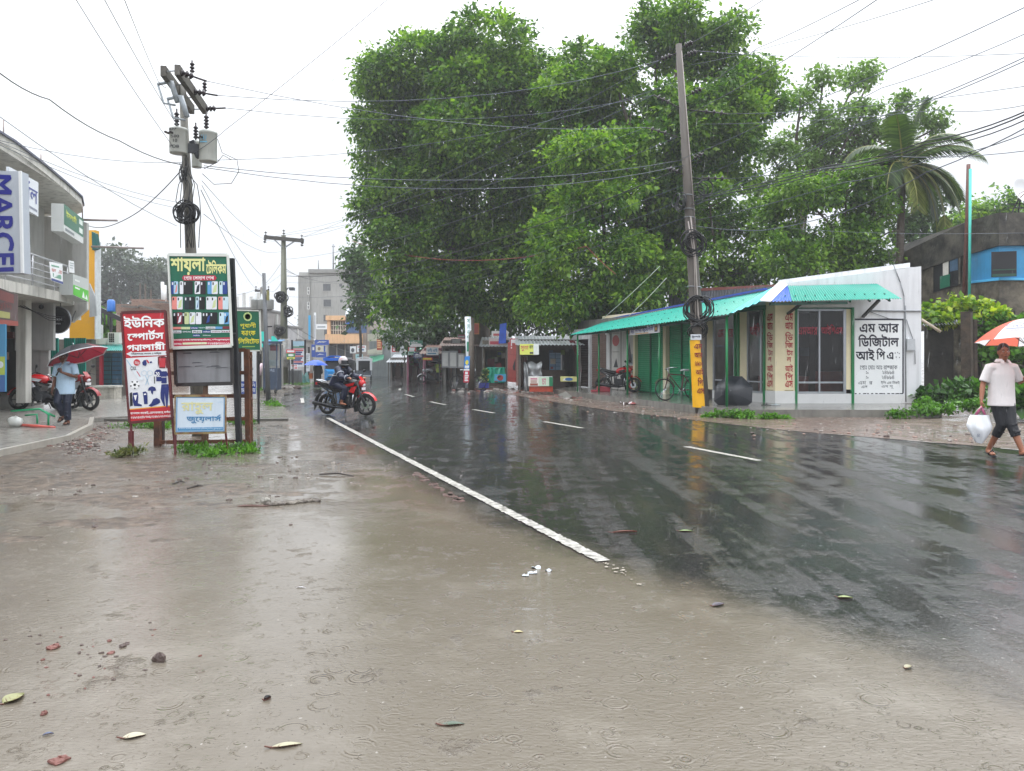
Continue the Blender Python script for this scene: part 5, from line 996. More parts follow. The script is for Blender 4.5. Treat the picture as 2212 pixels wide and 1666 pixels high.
for k in range(5): 
    z = 3.52 + k * .165
    mb.tube([(interp(edge, y) - .1, y, z + (0 if k < 4 else .02)) for y in ry], .020 if k < 4 else .032, 6)
for y in (16.8, 18.3, 19.8, 21.3, 22.4): mb.tube([(interp(edge, y) - .1, y, 3.38), (interp(edge, y) - .1, y, 4.2)], .026, 6)
mb.build('railing', RL, lb_, True)
# ground floor
mb = MB(); mb.slab([(-12.6, 8, .1), (-14.6, 24, .1), (-20, 24, .1), (-20, 8, .1)][::-1], (0, 0, .36)); mb.build('step', M('#4e4b47', .3, .3, 2, stain=.4), lb_)
for x, y, w, z0, mt in ((-13.45, 21.2, .26, .3, SLAB), (-12.5, 16.8, .3, .3, SLAB), (-14.3, 22.9, .24, .2, SLAB)):
    mb = MB(); mb.b2((x - w / 2, y - w / 2, z0), (x + w / 2, y + w / 2, 3.12)); mb.build('pillar', mt, lb_)
mb = MB(); mb.b2((-14.15, 21.9, 1.75), (-13.05, 22.0, 3.1)); mb.b2((-14.1, 22.0, .3), (-13.25, 22.1, 1.75)); mb.build('panel_wall', M('#a9a9a7', .5, .12, 1, stain=.3), lb_)
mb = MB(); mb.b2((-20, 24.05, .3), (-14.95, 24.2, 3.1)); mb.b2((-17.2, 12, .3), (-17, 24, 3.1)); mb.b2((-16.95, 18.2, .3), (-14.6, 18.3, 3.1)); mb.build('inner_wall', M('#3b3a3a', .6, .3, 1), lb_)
for u0, u1, Y in ((98, 125, 25.2), (138, 160, 25), (163, 184, 24.8)):
    q = qr(u0, 730, u1, 822, Y); mb = MB(); q.solid(mb, .06); mb.mi = 1
    for i in range(5): q.line(mb, [(.1 + i * .2, 0), (.1 + i * .2, 1)], .03)
    mb.build('door', [M('#1f8a7c', .4, .2, 2, stain=.3), M('#146458')], lb_)
mb = MB(); rr = random.Random(4)
for i in range(26): mb.mi = i % 5; mb.box((rr.uniform(-16.6, -14.9), rr.uniform(18.6, 23.8), rr.uniform(.6, 2.6)), (rr.uniform(.1, .5), .15, rr.uniform(.1, .6)))
mb.each('shelf_item', [M('#7a5236', .5, .3, 2), M('#4a5560', .5, .3, 2), M('#8c8c88', .5, .3, 2), M('#6a2f2c', .5, .3, 2), M('#b59a4a', .5, .3, 2)], lb_)
mb = MB(); mb.tube([(-12.95, 23.2, 5.7), (-11.9, 23.2, 5.68)], .035, 6); mb.tube([(-12.9, 23.6, 4.95), (-11.3, 23.6, 4.9)], .035, 6); mb.tube([(-12.95, 23.2, 5.6), (-12.95, 23.2, 6.3)], .02, 6)
for y, z in ((15.2, .9), (15.5, .85), (17.6, .6), (19.6, .4)): mb.tube([(interp(edge, y) + .2, y, zr(y) + .2), (interp(edge, y) + .2, y, zr(y) + .2 + z * .6)], .018, 5)
mb.each('metal_rod', M('#9a8f8c', .5, .2, 5), lb_, True)
rr = random.Random(8); mb = MB()
for k in range(3): mb.tube([Vector((-13.4 + .1 * k, 20.8, 2.95)), Vector((-13.0, 21.6, 2.72 - .06 * k)), Vector((-12.8, 22.4, 2.7 - .05 * k)), Vector((-13.1, 23.1, 2.95))], .012, 5)
for y in (19.4, 21.7): mb.ball((interp(edge, y) - .6, y, 2.98), .07, 8)
mb.each('soffit_fitting', STEEL, lb_, True)
BNK = P('#2f6e55')
q = qf((-90, 590), (50, 590), (45, 370), (-90, 366), 16.4); ms = thing('shop_sign', 'big grey light box with blue capital letters running down it', 'sign', q.pt(.5, 0))
mb = MB(); q.solid(mb, .26); mb.mi = 1
mq = Q(W(28 - 58, 381, 16.39), W(28 - 58 + .0, 381, 16.39), W(0, 0, 1), W(0, 0, 1))
# letters turned a quarter: reading downwards
tq = Q(W(-16, 378, 16.39), W(-12, 605, 16.39), W(31, 603, 16.39), W(24, 380, 16.39)); tq.n = Vector((0, -1, 0)); tq.text(mb, 'MARCEL', 0, 0, 1, 1, .004, .03)
for p in mb.f[-1:]: pass
mb.build('light_box', [M('#b9c0ca', .35, .05, 1), P('#23288c'), WHT], ms)
mb = MB(); mb.bar(q.c[1] + Vector((0, -.02, 0)), q.c[2] + Vector((0, -.02, 0)), .05, .05); mb.build('frame', WHT, ms)
e1 = lambda y, o=.12: Vector((interp(edge, y) + o, y, 0))
def eq(u0, v0a, v1a, u1, v0b, v1b, ya, yb): return Q(W(u0, v1a, ya), W(u1, v1b, yb), W(u1, v0b, yb), W(u0, v0a, ya))
board('shop_sign', 'white sign with blue writing fixed under the roof edge', eq(20, 360, 430, 83, 394, 468, 17.0, 18.9), [M('#dfe4ea', .4, .05, 2), P('#3d4a96'), P('#8a8fa0')], [('t', 1, 'েসৼল', .30, .32, .96, .9), ('l', 2, [(.5, .14), (.95, .14)], .05)], .06)
board('shop_sign', 'green bank light box with yellow and white writing under the roof', eq(138, 440, 500, 180, 474, 527, 20.5, 22.6), [M('#d8dcda', .35, .05, 2), BNK, P('#cfd84a'), P('#dfe9e2'), P('#7d8488')], [('r', 1, 0, .26, 1, 1), ('t', 2, 'ইসলামী', .1, .58, .62, .85), ('r', 3, .76, .7, .95, .9), ('r', 3, .76, .36, .95, .56), ('l', 4, [(.06, .12), (.5, .12)], .07)], .3)
board('shop_sign', 'grey and bright green light box on the balcony end', eq(158, 592, 637, 191, 603, 653, 21.6, 22.9), [M('#c3c8c6', .35, .05, 2), P('#5cc23c'), P('#eef2ee')], [('r', 1, 0, 0.02, 1, .5), ('p', 2, [(.55, .08), (.65, .4), (.75, .08), (.85, .3), (.95, .08)]), ('l', 2, [(.1, .4), (.4, .4)], .05), ('l', 2, [(.1, .75), (.4, .75)], .05)], .35)
board('banner', 'white banner with red writing tied to the balcony railing', qf((111, 606), (136, 615), (135, 571), (107, 565), 19.6, 20.6), [WHT, P('#b8483c'), P('#3a4a8a'), P('#6aa088')], [('t', 1, 'ডন আর', .1, .5, .9, .68), ('r', 2, .0, .02, 1, .14), ('l', 3, [(.15, .38), (.85, .38)], .06), ('l', 3, [(.15, .28), (.85, .28)], .05), ('l', 3, [(.1, .82), (.7, .82)], .04)], .015)
board('notice', 'small white paper stuck on the balcony railing', qf((150, 588), (161, 590), (160, 565), (149, 562), 21.0, 21.4), [WHT, P('#99aaaa')], lines(1, (.8, .6, .4), h=.02), .015, cat='notice')
board('shop_sign', 'dark red and grey painted sign over the nearest shop door', eq(-30, 610, 700, 39, 637, 704, 15.6, 17.2), [M('#5d4c4c', .4, .3, 2), P('#7c4644'), P('#a8a76a'), P('#9a5048')], [('r', 1, 0, .68, .85, .95), ('r', 2, .2, .2, .72, .38), ('r', 3, 0, 0, 1, .15), ('t', 1, 'মুিদ', .3, .42, .8, .66)], .08)
board('banner', 'blue and yellow-green striped panel standing by the nearest door', qr(-20, 700, 11, 846, 15.2), [P('#4a86ac'), P('#a3b552'), P('#3f6296'), P('#c9d0d4')], [('r', 1, 0, .25, 1, .52), ('r', 2, 0, .0, 1, .24), ('e', 3, .7, .4, .2, .05)], .05)
rs = thing('round_sign', 'round black hanging sign with white letters under the balcony', 'sign', W(125, 704, 22.4)); mt = Matrix.Translation(W(125, 691, 22.2)) @ Matrix.Rotation(R(90), 4, 'X')
mb = MB(); mb.lathe([(.36, -.06), (.38, 0), (.36, .06)], 24, mt); mb.mi = 1; qr(114, 687, 136, 697, 22.13).text(mb, 'CRM', 0.1, .35, .9, 1, .0); qr(118, 697, 132, 701, 22.13).text(mb, 'OPEN', .1, .1, .9, .9, .0); mb.mi = 2; mb.torus(W(125, 691, 22.2), .38, .02, (0, 1, 0), 24, 6); mb.build('disc', [P('#16181c'), P('#c8ccd0'), ALU], rs)
mb = MB(); mb.tube([W(119, 675, 22.2), W(119, 640, 22.2)], .012, 5); mb.tube([W(131, 675, 22.2), W(131, 640, 22.2)], .012, 5); mb.build('chain', STEEL, rs)
# next buildings along the left
yb = thing('yellow_building', 'narrow building end painted yellow beyond the bank sign', 'building', (-16, 28, 0))
mb = MB(); mb.b2((W(150, 0, 27).x, 27, 2.2), (W(206, 0, 27).x, 27.25, W(0, 497, 27).z)); mb.build('wall', M('#e0a52c', .4, .08, 1), yb)
mb = MB(); mb.b2((W(206.2, 0, 27).x, 26.95, 2.2), (W(208.5, 0, 27).x, 27.3, W(0, 520, 27).z)); mb.build('corner', M('#ced2d4', .4), yb)
mb = MB(); q = qf((199, 540), (211, 536), (206, 504), (198, 500), 26.8); q.solid(mb, .2); mb.build('green_sign', M('#1f5a58', .4, .2, 3), yb)
mb = MB(); mb.b2((W(120, 0, 27).x, 27.1, 0), (W(194, 0, 27).x, 27.4, 2.19)); mb.build('lower_wall', DKB, yb)
mb = MB(); q = qf((193, 685), (208, 682), (205, 640), (193, 612), 26.6); q.solid(mb, .06); mb.build('sheet', M('#a9adb0', .35, .15, 2, stain=.3), yb)
lw = thing('low_shops', 'low row of shops with teal tin awning and white signboards', 'shops', (W(220, 0, 29).x, 31, 0))
mb = MB(); mb.b2((W(168, 0, 29).x, 29.6, 0), (W(262, 0, 29).x, 29.9, W(0, 738, 29).z)); mb.build('wall', M('#77726c', .6, .2, 1, stain=.5), lw)
mb = MB(); mb.b2((W(190, 0, 28.5).x, 28.5, W(0, 744, 28.5).z), (W(230, 0, 28.5).x, 29.6, W(0, 730, 28.5).z)); mb.build('ledge', SLAB, lw)
mb = MB(); mb.corr(W(205, 757, 26.8), W(272, 757, 26.8), W(262, 743, 29), W(205, 743, 29), 16, .02); mb.build('roof_sheet', M('#3a9c94', .35, .15, 2), lw, True)
for u0, u1, c in ((195, 218, '#4a3434'), (221, 240, '#2a5a66'), (242, 262, '#22506a')):
    q = qr(u0, 762, u1, 838, 29.45); mb = MB(); q.solid(mb, .05); mb.mi = 1
    for i in range(8): q.line(mb, [(0, i / 8), (1, i / 8)], .03)
    mb.build('shutter', [M(c, .4, .25, 2, stain=.3), STEEL], lw)
mb = MB(); mb.b2(W(217.5, 838, 29.35), W(221, 758, 29.25)); mb.build('red_post', P('#a02838'), lw)
for lb, u0, v0, u1, v1 in (('faded white signboard nearest the bank building', 168, 680, 196, 728), ('second faded white signboard above the low shops', 197, 696, 223, 731)):
    board('shop_sign', lb, qf((u0, v1 - 6), (u1, v1), (u1, v0 + 6), (u0, v0), 27.5, 28.3), [M('#c4c6c4', .45, .12, 1.5, stain=.4), P('#9aa0a0')], [('l', 1, [(.3, .3), (.85, .3)], .05), ('l', 1, [(.1, .65), (.5, .65)], .04)], .12)
ac = thing('air_conditioner', 'white outdoor air conditioner unit above the teal awning', 'air conditioner', W(244, 741, 28.4)); mb = MB(); mb.b2(W(233, 741, 28.4), W(257, 718, 28.4) + Vector((0, .35, 0))); mb.build('casing', M('#d4d6d2', .4, .06, 4), ac)
q = qr(235, 740, 247, 719, 28.38); mb = MB(); q = qr(235, 719, 247, 740, 28.39)
for i in range(3):
    for j in range(5): q.rect(mb, .06 + i * .32, .04 + j * .19, .32 + i * .32, .19 + j * .19)
mb.build('grille', DARK, ac)
pw_ = thing('planter_wall', 'low pale speckled planter wall before the low shops', 'planter', W(222, 866, 27) * Vector((1, 1, 0))); mb = MB(); mb.b2((W(197, 0, 27).x, 27, 0), (W(247, 0, 27).x, 27.5, W(0, 837, 27).z)); mb.build('wall', M('#b5b0a6', .5, .35, 10, stain=.4), pw_); mb = MB(); mb.b2((W(195.5, 0, 27).x, 26.95, W(0, 836.9, 27).z), (W(249, 0, 27).x, 27.55, W(0, 833, 27).z)); mb.build('coping', SLAB, pw_)
br = thing('brick_building', 'unfinished brick building with bare steel rods behind the red sign', 'building', (W(310, 0, 42).x, 45, 0))
def brickm():
    m = bpy.data.materials.new('brick'); m.use_nodes = True; t = m.node_tree; b = t.nodes['Principled BSDF']; bt = nd(t, 'ShaderNodeTexBrick'); co = nd(t, 'ShaderNodeTexCoord'); mp = nd(t, 'ShaderNodeMapping'); mp.inputs['Rotation'].default_value = (R(90), 0, 0)
    t.links.new(co.outputs['Object'], mp.inputs[0]); t.links.new(mp.outputs[0], bt.inputs[0]); bt.inputs['Scale'].default_value = 3; bt.inputs['Color1'].default_value = (.20, .115, .085, 1); bt.inputs['Color2'].default_value = (.27, .16, .12, 1); bt.inputs['Mortar'].default_value = (.25, .23, .2, 1); t.links.new(bt.outputs[0], b.inputs['Base Color']); b.inputs['Roughness'].default_value = .6; return m
mb = MB(); zz = W(0, 657, 42).z; mb.b2((W(251, 0, 42).x, 42, 0), (W(385, 0, 42).x, 43.5, zz)); mb.b2((W(278, 0, 42).x, 42.3, zz), (W(340, 0, 42).x, 43.4, zz + .3)); mb.build('wall', brickm(), br)
mb = MB()
for a, b in (((262, 661), (300, 664)), ((300, 660), (352, 672)), ((330, 652), (375, 654))): mb.bar(W(*a, 41.8), W(*b, 41.8), .12, .1)
mb.each('beam', CONCD, br)
mb = MB()
for u, v in ((303, 612), (314, 613), (326, 625), (283, 640)): mb.tube([W(u, 650, 42.5), W(u, v, 42.5)], .05, 5)
mb.each('steel_rod', M('#6a625c', .6), br)
mb = MB()
for u, v in ((352, 609), (357, 616)): mb.tube([W(u, 655, 43), W(u - 1, v, 43)], .09, 7)
mb.each('white_pipe', WHT, br, True)
tk = thing('water_tank', 'blue plastic water tank on dark stair frame by the yellow wall', 'tank', W(240, 672, 36)); mb = MB(); mb.lathe([(.02, 0), (.17, 0), (.18, .05), (.17, .5), (.1, .56), (.02, .56)], 14, Matrix.Translation(W(240, 673, 36))); mb.build('tank', M('#2f6fc0', .35, .15, 3), tk, True)
mb = MB(); mb.bar(W(210, 645, 36), W(246, 654, 36), .06); mb.bar(W(210, 665, 36), W(262, 690, 36), .12, .2); mb.bar(W(212, 662, 36), W(235, 650, 36), .05)
for u, v0, v1 in ((219, 672, 700), (226, 675, 702), (234, 678, 702), (241, 680, 705)): mb.bar(W(u, v0, 36), W(u, v1, 36), .06)
mb.bar(W(212, 640, 36.2), W(212, 800, 36.2), .12); mb.bar(W(240, 674, 36.2), W(240, 800, 36.2), .1); mb.build('stair_frame', STEEL, tk)
foliage('bush', 'bright green bushes glimpsed between the low shops and brick house', 'bush', [plobe(u, v, a, b, Y) for u, v, a, b, Y in ((215, 700, 22, 16, 44), (240, 696, 16, 16, 44), (228, 715, 30, 20, 44))], WEED, .4, 7, .3, 12, 310)
# far left row behind the food cart
for k, (lb, u0, u1, vt, Y, c) in enumerate((('pale far shop house behind the green bank sign', 500, 560, 668, 62, '#8e8a88'), ('grey two-storey shop house behind the food cart', 560, 612, 705, 66, '#a9a9ab'), ('low grey shop behind the second pole', 612, 640, 735, 70, '#9a9a9a'))):
    t = thing('shop_house', lb, 'house', (W((u0 + u1) / 2, 0, Y).x, Y + 3, 0)); mb = MB(); x0, x1 = W(u0, 0, Y).x, W(u1, 0, Y).x; zt = W(0, vt, Y).z; mb.b2((x0, Y, 0), (x1, Y + 6, zt)); mb.build('wall', M(c, .6, .15, .6, stain=.35), t)
    mb = MB(); mb.b2((x0 - .2, Y - .8, zt * .52), (x1 + .2, Y - .003, zt * .52 + .15)); mb.b2((x0 - .1, Y - .2, zt), (x1 + .1, Y + 6.1, zt + .15)); mb.build('ledge', M('#7d7d7c', .6, .2, 1), t)
    for i in range(3):
        q = Q((x0 + (x1 - x0) * (.08 + i * .31), Y - .01, .2), (x0 + (x1 - x0) * (.32 + i * .31), Y - .01, .2), (x0 + (x1 - x0) * (.32 + i * .31), Y - .01, zt * .48), (x0 + (x1 - x0) * (.08 + i * .31), Y - .01, zt * .48)); mb = MB(); q.rect(mb, 0, 0, 1, 1); mb.build('shutter', M(['#55606a', '#6e5a50', '#46505a'][(i + k) % 3], .4, .3, 1), t)
        q2 = Q((x0 + (x1 - x0) * (.12 + i * .31), Y - .01, zt * .65), (x0 + (x1 - x0) * (.28 + i * .31), Y - .01, zt * .65), (x0 + (x1 - x0) * (.28 + i * .31), Y - .01, zt * .9), (x0 + (x1 - x0) * (.12 + i * .31), Y - .01, zt * .9)); mb = MB(); q2.rect(mb, 0, 0, 1, 1); mb.build('window', M('#4c5054', .4, .2, 2), t)
    mb = MB()
    for i in range(4): x = x0 + (x1 - x0) * (.1 + .26 * i); mb.b2((x, Y + .2, zt + .15), (x + .22, Y + .42, zt + .15 + .9 + .3 * (i % 2)))
    mb.each('roof_pillar', M('#cfcfcc', .5, .1, 2), t)
# ================================================================== POLES, STREET SIGNS, WIRES
POLEM = M('#67645c', .55, .25, 3, bump=.4, bscale=20, stain=.4, stretch=.3); POLEG = M('#6d6f5f', .55, .25, 3, bump=.3, stain=.4, stretch=.3); INS = M('#2a2226', .25, .2, 8); GALV = M('#8c9094', .35, .1, 5, metal=.6); CABLE = M('#1c1d20', .45, .15, 10); WIREG = M('#565c66', .35, .1, 10, metal=.5)
def insul(mb, p, q, n=3, r=.075):
    p = Vector(p); q = Vector(q); d = (q - p); mb.tube([p, q], .018, 6)
    for i in range(n):
        c = p + d * (.25 + .5 * i / max(1, n - 1)); t = d.normalized(); mb.tube([c - t * .035, c - t * .01, c + t * .03], [r * .45, r, r * .4], 9)
def coil(par, c, r, n, ax=(0, 1, 0), jit=.03, w=.012, seed=1):
    rr = random.Random(seed); mb = MB()
    for i in range(n): a = Vector(ax) + Vector((rr.gauss(0, .12), rr.gauss(0, .12), rr.gauss(0, .12))); mb.torus(Vector(c) + Vector((rr.gauss(0, jit), rr.gauss(0, jit), rr.gauss(0, jit))), r * rr.uniform(.85, 1.12), w, a, 20, 5)
    mb.build('cable_coil', CABLE, par, True)
YT = 15.3
tp = thing('utility_pole', 'utility pole with three grey transformers and double wooden crossarm behind the sports sign', 'utility pole', W(432, 930, YT) * Vector((1, 1, 0)))
tb_, tt = W(433, 940, YT), W(394, 186, YT); tb_.z = 0
ax = lambda v: tb_.lerp(tt, (W(0, v, YT).z) / tt.z)
mb = MB(); mb.tube([tb_, tb_.lerp(tt, .33), tb_.lerp(tt, .66), tt], [.16, .128, .092, .068], 10); mb.build('shaft', POLEM, tp, True)
mb = MB(); B1, B2 = (Vector((-6.46, 14.25, 6.86)), Vector((-6.86, 16.5, 6.86))), (Vector((-6.20, 14.25, 6.88)), Vector((-6.58, 16.5, 6.86)))
for p, q in (B1, B2): mb.bar(p, q, .1, .19)
mb.each('crossarm', M('#57534d', .6, .3, 5, bump=.6, bscale=16), tp)
mb = MB()
for f in (.02, .33, .66, .98): mb.tube([B1[0].lerp(B1[1], f), B2[0].lerp(B2[1], f)], .014, 5)
mb.build('crossarm_bolt', GALV, tp)
WP = []
for f, p2 in ((.04, (446, 175)), (.5, (470, 206)), (.97, (487, 233))):
    a = B2[0].lerp(B2[1], f); e_ = W(*p2, a.y); m = a.lerp(e_, .62); mb = MB(); insul(mb, a, m, 3, .07); mb.tube([m, e_], .02, 5); mb.build('strain_insulator', INS, tp, True); WP.append(e_)
for f in (.1, .55): a = B2[0].lerp(B2[1], f) + Vector((.22, 0, .0)); mb = MB(); insul(mb, a, a + Vector((0, 0, .26)), 3, .05); mb.build('pin_insulator', INS, tp, True)
for c in ((372, 200), (405 - 12, 232)):
    mb = MB(); p = W(c[0], c[1], 14.6); mb.tube([p + Vector((-.1, 0, .22)), p + Vector((-.02, 0, .2)), p + Vector((.1, 0, -.18))], [.02, .055, .05], 8); mb.tube([p + Vector((-.28, 0, .16)), p + Vector((-.08, 0, .2))], .03, 6); mb.tube([p + Vector((-.27, 0, .14)), p + Vector((-.16, 0, -.2)), p + Vector((.06, 0, -.24))], .022, 6); mb.build('fuse_cutout', M('#9aa2a8', .35, .2, 6), tp, True)
for (u0, v0, u1, v1, Yc) in ((366, 275, 405, 332, 14.95), (430, 281, 469, 350, 15.2), (414, 303, 436, 362, 15.75)):
    r = (u1 - u0) / 2 / F * Yc; zb, zt_ = W(0, v1, Yc).z, W(0, v0, Yc).z; cx = W((u0 + u1) / 2, 0, Yc).x; mt = Matrix.Translation((cx, Yc, zb)); H_ = zt_ - zb
    mb = MB(); mb.lathe([(r * .9, 0), (r * .95, .02), (r * .95, H_ * .86), (r, H_ * .87), (r, H_ * .93), (r * .9, H_ * .96), (r * .3, H_)], 22, mt); tr = mb.build('transformer', M('#b9bcb6', .35, .08, 3, stain=.12), tp, True)
    mb = MB(); insul(mb, (cx - r * .2, Yc, zt_ - .03), (cx - r * .2, Yc, zt_ + .36), 4, .055); mb.build('bushing', INS, tr, True)
    mb = MB()
    for dx in (-.75, -.25): mb.tube([(cx + r * dx, Yc - r * .75, zb + H_ * .7), (cx + r * dx * 1.05, Yc - r - .1, zb + H_ * .68)], .022, 6)
    mb.each('terminal', INS, tr)
    mb = MB()
    if u0 == 366:
        for tx, a, b, c, d in (('297', -.6, .8, .2, .88), ('500', -.35, .52, .5, .62), ('10', -.15, .36, .3, .47), ('PDB', -.5, .14, .5, .25)): Q((cx + r * a, Yc - r - .004, zb + H_ * b), (cx + r * c, Yc - r - .004, zb + H_ * b), (cx + r * c, Yc - r - .004, zb + H_ * d), (cx + r * a, Yc - r - .004, zb + H_ * d)).text(mb, tx, 0, 0, 1, 1, .0)
        mb.build('stencil', P('#2b2c30'), tr)
    elif u0 == 430:
        for i in range(3): q = Q((cx - r * .45 + i * r * .25, Yc - r - .004, zb + H_ * .62), (cx - r * .3 + i * r * .25, Yc - r - .004, zb + H_ * .62), (cx - r * .25 + i * r * .25, Yc - r - .004, zb + H_ * .74), (cx - r * .4 + i * r * .25, Yc - r - .004, zb + H_ * .74)); q.rect(mb, .2, 0, .8, 1, 0); q.ell(mb, .5, 1.2, .3, .15, 0)
        q = Q((cx - r * .5, Yc - r - .004, zb + H_ * .52), (cx + r * .3, Yc - r - .004, zb + H_ * .52), (cx + r * .3, Yc - r - .004, zb + H_ * .59), (cx - r * .5, Yc - r - .004, zb + H_ * .59)); q.rect(mb, 0, .3, 1, .9, 0); mb.build('stencil', P('#6fa9c4'), tr)
mb = MB(); mb.bar(W(405, 320, 15.1), W(432, 322, 15.2), .06, .18); mb.bar(W(415, 305, 15.2), W(430, 340, 15.2), .1, .1); mb.build('bracket', M('#3c3f44', .5), tp)
coil(tp, W(403, 461, 15.05), .17, 16, jit=.035, w=.013, seed=3); coil(tp, W(397, 375, 15.1), .13, 8, (1, .5, 0), .04, .011, 4)
mb = MB(); rr = random.Random(6)
for k in range(7):
    u = 383 + k * 5; pts = [W(395 + rr.uniform(-8, 12), 350 + rr.uniform(-10, 20), 15.05)]
    for j in range(1, 6): pts.append(W(384 + k * 6 + rr.uniform(-8, 8) + j * 2, 365 + j * 34, 15.0 + rr.uniform(-.05, .05)))
    mb.tube(pts, .008, 5)
mb.tube([W(437, 375, 15.1), W(462, 398, 15.1), W(500, 396, 15), W(516, 370, 15), W(512, 345, 15), W(480, 330, 15), W(470, 300, 15)], .007, 5); mb.tube([W(440, 365, 15.1), W(470, 350, 15.1), W(482, 335, 15), W(500, 345, 15)], .007, 5)
mb.build('dangling_cable', CABLE, tp, True)
# street signs standing in the mud
def T(mb, st, u0, v0, u1, v1, Y, dv=0.0, bold=.02, k=.0): qf((u0, v1), (u1, v1 + dv), (u1, v0 + dv), (u0, v0), Y).text(mb, st, 0, 0, 1, 1, k, bold)
c3 = lambda x, y: (238.6 + .1693 * x, 531.4 + .1693 * y); c4 = lambda x, y: (238.6 + .1693 * x, 732 + .1693 * y)
def T3(mb, st, x0, y0, x1, y1, Y, dv=0.0, bold=.02, f=c3): a = f(x0, y0); b = f(x1, y1); T(mb, st, a[0], a[1], b[0], b[1], Y, dv, bold)
def Pp(mb, pts, Y, f=c4):
    pts = [W(*f(x, y), Y) for x, y in pts]; tri = geometry.tessellate_polygon([[Vector((p.x, p.z, 0)) for p in pts]]); fs = []
    for t in tri:
        A = [pts[i] for i in t]; fs.append(t if (A[1] - A[0]).cross(A[2] - A[0]).y < 0 else t[::-1])
    mb.add(pts, fs)
def Ee(mb, x, y, rx, ry, Y, f=c4, n=16): Pp(mb, [(x + rx * math.cos(6.28318 * i / n), y + ry * math.sin(6.28318 * i / n)) for i in range(n)], Y, f)
RUST_ = M('#7a4426', .6, .3, 6, col2='#3a2018', bump=.4); RUSTR = M('#5a2024', .5, .25, 6)
YS = 12.55
q = qf((280, 913), (372, 904), (356.3, 672), (262.3, 675.3), YS)
s1 = thing('sign_board', 'tall red and white sports shop sign with pictures of bats, balls and clothes', 'sign', (q.pt(.5, 0).x, YS, 0))
mb = MB(); q.solid(mb, .03); mb.mi = 1; q.rect(mb, .01, .115, .99, .585, .003); mb.mi = 2; q.rect(mb, .01, .115, .99, .125, .0035)
YF = YS - .006; mb.mi = 1; Pp(mb, [(200, 1375), (270, 1342), (270, 1358), (700, 1336), (718, 1345), (700, 1362), (722, 1382), (700, 1392), (270, 1404), (270, 1412)], YF, c3)
mb.build('panel', [M('#bf202e', .35, .08, 3, stain=.12), M('#e3e5e9', .35, .05, 3, stain=.08), P('#e8a03c')], s1)
mb = MB(); YF2 = YS - .010; T3(mb, 'ইউিনক', 172, 900, 690, 1050, YF2, -2, .03); T3(mb, 'েৠসপাটৼস', 218, 1085, 678, 1205, YF2, -3, .03); T3(mb, 'গৰালারী', 212, 1240, 698, 1340, YF2, -3, .03)
T3(mb, 'বাগদাদ মােকট,-েরলবাজার, দশৼনা', 255, 930, 770, 968, YF2, -3, .015, c4); T3(mb, '০১৯২৫-৫৪৮৭৩৫, ০১৯৮১-২১০০১৫', 262, 990, 768, 1022, YF2, -4, .015, c4); mb.build('lettering', P('#f4f4f6'), s1)
mb = MB(); T3(mb, 'পিরচালনায়ঃ েসােহল ও সািব্বর', 262, 1362, 650, 1395, YS - .012, -2, .01)
mb.build('small_lettering', P('#2a2030'), s1)
mb = MB(); YG = YS - .009
mb.mi = 0; Ee(mb, 337, 300, 43, 42, YG); mb.mi = 2
for i in range(3): Pp(mb, [(310, 282 + i * 12), (372, 300 + i * 12), (372, 304 + i * 12), (310, 286 + i * 12)], YG - .002)
mb.mi = 1; Pp(mb, [(405, 300), (425, 272), (455, 268), (462, 320), (450, 345), (412, 335)], YG); Pp(mb, [(500, 290), (528, 285), (530, 305), (505, 310)], YG); mb.mi = 0; Pp(mb, [(455, 268), (470, 265), (495, 300), (480, 315)], YG - .001)
mb.mi = 3; Pp(mb, [(603, 232), (640, 216), (685, 216), (718, 232), (728, 372), (712, 374), (704, 300), (702, 374), (622, 374), (622, 300), (608, 372)], YG); mb.mi = 0; Pp(mb, [(622, 245), (702, 245), (700, 360), (624, 360)], YG - .001)
mb.mi = 4; Pp(mb, [(255, 345), (318, 352), (425, 505), (412, 528), (368, 530), (252, 372)], YG); mb.mi = 5; Pp(mb, [(198, 262), (205, 258), (270, 345), (258, 350)], YG); mb.mi = 6; T3(mb, 'CKK', 258, 352, 330, 398, YG - .002, 0, .02, c4); mb.mi = 0; Pp(mb, [(330, 410), (345, 415), (385, 480), (372, 478)], YG - .002)
mb.mi = 5
for x in (430, 503):
    for i in range(20):
        a, b = 6.28318 * i / 20, 6.28318 * (i + 1) / 20; Pp(mb, [(x + 36 * math.cos(a), 436 + 34 * math.sin(a)), (x + 36 * math.cos(b), 436 + 34 * math.sin(b)), (x + 32 * math.cos(b), 436 + 30 * math.sin(b)), (x + 32 * math.cos(a), 436 + 30 * math.sin(a))], YG)
Pp(mb, [(442, 468), (448, 466), (494, 582), (486, 586)], YG); Pp(mb, [(488, 468), (494, 470), (452, 586), (444, 584)], YG)
mb.mi = 1; Pp(mb, [(562, 420), (585, 392), (630, 390), (655, 412), (655, 540), (585, 540), (583, 455), (562, 452)], YG); Pp(mb, [(640, 430), (665, 412), (715, 412), (735, 445), (732, 472), (716, 470), (718, 566), (650, 566), (650, 470)], YG - .001); mb.mi = 2; T3(mb, '30', 578, 425, 625, 470, YG - .003, 0, .03, c4); Pp(mb, [(588, 476), (640, 476), (640, 482), (588, 482)], YG - .003); Pp(mb, [(650, 484), (716, 484), (716, 490), (650, 490)], YG - .003)
mb.mi = 1; Pp(mb, [(650, 580), (738, 576), (745, 640), (728, 872), (712, 872), (692, 690), (690, 780), (698, 858), (682, 856), (640, 760), (638, 690)], YG)
mb.mi = 7; Ee(mb, 310, 585, 62, 55, YG); mb.mi = 6; Ee(mb, 310, 585, 20, 19, YG - .002, n=5)
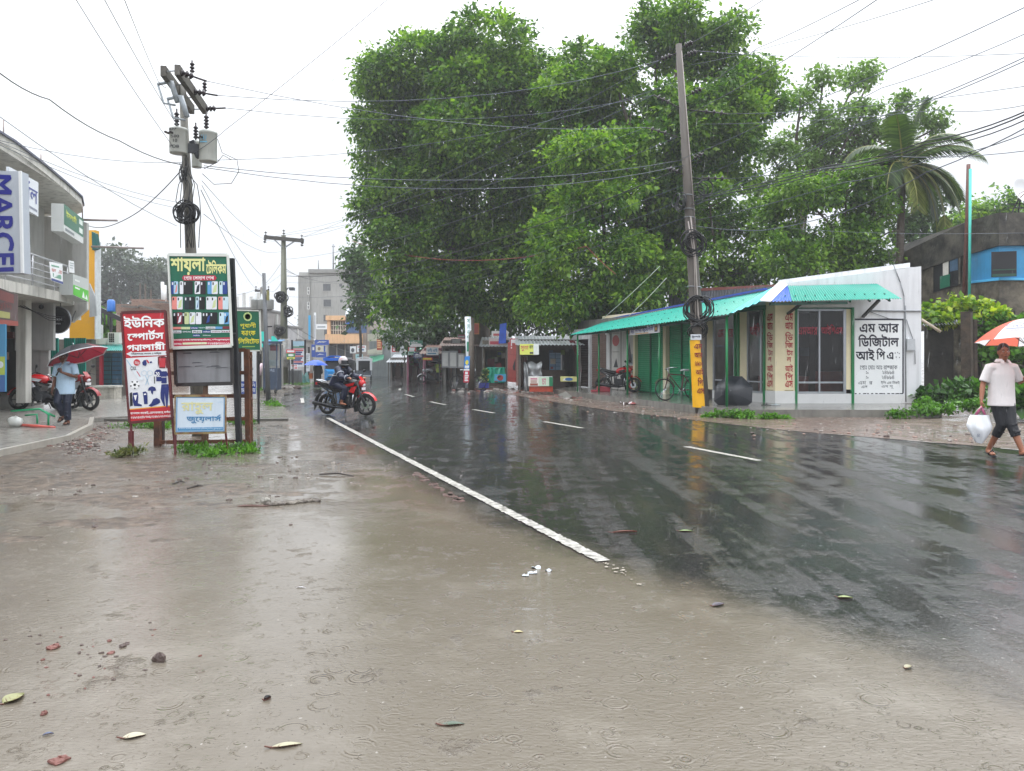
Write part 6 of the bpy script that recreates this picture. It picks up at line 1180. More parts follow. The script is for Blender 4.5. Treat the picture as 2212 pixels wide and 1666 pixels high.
for i in range(5): a = 6.28318 * i / 5 + .3; Ee(mb, 310 + 52 * math.cos(a), 585 + 46 * math.sin(a), 12, 10, YG - .002, n=6)
mb.mi = 1; Pp(mb, [(475, 660), (490, 622), (530, 604), (570, 618), (585, 658), (545, 665), (540, 712), (520, 690), (515, 660)], YG); Pp(mb, [(485, 850), (520, 820), (545, 770), (590, 752), (630, 775), (636, 812), (600, 835), (555, 850), (520, 866)], YG)
Pp(mb, [(285, 690), (345, 680), (356, 720), (350, 820), (400, 840), (400, 860), (300, 855), (285, 790)], YG); Pp(mb, [(412, 678), (448, 670), (470, 690), (475, 830), (430, 832), (420, 740)], YG); mb.mi = 6; Pp(mb, [(246, 690), (275, 680), (286, 850), (250, 862)], YG); Pp(mb, [(555, 480), (566, 480), (568, 566), (557, 570)], YG); mb.mi = 2; Pp(mb, [(295, 720), (340, 715), (320, 790)], YG - .002); Pp(mb, [(425, 700), (455, 695), (456, 712), (427, 716)], YG - .002)
mb.build('pictures', [P('#c0333f'), P('#1c2a6e'), P('#f0f0f4'), P('#6a1a26'), P('#dfe6ec'), P('#a9c8dc'), P('#1a1a22'), P('#f4f6f8')], s1)
mb = MB(); mb.tube([q.pt(.05, 1.0, -.02), q.pt(0.02, 0, -.02), Vector((W(283.5, 0, YS).x, YS, 0))], .022, 6); mb.tube([q.pt(.95, 1, -.02), q.pt(.99, 0, -.02), Vector((W(373, 0, YS).x, YS + .1, 0))], .022, 6); mb.tube([Vector((W(283.5, 0, YS).x, YS, 0)), Vector((W(283.5, 0, YS).x, YS, .35))], .045, 7); mb.each('leg', RUSTR, s1)
mb = MB()
for i in range(4): a, c_ = q.c[i], q.c[(i + 1) % 4]; mb.bar(a + q.n * -.01, c_ + q.n * -.01, .035, .045)
mb.build('frame', RUSTR, s1)
# green telecom sign
YGS = 12.75; q = qf((374, 751.5), (501, 747), (492.5, 551), (364, 550), YGS); s2 = thing('sign_board', 'large green telecom shop sign with rows of phone pictures fixed before the transformer pole', 'sign', q.pt(.5, 0))
mb = MB(); q.solid(mb, .06); mb.mi = 1; q.rect(mb, .012, .012, .988, .095, .003)
mb.build('panel', [M('#0d644a', .35, .1, 2, stain=.15), M('#b82846', .3, .06, 3)], s2)
mb = MB(); Yg = YGS - .008
for i in range(4): a, c_ = q.c[i], q.c[(i + 1) % 4]; mb.bar(a + q.n * .004, c_ + q.n * .004, .03, .05)
mb.build('frame', M('#d5d8d2', .35, .08, 4), s2)
mb = MB(); T3(mb, 'শায়লা', 772, 152, 1208, 365, Yg, 0, .03); T3(mb, 'েটিলকম', 1222, 185, 1475, 350, Yg, 0, .03); mb.build('lettering', P('#e2e29a'), s2)
mb = MB(); mb.mi = 0; Pp(mb, [(935, 374), (1335, 374), (1355, 405), (1335, 438), (935, 440), (912, 408)], Yg, c3); mb.mi = 1; T3(mb, 'েপৱাঃ েসাহাগ েশখ', 938, 385, 1320, 432, Yg - .004, 0, .02); T3(mb, 'বাগদাদ মােকট, েরলবাজার(বটতলা), দশৼনা,চুয়াডাঙ্গা।', 808, 1185, 1525, 1215, Yg - .003, -1, .012); T3(mb, 'েমাবাঃ', 812, 1235, 905, 1262, Yg - .003, 0, .012); T3(mb, '০১৯৪৪-৭০০১১৯', 1240, 1228, 1525, 1254, Yg - .003, 0, .015); mb.mi = 2; Pp(mb, [(920, 1232), (1230, 1226), (1230, 1252), (920, 1258)], Yg - .003, c3); mb.build('ribbon', [P('#b82846'), P('#f2e9ea'), P('#d8dcb8')], s2)
mb = MB(); cols = ['#20408c', '#a8cde4', '#e6e8ee', '#16181c', '#2a1a26', '#5f9fd0', '#e48c84', '#1c2a34', '#dfe4ea', '#c8e0ea', '#0a0c10', '#8fb0c0', '#7a2838', '#c9d6a0', '#3a66a8']; cm = [P(c) for c in cols]
rowsP = [(450, 612, [(775, 835, 0), (808, 865, 1), (884, 930, 2), (932, 1050, 3), (1075, 1148, 2), (1146, 1215, 4), (1238, 1300, 5), (1292, 1370, 8), (1388, 1440, 9), (1430, 1492, 0)]), (646, 808, [(785, 850, 6), (848, 922, 8), (942, 1010, 7), (1000, 1075, 3), (1088, 1135, 9), (1130, 1205, 10), (1222, 1290, 8), (1284, 1358, 8), (1376, 1440, 6), (1432, 1505, 9)]), (846, 996, [(798, 860, 10), (848, 916, 12), (912, 948, 10), (945, 1002, 13), (1008, 1082, 8), (1088, 1160, 2), (1170, 1215, 3), (1210, 1280, 10), (1270, 1365, 10), (1386, 1450, 9), (1445, 1515, 5)])]
for y0, y1, row_ in rowsP:
    for k, (x0, x1, ci) in enumerate(row_):
        mb.mi = ci; c = 8; Yk = Yg - .002 * (1 + k % 2); Pp(mb, [(x0 + c, y0), (x1 - c, y0), (x1, y0 + c), (x1, y1 - c), (x1 - c, y1), (x0 + c, y1), (x0, y1 - c), (x0, y0 + c)], Yk, c3)
        mb.mi = 3 if ci in (1, 2, 8, 9, 6, 13) else 8; Pp(mb, [(x0 + 10, y0 + 12), (x0 + 26, y0 + 12), (x0 + 26, y0 + 46), (x0 + 10, y0 + 46)], Yk - .002, c3)
        if k % 3 == 1: mb.mi = (ci + 5) % 15; Pp(mb, [(x0 + 12, y1 - 12), (x0 + 30, y0 + 60), (x1 - 10, y0 + 30), (x1 - 18, y1 - 30)], Yk - .001, c3)
mb.build('phone_pictures', cm, s2)
mb = MB(); logo = [(797, 900, 1032, 1062, 6, '', 8), (902, 1018, 1032, 1062, 13, '', 8), (1020, 1118, 1030, 1060, 0, 'vivo', 8), (1118, 1212, 1030, 1058, -1, 'oppo', 9), (1215, 1338, 1028, 1060, 8, 'realme', 3), (1340, 1428, 1028, 1058, 5, '', 8), (1432, 1525, 1024, 1056, 12, '', 8), (797, 905, 1078, 1112, 8, 'Infinix', 3), (912, 1036, 1078, 1108, -1, 'SAMSUNG', 8), (1042, 1168, 1074, 1110, 8, 'iPhone', 3), (1175, 1275, 1074, 1108, 0, 'walton', 8), (1280, 1415, 1074, 1106, 8, 'symphony', 12), (1418, 1530, 1072, 1104, 8, 'itel', 12), (1052, 1145, 1124, 1154, 0, 'nokia', 8), (1168, 1288, 1126, 1152, -1, 'All Brands', 8)]
for x0, x1, y0, y1, ci, tx, tcx in logo:
    if ci >= 0: mb.mi = ci; Pp(mb, [(x0, y0), (x1, y0), (x1, y1), (x0, y1)], Yg, c3)
    if tx: mb.mi = tcx; w = (x1 - x0); T3(mb, tx, x0 + w * .08, y0 + 7, x1 - w * .08, y1 - 7, Yg - .003, 0, .02)
mb.build('brand_strip', cm, s2)
mb = MB(); mb.bar(W(500, 558, 13.0), Vector((W(517, 0, 13.1).x, 13.1, 0)), .085, .085); mb.build('side_post', M('#26262b', .5, .25, 4), s2)
mb = MB()
for v in (600, 700): mb.bar(W(400, v, 12.83), W(424, v, 15.15), .04)
mb.bar(W(494, 620, 12.8), W(503, 622, 13), .03); mb.bar(W(500, 720, 12.8), W(508, 720, 13), .03); mb.build('strut', STEEL, s2)
q = qf((381, 831), (502, 828), (501, 752), (378, 755), 12.85); s3 = thing('sign_board', 'blank weathered grey sign board below the green telecom sign', 'sign', q.pt(.5, 0))
mb = MB(); q.solid(mb, .04); mb.mi = 1
rr = random.Random(2)
for i in range(9): a, b = rr.uniform(.02, .7), rr.choice((rr.uniform(.86, .97), rr.uniform(.4, .6))); q.poly(mb, [(a, b), (a + rr.uniform(.1, .28), b + rr.uniform(-.02, .03)), (a + rr.uniform(.1, .2), b + .03), (a + .02, b + .025)], .003 + i * .0003)
mb.build('panel', [M('#85868a', .55, .15, 3, stain=.35), M('#4e4f55', .6, .3, 8)], s3)
mb = MB()
for i in range(4): a, c_ = q.c[i], q.c[(i + 1) % 4]; mb.bar(a, c_, .045, .06)
mb.build('frame', M('#2f2c2c', .5), s3)
mb = MB(); mb.bar(q.pt(.5, 0, -.06), q.pt(.5, 0, -.06) - Vector((.02, 0, 1.3)), .06); mb.bar(q.pt(.1, 1, -.05), q.pt(.1, 1.2, -.05), .04); mb.each('support', M('#5a4030', .6), s3)
YB_ = 12.3; q = qf((378, 936), (487.5, 934), (488, 855), (379, 855), YB_); s4 = thing('sign_board', 'faded white jewellers sign with blue border and blue writing on thin rusty legs', 'sign', (q.pt(.5, 0).x, YB_, 0))
mb = MB(); q.solid(mb, .03); mb.mi = 1
for r in ((.025, .03, .975, .05), (.025, .95, .975, .97), (.025, .05, .04, .95), (.96, .05, .975, .95), (.05, .06, .95, .15)): q.rect(mb, *r, .003)
mb.mi = 2; q.rect(mb, .05, .058, .95, .062, .004); mb.build('panel', [M('#cddbe8', .4, .05, 2, stain=.08), P('#4a8fc0'), P('#e6e8d8')], s4)
mb = MB(); T3(mb, 'জুেয়লাসৼ', 972, 965, 1410, 1075, YB_ - .006, 0, .02, c4); mb.build('lettering', P('#3f7fae'), s4)
mb = MB(); T3(mb, 'রাহুল', 905, 805, 1305, 955, YB_ - .006, 0, .02, c4); mb.build('faded_lettering', P('#d9d6a4'), s4)
mb = MB(); T3(mb, 'বাগদাদ মােকট, েরলবাজার (বটতলা) দশৼনা, চুয়াডাঙ্গা।', 872, 1128, 1430, 1160, YB_ - .009, 0, .01, c4); T3(mb, 'পৱাচীন', 1365, 800, 1435, 815, YB_ - .006, 0, .01, c4); mb.build('small_lettering', P('#b9d4e6'), s4)
mb = MB()
for i in range(4): a, c_ = q.c[i], q.c[(i + 1) % 4]; mb.bar(a + q.n * .002, c_ + q.n * .002, .016, .035)
mb.build('frame', M('#93865a', .5, .3, 8, col2='#6a3a22'), s4)
mb = MB(); mb.tube([q.pt(0, 0, -.02), Vector((W(378.5, 0, YB_).x, YB_, 0))], .02, 6); mb.tube([q.pt(.99, 0, -.02), Vector((W(487, 0, YB_).x, YB_ + .1, 0))], .018, 6); mb.each('leg', RUSTR, s4)
YR_ = 13.45; rf = thing('timber_rack', 'rusty brown timber frame standing behind the street signs', 'frame', (W(440, 0, YR_).x, YR_, 0)); WD = M('#6b3d22', .55, .35, 5, bump=.4, col2='#3c261a')
mb = MB(); mb.bar(Vector((W(341, 0, YR_).x, YR_, 0)), W(341, 800, YR_), .1); mb.bar(Vector((W(537, 0, YR_).x, YR_, 0)), W(533, 754, YR_), .085, .085); mb.bar(Vector((W(543, 0, YR_ + .6).x, YR_ + .6, 0)), W(541, 760, YR_ + .6), .05); mb.bar(Vector((W(443, 0, YR_ + .1).x, YR_ + .1, 0)), W(443, 850, YR_ + .1), .09)
mb.each('post', WD, rf); mb = MB()
for a, b in (((345, 955), (535, 953)), ((370, 856), (535, 855)), ((480, 905), (535, 904)), ((366, 806), (530, 805)), ((366, 758), (530, 756))): mb.bar(W(*a, YR_ - .02), W(*b, YR_ - .02), .05, .065)
for v in (770, 815, 860, 910, 955): mb.bar(W(538, v, YR_), W(543, v, YR_ + .6), .04)
mb.each('rail', WD, rf)
mb = MB(); mb.bar(Vector((W(350, 0, 13.9).x, 13.9, 0)), W(350, 870, 13.9), .07); one(mb, 'timber_post', 'dark timber post behind the tall red sign', 'post', M('#3a2c2a', .6))
YK = 18; q = qf((513, 758), (564, 757), (561, 671), (510, 670), YK); cb = lambda x, y: ((x - 1605) / 310, 1 - (y - 820) / 520)
s5 = board('sign_board', 'green bank sign with pale emblem and yellow writing behind the black post', q, [M('#0f6244', .35, .08, 2, stain=.12), P('#e6dc3c'), P('#b9cf86'), P('#8fb04a')], [('e', 2, *cb(1755, 900), .18, .11), ('e', 0, *cb(1755, 900), .12, .072), ('p', 2, [(.485 + .105 * (1 if i % 2 == 0 else .45) * math.sin(6.28318 * i / 10), .846 + .066 * (1 if i % 2 == 0 else .45) * math.cos(6.28318 * i / 10)) for i in range(10)]), ('t', 1, 'পূবালী', *cb(1652, 1058), *cb(1860, 975)), ('t', 1, 'বৰাংক', *cb(1665, 1145), *cb(1850, 1080)), ('t', 1, 'িলিমেটড', *cb(1622, 1248), *cb(1895, 1172)), ('r', 3, *cb(1670, 1293), *cb(1838, 1280))], .04, posts=[(Vector((W(517, 0, YK).x, YK + .05, 0)), .03, Vector((0, 0, 2.6))), (Vector((W(557, 0, YK).x, YK + .05, 0)), .03, Vector((0, 0, 2.6)))], frame=(.03, M('#c9ccc4', .4)))
for k, (u0, u1) in enumerate(((512, 532), (541, 553))):
    q = qr(u0, 757, u1, 861, 19.4 + k * .4); board('sign_board', ['white notice sign with blue lower half behind the timber frame', 'narrow white sign with blue lower half just beyond the timber frame'][k], q, [M('#d9dde0', .4, .1, 3), P('#2a4a9c'), P('#8f9aa4'), P('#e8ecf2')], [('r', 1, 0, .1, 1, .36), ('t', 3, 'রিবেল' if k == 0 else 'িন', .1, .25, .9, .34), ('t', 3, 'চশমা', .1, .13, .9, .22), ('e', 2, .3, .8, .1, .03), ('e', 2, .4, .62, .12, .03), ('e', 2, .3, .48, .2, .03)], .03, posts=[(Vector((W(u0 + 2, 0, 19.5 + k * .4).x, 19.5 + k * .4, 0)), .025, Vector((0, 0, 1.2)))])
# second pole with single crossarm, thin lattice pole, far transformer pole
Y2 = 43; p2 = thing('utility_pole', 'tall olive concrete pole with one straight crossarm and street lamp', 'utility pole', W(614, 832, Y2) * Vector((1, 1, 0)))
mb = MB(); mb.tube([Vector((W(614, 0, Y2).x, Y2, 0)), W(612.5, 508, Y2)], [.25, .13], 10); mb.build('shaft', POLEG, p2, True)
mb = MB(); mb.bar(W(571, 512, Y2 - .2), W(656, 520, Y2 - .2), .16, .2); mb.build('crossarm', M('#4a4844', .6), p2)
mb = MB(); mb.bar(W(592, 517, Y2 - .2), W(610, 534, Y2 - .15), .06); mb.bar(W(638, 520, Y2 - .2), W(616, 534, Y2 - .15), .06); mb.each('brace', GALV, p2)
mb = MB()
for u, v in ((574, 511), (613, 507), (652, 518)): p = W(u, v, Y2 - .2); insul(mb, p, p + Vector((0, 0, .3)), 2, .09)
for u, v in ((573, 516), (653, 523)): p = W(u, v, Y2 - .2); insul(mb, p, p - Vector((0, .1, .25)), 2, .09)
mb.build('insulator', INS, p2, True)
mb = MB(); mb.tube([W(616, 630, Y2), W(622, 622, Y2), W(630, 622, Y2)], .035, 6); mb.box(W(631, 624, Y2), (.25, .3, .16)); mb.build('lamp', M('#4a4c50', .4), p2)
coil(p2, W(607, 643, Y2 - .2), .22, 12, jit=.08, w=.03, seed=9); coil(p2, W(622, 672, Y2 - .2), .18, 9, jit=.08, w=.03, seed=10); coil(p2, W(605, 715, Y2 - .2), .2, 10, jit=.08, w=.03, seed=11)
mb = MB(); mb.tube([Vector((W(614, 0, Y2).x, Y2, 1.0)), Vector((W(614, 0, Y2).x, Y2, 2.6))], [.262, .252], 10); mb.build('pasted_poster', M('#b9bab6', .5, .3, 3, col2='#6f6c68'), p2, True)
Y3 = 25.6; p3 = thing('utility_pole', 'thin leaning grey steel pole beside the food cart', 'utility pole', W(580, 872, Y3) * Vector((1, 1, 0)))
mb = MB(); mb.tube([Vector((W(580, 0, Y3).x, Y3, 0)), W(576, 760, Y3), W(570, 590, Y3)], [.085, .075, .06], 8); mb.build('shaft', M('#5d6064', .45, .2, 4, stain=.3), p3, True)
mb = MB(); mb.b2(W(576, 648, Y3 - .1), W(582, 628, Y3 + .1)); mb.build('meter_box', M('#8f8a5c', .5), p3); mb = MB(); mb.bar(W(575, 706, Y3), W(588, 705, Y3), .04); mb.build('bracket', STEEL, p3)
Y4 = 60; p4 = thing('utility_pole', 'far pole with three small transformers in a row', 'utility pole', W(567, 815, Y4) * Vector((1, 1, 0)))
mb = MB(); mb.tube([Vector((W(567, 0, Y4).x, Y4, 0)), W(565.5, 621, Y4)], [.2, .13], 8); mb.build('shaft', POLEM, p4, True); mb = MB(); mb.bar(W(551, 628, Y4), W(581, 628, Y4), .16); mb.bar(W(545, 668, Y4), W(588, 668, Y4), .2); mb.each('crossarm', STEEL, p4)
for u in (551, 565, 583): mb = MB(); mb.lathe([(.3, 0), (.31, .7), (.33, .72), (.1, .85), (.05, 1.2)], 12, Matrix.Translation(W(u, 668, Y4 - .3))); mb.build('transformer', M('#b4b8b8', .4, .1), p4, True)
mb = MB()
for u in (553, 580): p = W(u, 627, Y4); insul(mb, p, p + Vector((0, 0, .35)), 2, .1)
mb.build('insulator', INS, p4, True)
# the leaning pole at the right
YQ = 21.25; base = Vector((W(1518, 0, YQ).x, YQ, 0)); topq = W(1466, 96, YQ)
rp_ = thing('utility_pole', 'tallest leaning concrete pole with many strung insulators and cable coils before the teal awning', 'utility pole', base)
aq = lambda v: base.lerp(topq, W(0, v, YQ).z / topq.z)
mb = MB(); mb.tube([base - Vector((0, 0, .1)), aq(750), aq(420), topq], [.2, .19, .135, .085], 12); mb.build('shaft', M('#5c5650', .6, .3, 3, bump=.6, bscale=18, stain=.45, stretch=.3), rp_, True)
mb = MB(); d_ = Vector((.085, -.12, 0)); mb.tube([aq(112) + d_ * .6, aq(350) + d_, aq(500) + d_ * 1.2], .014, 6); mb.tube([aq(470) + Vector((-.02, -.17, 0)), aq(560) + Vector((.03, -.2, 0)), aq(680) + Vector((.0, -.21, 0)), aq(712) + Vector((.05, -.22, 0))], .02, 6); mb.tube([aq(480) + Vector((-.09, -.15, 0)), aq(560) + Vector((.0, -.19, 0)), aq(700) + Vector((-.08, -.2, 0))], .018, 6); mb.build('riser_cable', M('#a39a94', .5, .1), rp_, True)
IL = []
for (u0, v0, u1, v1) in ((1463, 112, 1425, 130), (1472, 105, 1498, 90), (1478, 125, 1508, 110), (1470, 236, 1412, 205), (1478, 212, 1520, 190), (1478, 236, 1575, 246), (1474, 300, 1395, 275), (1482, 355, 1520, 330), (1484, 384, 1575, 386), (1476, 380, 1440, 362)):
    a = aq(v0); e_ = W(u1, v1, YQ - .05); m0 = a.lerp(e_, .35); mb = MB(); insul(mb, m0, e_, 3, .085); mb.tube([a, m0], .014, 5); mb.build('strain_insulator', INS, rp_, True); IL.append(e_)
coil(rp_, aq(531) + Vector((0, -.15, 0)), .27, 14, jit=.06, w=.017, seed=21); coil(rp_, aq(405) + Vector((.32, 0, -.1)), .2, 6, jit=.06, w=.016, seed=22); coil(rp_, aq(440) + Vector((-.25, 0, 0)), .2, 6, (1, .4, 0), .07, .016, seed=23); coil(rp_, aq(668) + Vector((.02, -.22, 0)), .33, 12, (0.08, 1, 0), .04, .017, seed=24); coil(rp_, aq(715) + Vector((-.05, -.22, 0)), .22, 6, (0, .9, .5), .04, .015, seed=25)
mb = MB(); 
for v in (422, 452, 470, 620): mb.torus(aq(v), .15 if v < 600 else .2, .014, (0.1, 0, 1), 14, 5)
mb.build('clamp_band', GALV, rp_, True)
tz = lambda v: W(0, v, YQ - .28).z
q = Q(W(1498, 880, YQ - .26), W(1527, 881, YQ - .26), W(1515, 733, YQ - .26), W(1492, 735, YQ - .26)); q = Q(q.c[0] + Vector((0, 0, 0)), q.c[1], q.c[2], q.c[3])
ys = thing('pole_sign', 'tall narrow yellow sign with dark red writing strapped to the leaning pole', 'sign', q.pt(.5, 0))
mb = MB(); mb.grid(lambda x, y: q.pt(x, y) + Vector((0, .10 * (2 * x - 1) ** 2, 0)), 8, 2); mb.build('panel', M('#f0b41c', .3, .08, 3, stain=.08), ys, True)
mb = MB(); cy = lambda x, y: (1220 + .1627 * x, 650.7 + .1627 * y)
for tx, x0, y0, x1, y1 in (('এম', 1718, 570, 1822, 630), ('আর', 1722, 680, 1828, 745), ('িডিজটাল', 1728, 800, 1832, 858), ('আই', 1738, 885, 1842, 978), ('িপ', 1765, 1015, 1836, 1120), ('এস', 1758, 1160, 1852, 1225)): T3(mb, tx, x0, y0, x1, y1, YQ - .285, 0, .025, cy)
mb.build('lettering', P('#7a1420'), ys)
q = qr(1492, 722, 1515, 734, YQ - .27); board('notice', 'small torn white paper notice above the yellow pole sign', q, [M('#cfd4da', .4, .1, 4), P('#3a4050')], [('t', 1, 'টুেলট', .1, .3, .9, .8)], .02, cat='notice')
# ------------------------------------------------------------------ wires
def wire(label, pts, r=.010, sag=.0, mat=None, cat='cable', name='overhead_cable'):
    P3 = [p if isinstance(p, Vector) else W(*p) for p in pts]; out = []
    for a, b in zip(P3[:-1], P3[1:]):
        n = max(6, min(24, int((b - a).length / 1.2)))
        out += [a.lerp(b, i / n) - Vector((0, 0, sag * 4 * (i / n) * (1 - i / n))) for i in range(n)]
    out.append(P3[-1]); mb = MB(); mb.tube(out, r, 5); one(mb, name, label, cat, mat or WIREG, smooth=True)
WD_ = [('wire dropping from the top edge to the nearer transformer, most slanted of three', [(160, -8, 9), (378, 322, 14.9)], .008, .05),
 ('wire from the top edge to the transformer pole, middle of three', [(222, -8, 9), (384, 272, 14.8)], .008, .05), ('wire from the top edge to the fuse on the crossarm', [(266, -8, 9), (342, 176, 14.4), (360, 190, 14.5)], .008, .02),
 ('thick twisted cable sagging from the upper left to the transformer pole', [(-20, 142, 10), (107, 215, 11.4), (258, 304, 13.2), (394, 356, 15.1)], .013, .06), ('thin wire crossing low over the left building to the pole coil', [(-20, 238, 9), (382, 488, 15)], .007, .1),
 ('thin wire above the left roof running to the pole below the transformers', [(-20, 299, 12), (392, 351, 15.2)], .007, .12), ('upper of two wires slanting down across the left roof', [(-20, 298, 10), (383, 437, 15.1)], .006, .1), ('lower of two wires slanting down across the left roof', [(-20, 304, 10), (380, 449, 15.1)], .006, .1),
 ('black cable looping up from the left building to the transformer pole', [(192, 488, 22), (233, 489, 20.5), (301, 456, 18), (388, 372, 15.2)], .015, .04),
 ('long wire from the crossarm crossing the great tree to the third insulator', [WP[0], IL[6]], .010, .35), ('wire from the crossarm middle to the topmost insulator', [WP[1], IL[0]], .010, .5), ('wire from the crossarm end to the second insulator', [WP[2], IL[3]], .010, .45),
 ('wire falling from the top edge to the transformer pole over the pale sky', [(845, -8, 13), (490, 278, 14.8), (414, 333, 15.1)], .008, .03), ('wire rising from the transformer pole behind the tree tops', [(463, 346, 15.4), (1472, 172, 21.2)], .008, .5),
 ('upper of two black wires from transformers straight to the leaning pole', [(440, 358, 15.4), (1478, 345, 21.2)], .011, .42), ('lower of two black wires from transformers straight to the leaning pole', [(436, 361, 15.4), (1480, 356, 21.2)], .011, .55),
 ('steep wire from leaning pole top across the tree to the far crossarm', [IL[0], (655, 512, 43)], .011, .3), ('wire from the second insulator across the tree to the far crossarm', [IL[3], (612, 505, 43)], .011, .5), ('wire from the third insulator across the tree to the far crossarm', [IL[6], (573, 512, 43)], .011, .55), ('wire from mid pole across the tree to the far pole', [(1460, 297, 21.2), (618, 560, 43)], .011, .6),
 ('thick bundled cable from leaning pole across the tree to the far pole', [(1474, 362, 21.2), (620, 596, 43)], .022, .9), ('thin line below the thick bundled cable in front of the tree', [(1476, 400, 21.2), (618, 610, 43)], .009, .8), ('lowest thin line from leaning pole across the tree to the far pole', [(1480, 430, 21.2), (618, 640, 43)], .009, .9), ('dark line from leaning pole to the signs behind the tree', [(1480, 470, 21.2), (700, 640, 48)], .009, .7),
 ('wire from leaning pole top up to the top edge', [IL[1], (1660, -8, 15)], .011, .03), ('wire from the pole top insulator far to the upper right edge', [IL[4], (1636, 104, 18), (1870, -8, 12)], .011, .03), ('steep wire from mid pole to the top edge over the pale tree', [(1485, 247, 21.2), (1905, -8, 11)], .011, .1), ('level wire from the pole top to the right edge', [IL[2], (2230, 115, 14)], .009, .12), ('wire crossing the pale sky between the two tallest right trees', [(1493, 140, 21.2), (1679, 97, 17), (2040, -8, 11)], .009, .03),
 ('level wire from the second insulator to the right edge', [IL[5], (2230, 184, 14)], .009, .12), ('long slanting wire from mid pole to the upper right corner', [(1470, 344, 21.2), (1679, 250, 17), (2230, 8, 11)], .011, .05), ('long slanting wire below the corner one', [(1510, 385, 21.2), (1904, 190, 14), (2230, 66, 11)], .009, .05), ('upper wire of the close pair slanting to the right edge', [(1490, 440, 21.2), (1840, 272, 14.5), (2230, 116, 10)], .010, .06), ('lower wire of the close pair slanting to the right edge', [(1490, 448, 21.2), (1845, 275, 14.5), (2230, 124, 10)], .010, .06),
 ('upper black cable of the bundle passing the coconut palm', [(1500, 424, 21.2), (1786, 358, 15), (2001, 304, 12.5), (2230, 234, 10)], .015, .06), ('middle black cable of the bundle passing the coconut palm', [(1500, 428, 21.2), (1786, 364, 15), (2001, 311, 12.5), (2230, 240, 10)], .016, .07), ('lower black cable of the bundle passing the coconut palm', [(1500, 436, 21.2), (1786, 369, 15), (2001, 318, 12.5), (2230, 252, 10)], .013, .08),
 ('wire under the black bundle rising to the right edge', [(1498, 476, 21.2), (1822, 394, 15), (2019, 340, 12.5), (2230, 282, 10)], .010, .06), ('sagging pale cable from leaning pole curving below the palm crown', [(1490, 486, 21.2), (1643, 498, 18), (1822, 458, 15), (2001, 372, 12.5), (2230, 268, 10)], .012, .04), ('nearly level wire from the fourth insulator passing the palm', [IL[8], (1936, 338, 14), (2230, 324, 11)], .009, .05), ('thin wire crossing behind the palm top', [(1518, 268, 21.2), (2030, 238, 14), (2230, 224, 11)], .008, .06), ('thin level wire in front of the old house parapet', [(1700, 492, 24), (2230, 503, 14)], .007, .08),
 ('thin wire falling from the awning corner to the house', [(1900, 640, 22.6), (2010, 676, 23)], .009, .02),
 ('line from the transformer pole fanning down to the second pole', [(436, 390, 15.3), (600, 520, 43)], .009, .4), ('line from the transformer pole fanning down to the thin steel pole', [(436, 400, 15.3), (570, 600, 25.6)], .008, .2), ('line from the transformer pole fanning down to the far transformers', [(434, 410, 15.3), (560, 628, 60)], .011, .4), ('line from the pole coil to the second pole crossarm', [(440, 462, 15.3), (612, 540, 43)], .009, .4), ('thin line from second pole to the far transformer pole', [(612, 560, 43), (553, 626, 60)], .014, .3), ('lowest line from second pole to the far transformer pole', [(612, 600, 43), (580, 626, 60)], .014, .4), ('line from far pole crossing behind the green sign', [(480, 640, 30), (610, 590, 43)], .010, .3),
 ('line from second pole to the tall grey building roof', [(616, 580, 43), (700, 592, 90)], .02, .6), ('line from second pole past the tall grey building', [(616, 690, 43), (830, 760, 60)], .016, .8), ('cable from second pole to the peach building', [(616, 700, 43), (745, 735, 75)], .016, .9), ('high line from second pole to the tree edge', [(655, 512, 43), (800, 470, 42)], .012, .1), ('line across the front of the tall grey building', [(616, 585, 43), (760, 610, 60)], .014, .3)]
for lb, pts, r, sg in WD_: wire(lb, pts, r * .7, sg, CABLE if r > .0125 else WIREG)
wire('sagging red cable strung across the tree foliage', [(760, 520, 44), (1267, 532, 33)], .016, .85, M('#8e3a34', .5)); wire('short red cable dropping to the awning from the sagging one', [(1267, 532, 33), (1330, 592, 31)], .012, .05, M('#8e3a34', .5))
wire('pale stay wire rising from the awning end through the leaves', [(1300, 690, 32.5), (1425, 575, 30)], .012, .05, M('#b9c0b4', .5)); wire('second pale stay wire beside the awning end', [(1350, 690, 31), (1440, 600, 29.5)], .012, .05, M('#b9c0b4', .5))
# ================================================================== VEHICLES
TYRE = M('#131315', .55, .2, 12, bump=.3, bscale=60); RIMB = M('#1b1c20', .35, .1, 6); CHROME = M('#c2c6ca', .18, .05, 6, metal=.9); ENG = M('#3d3f43', .4, .2, 8, metal=.5); SEATB = M('#18181b', .35, .1, 8); BLK = M('#17181b', .3, .1, 8)
def wheel(t, c, r, rot=Matrix.Identity(3), spokes=6, rim=RIMB, tw=.05, name='wheel'):
    c = Vector(c); ax = rot @ Vector((0, 1, 0)); mb = MB(); mb.torus(c, r - tw * 1.55, tw * .42, ax, 26, 6)
    a = rot @ Vector((1, 0, 0)); b = ax.cross(a)
    for i in range(spokes): 
        d = a * math.cos(6.28318 * i / spokes) + b * math.sin(6.28318 * i / spokes)
        if spokes > 12: mb.tube([c + d * .02, c + d * (r - tw * 1.5)], .0028, 4)
        else: mb.bar(c + d * .03, c + d * (r - tw * 1.5), .026, .03, ax)
    mb.tube([c - ax * .06, c + ax * .06], .05 if spokes < 13 else .022, 10)
    w = mb.build(name, rim, t, local=True); mb = MB(); mb.torus(c, r - tw, tw, ax, 30, 9); mb.build('tyre', TYRE, w, True, local=True)
    if spokes < 13: mb = MB(); mb.tube([c - ax * .045, c - ax * .05], .12, 18); mb.build('brake_disc', CHROME, w, local=True)
    return w
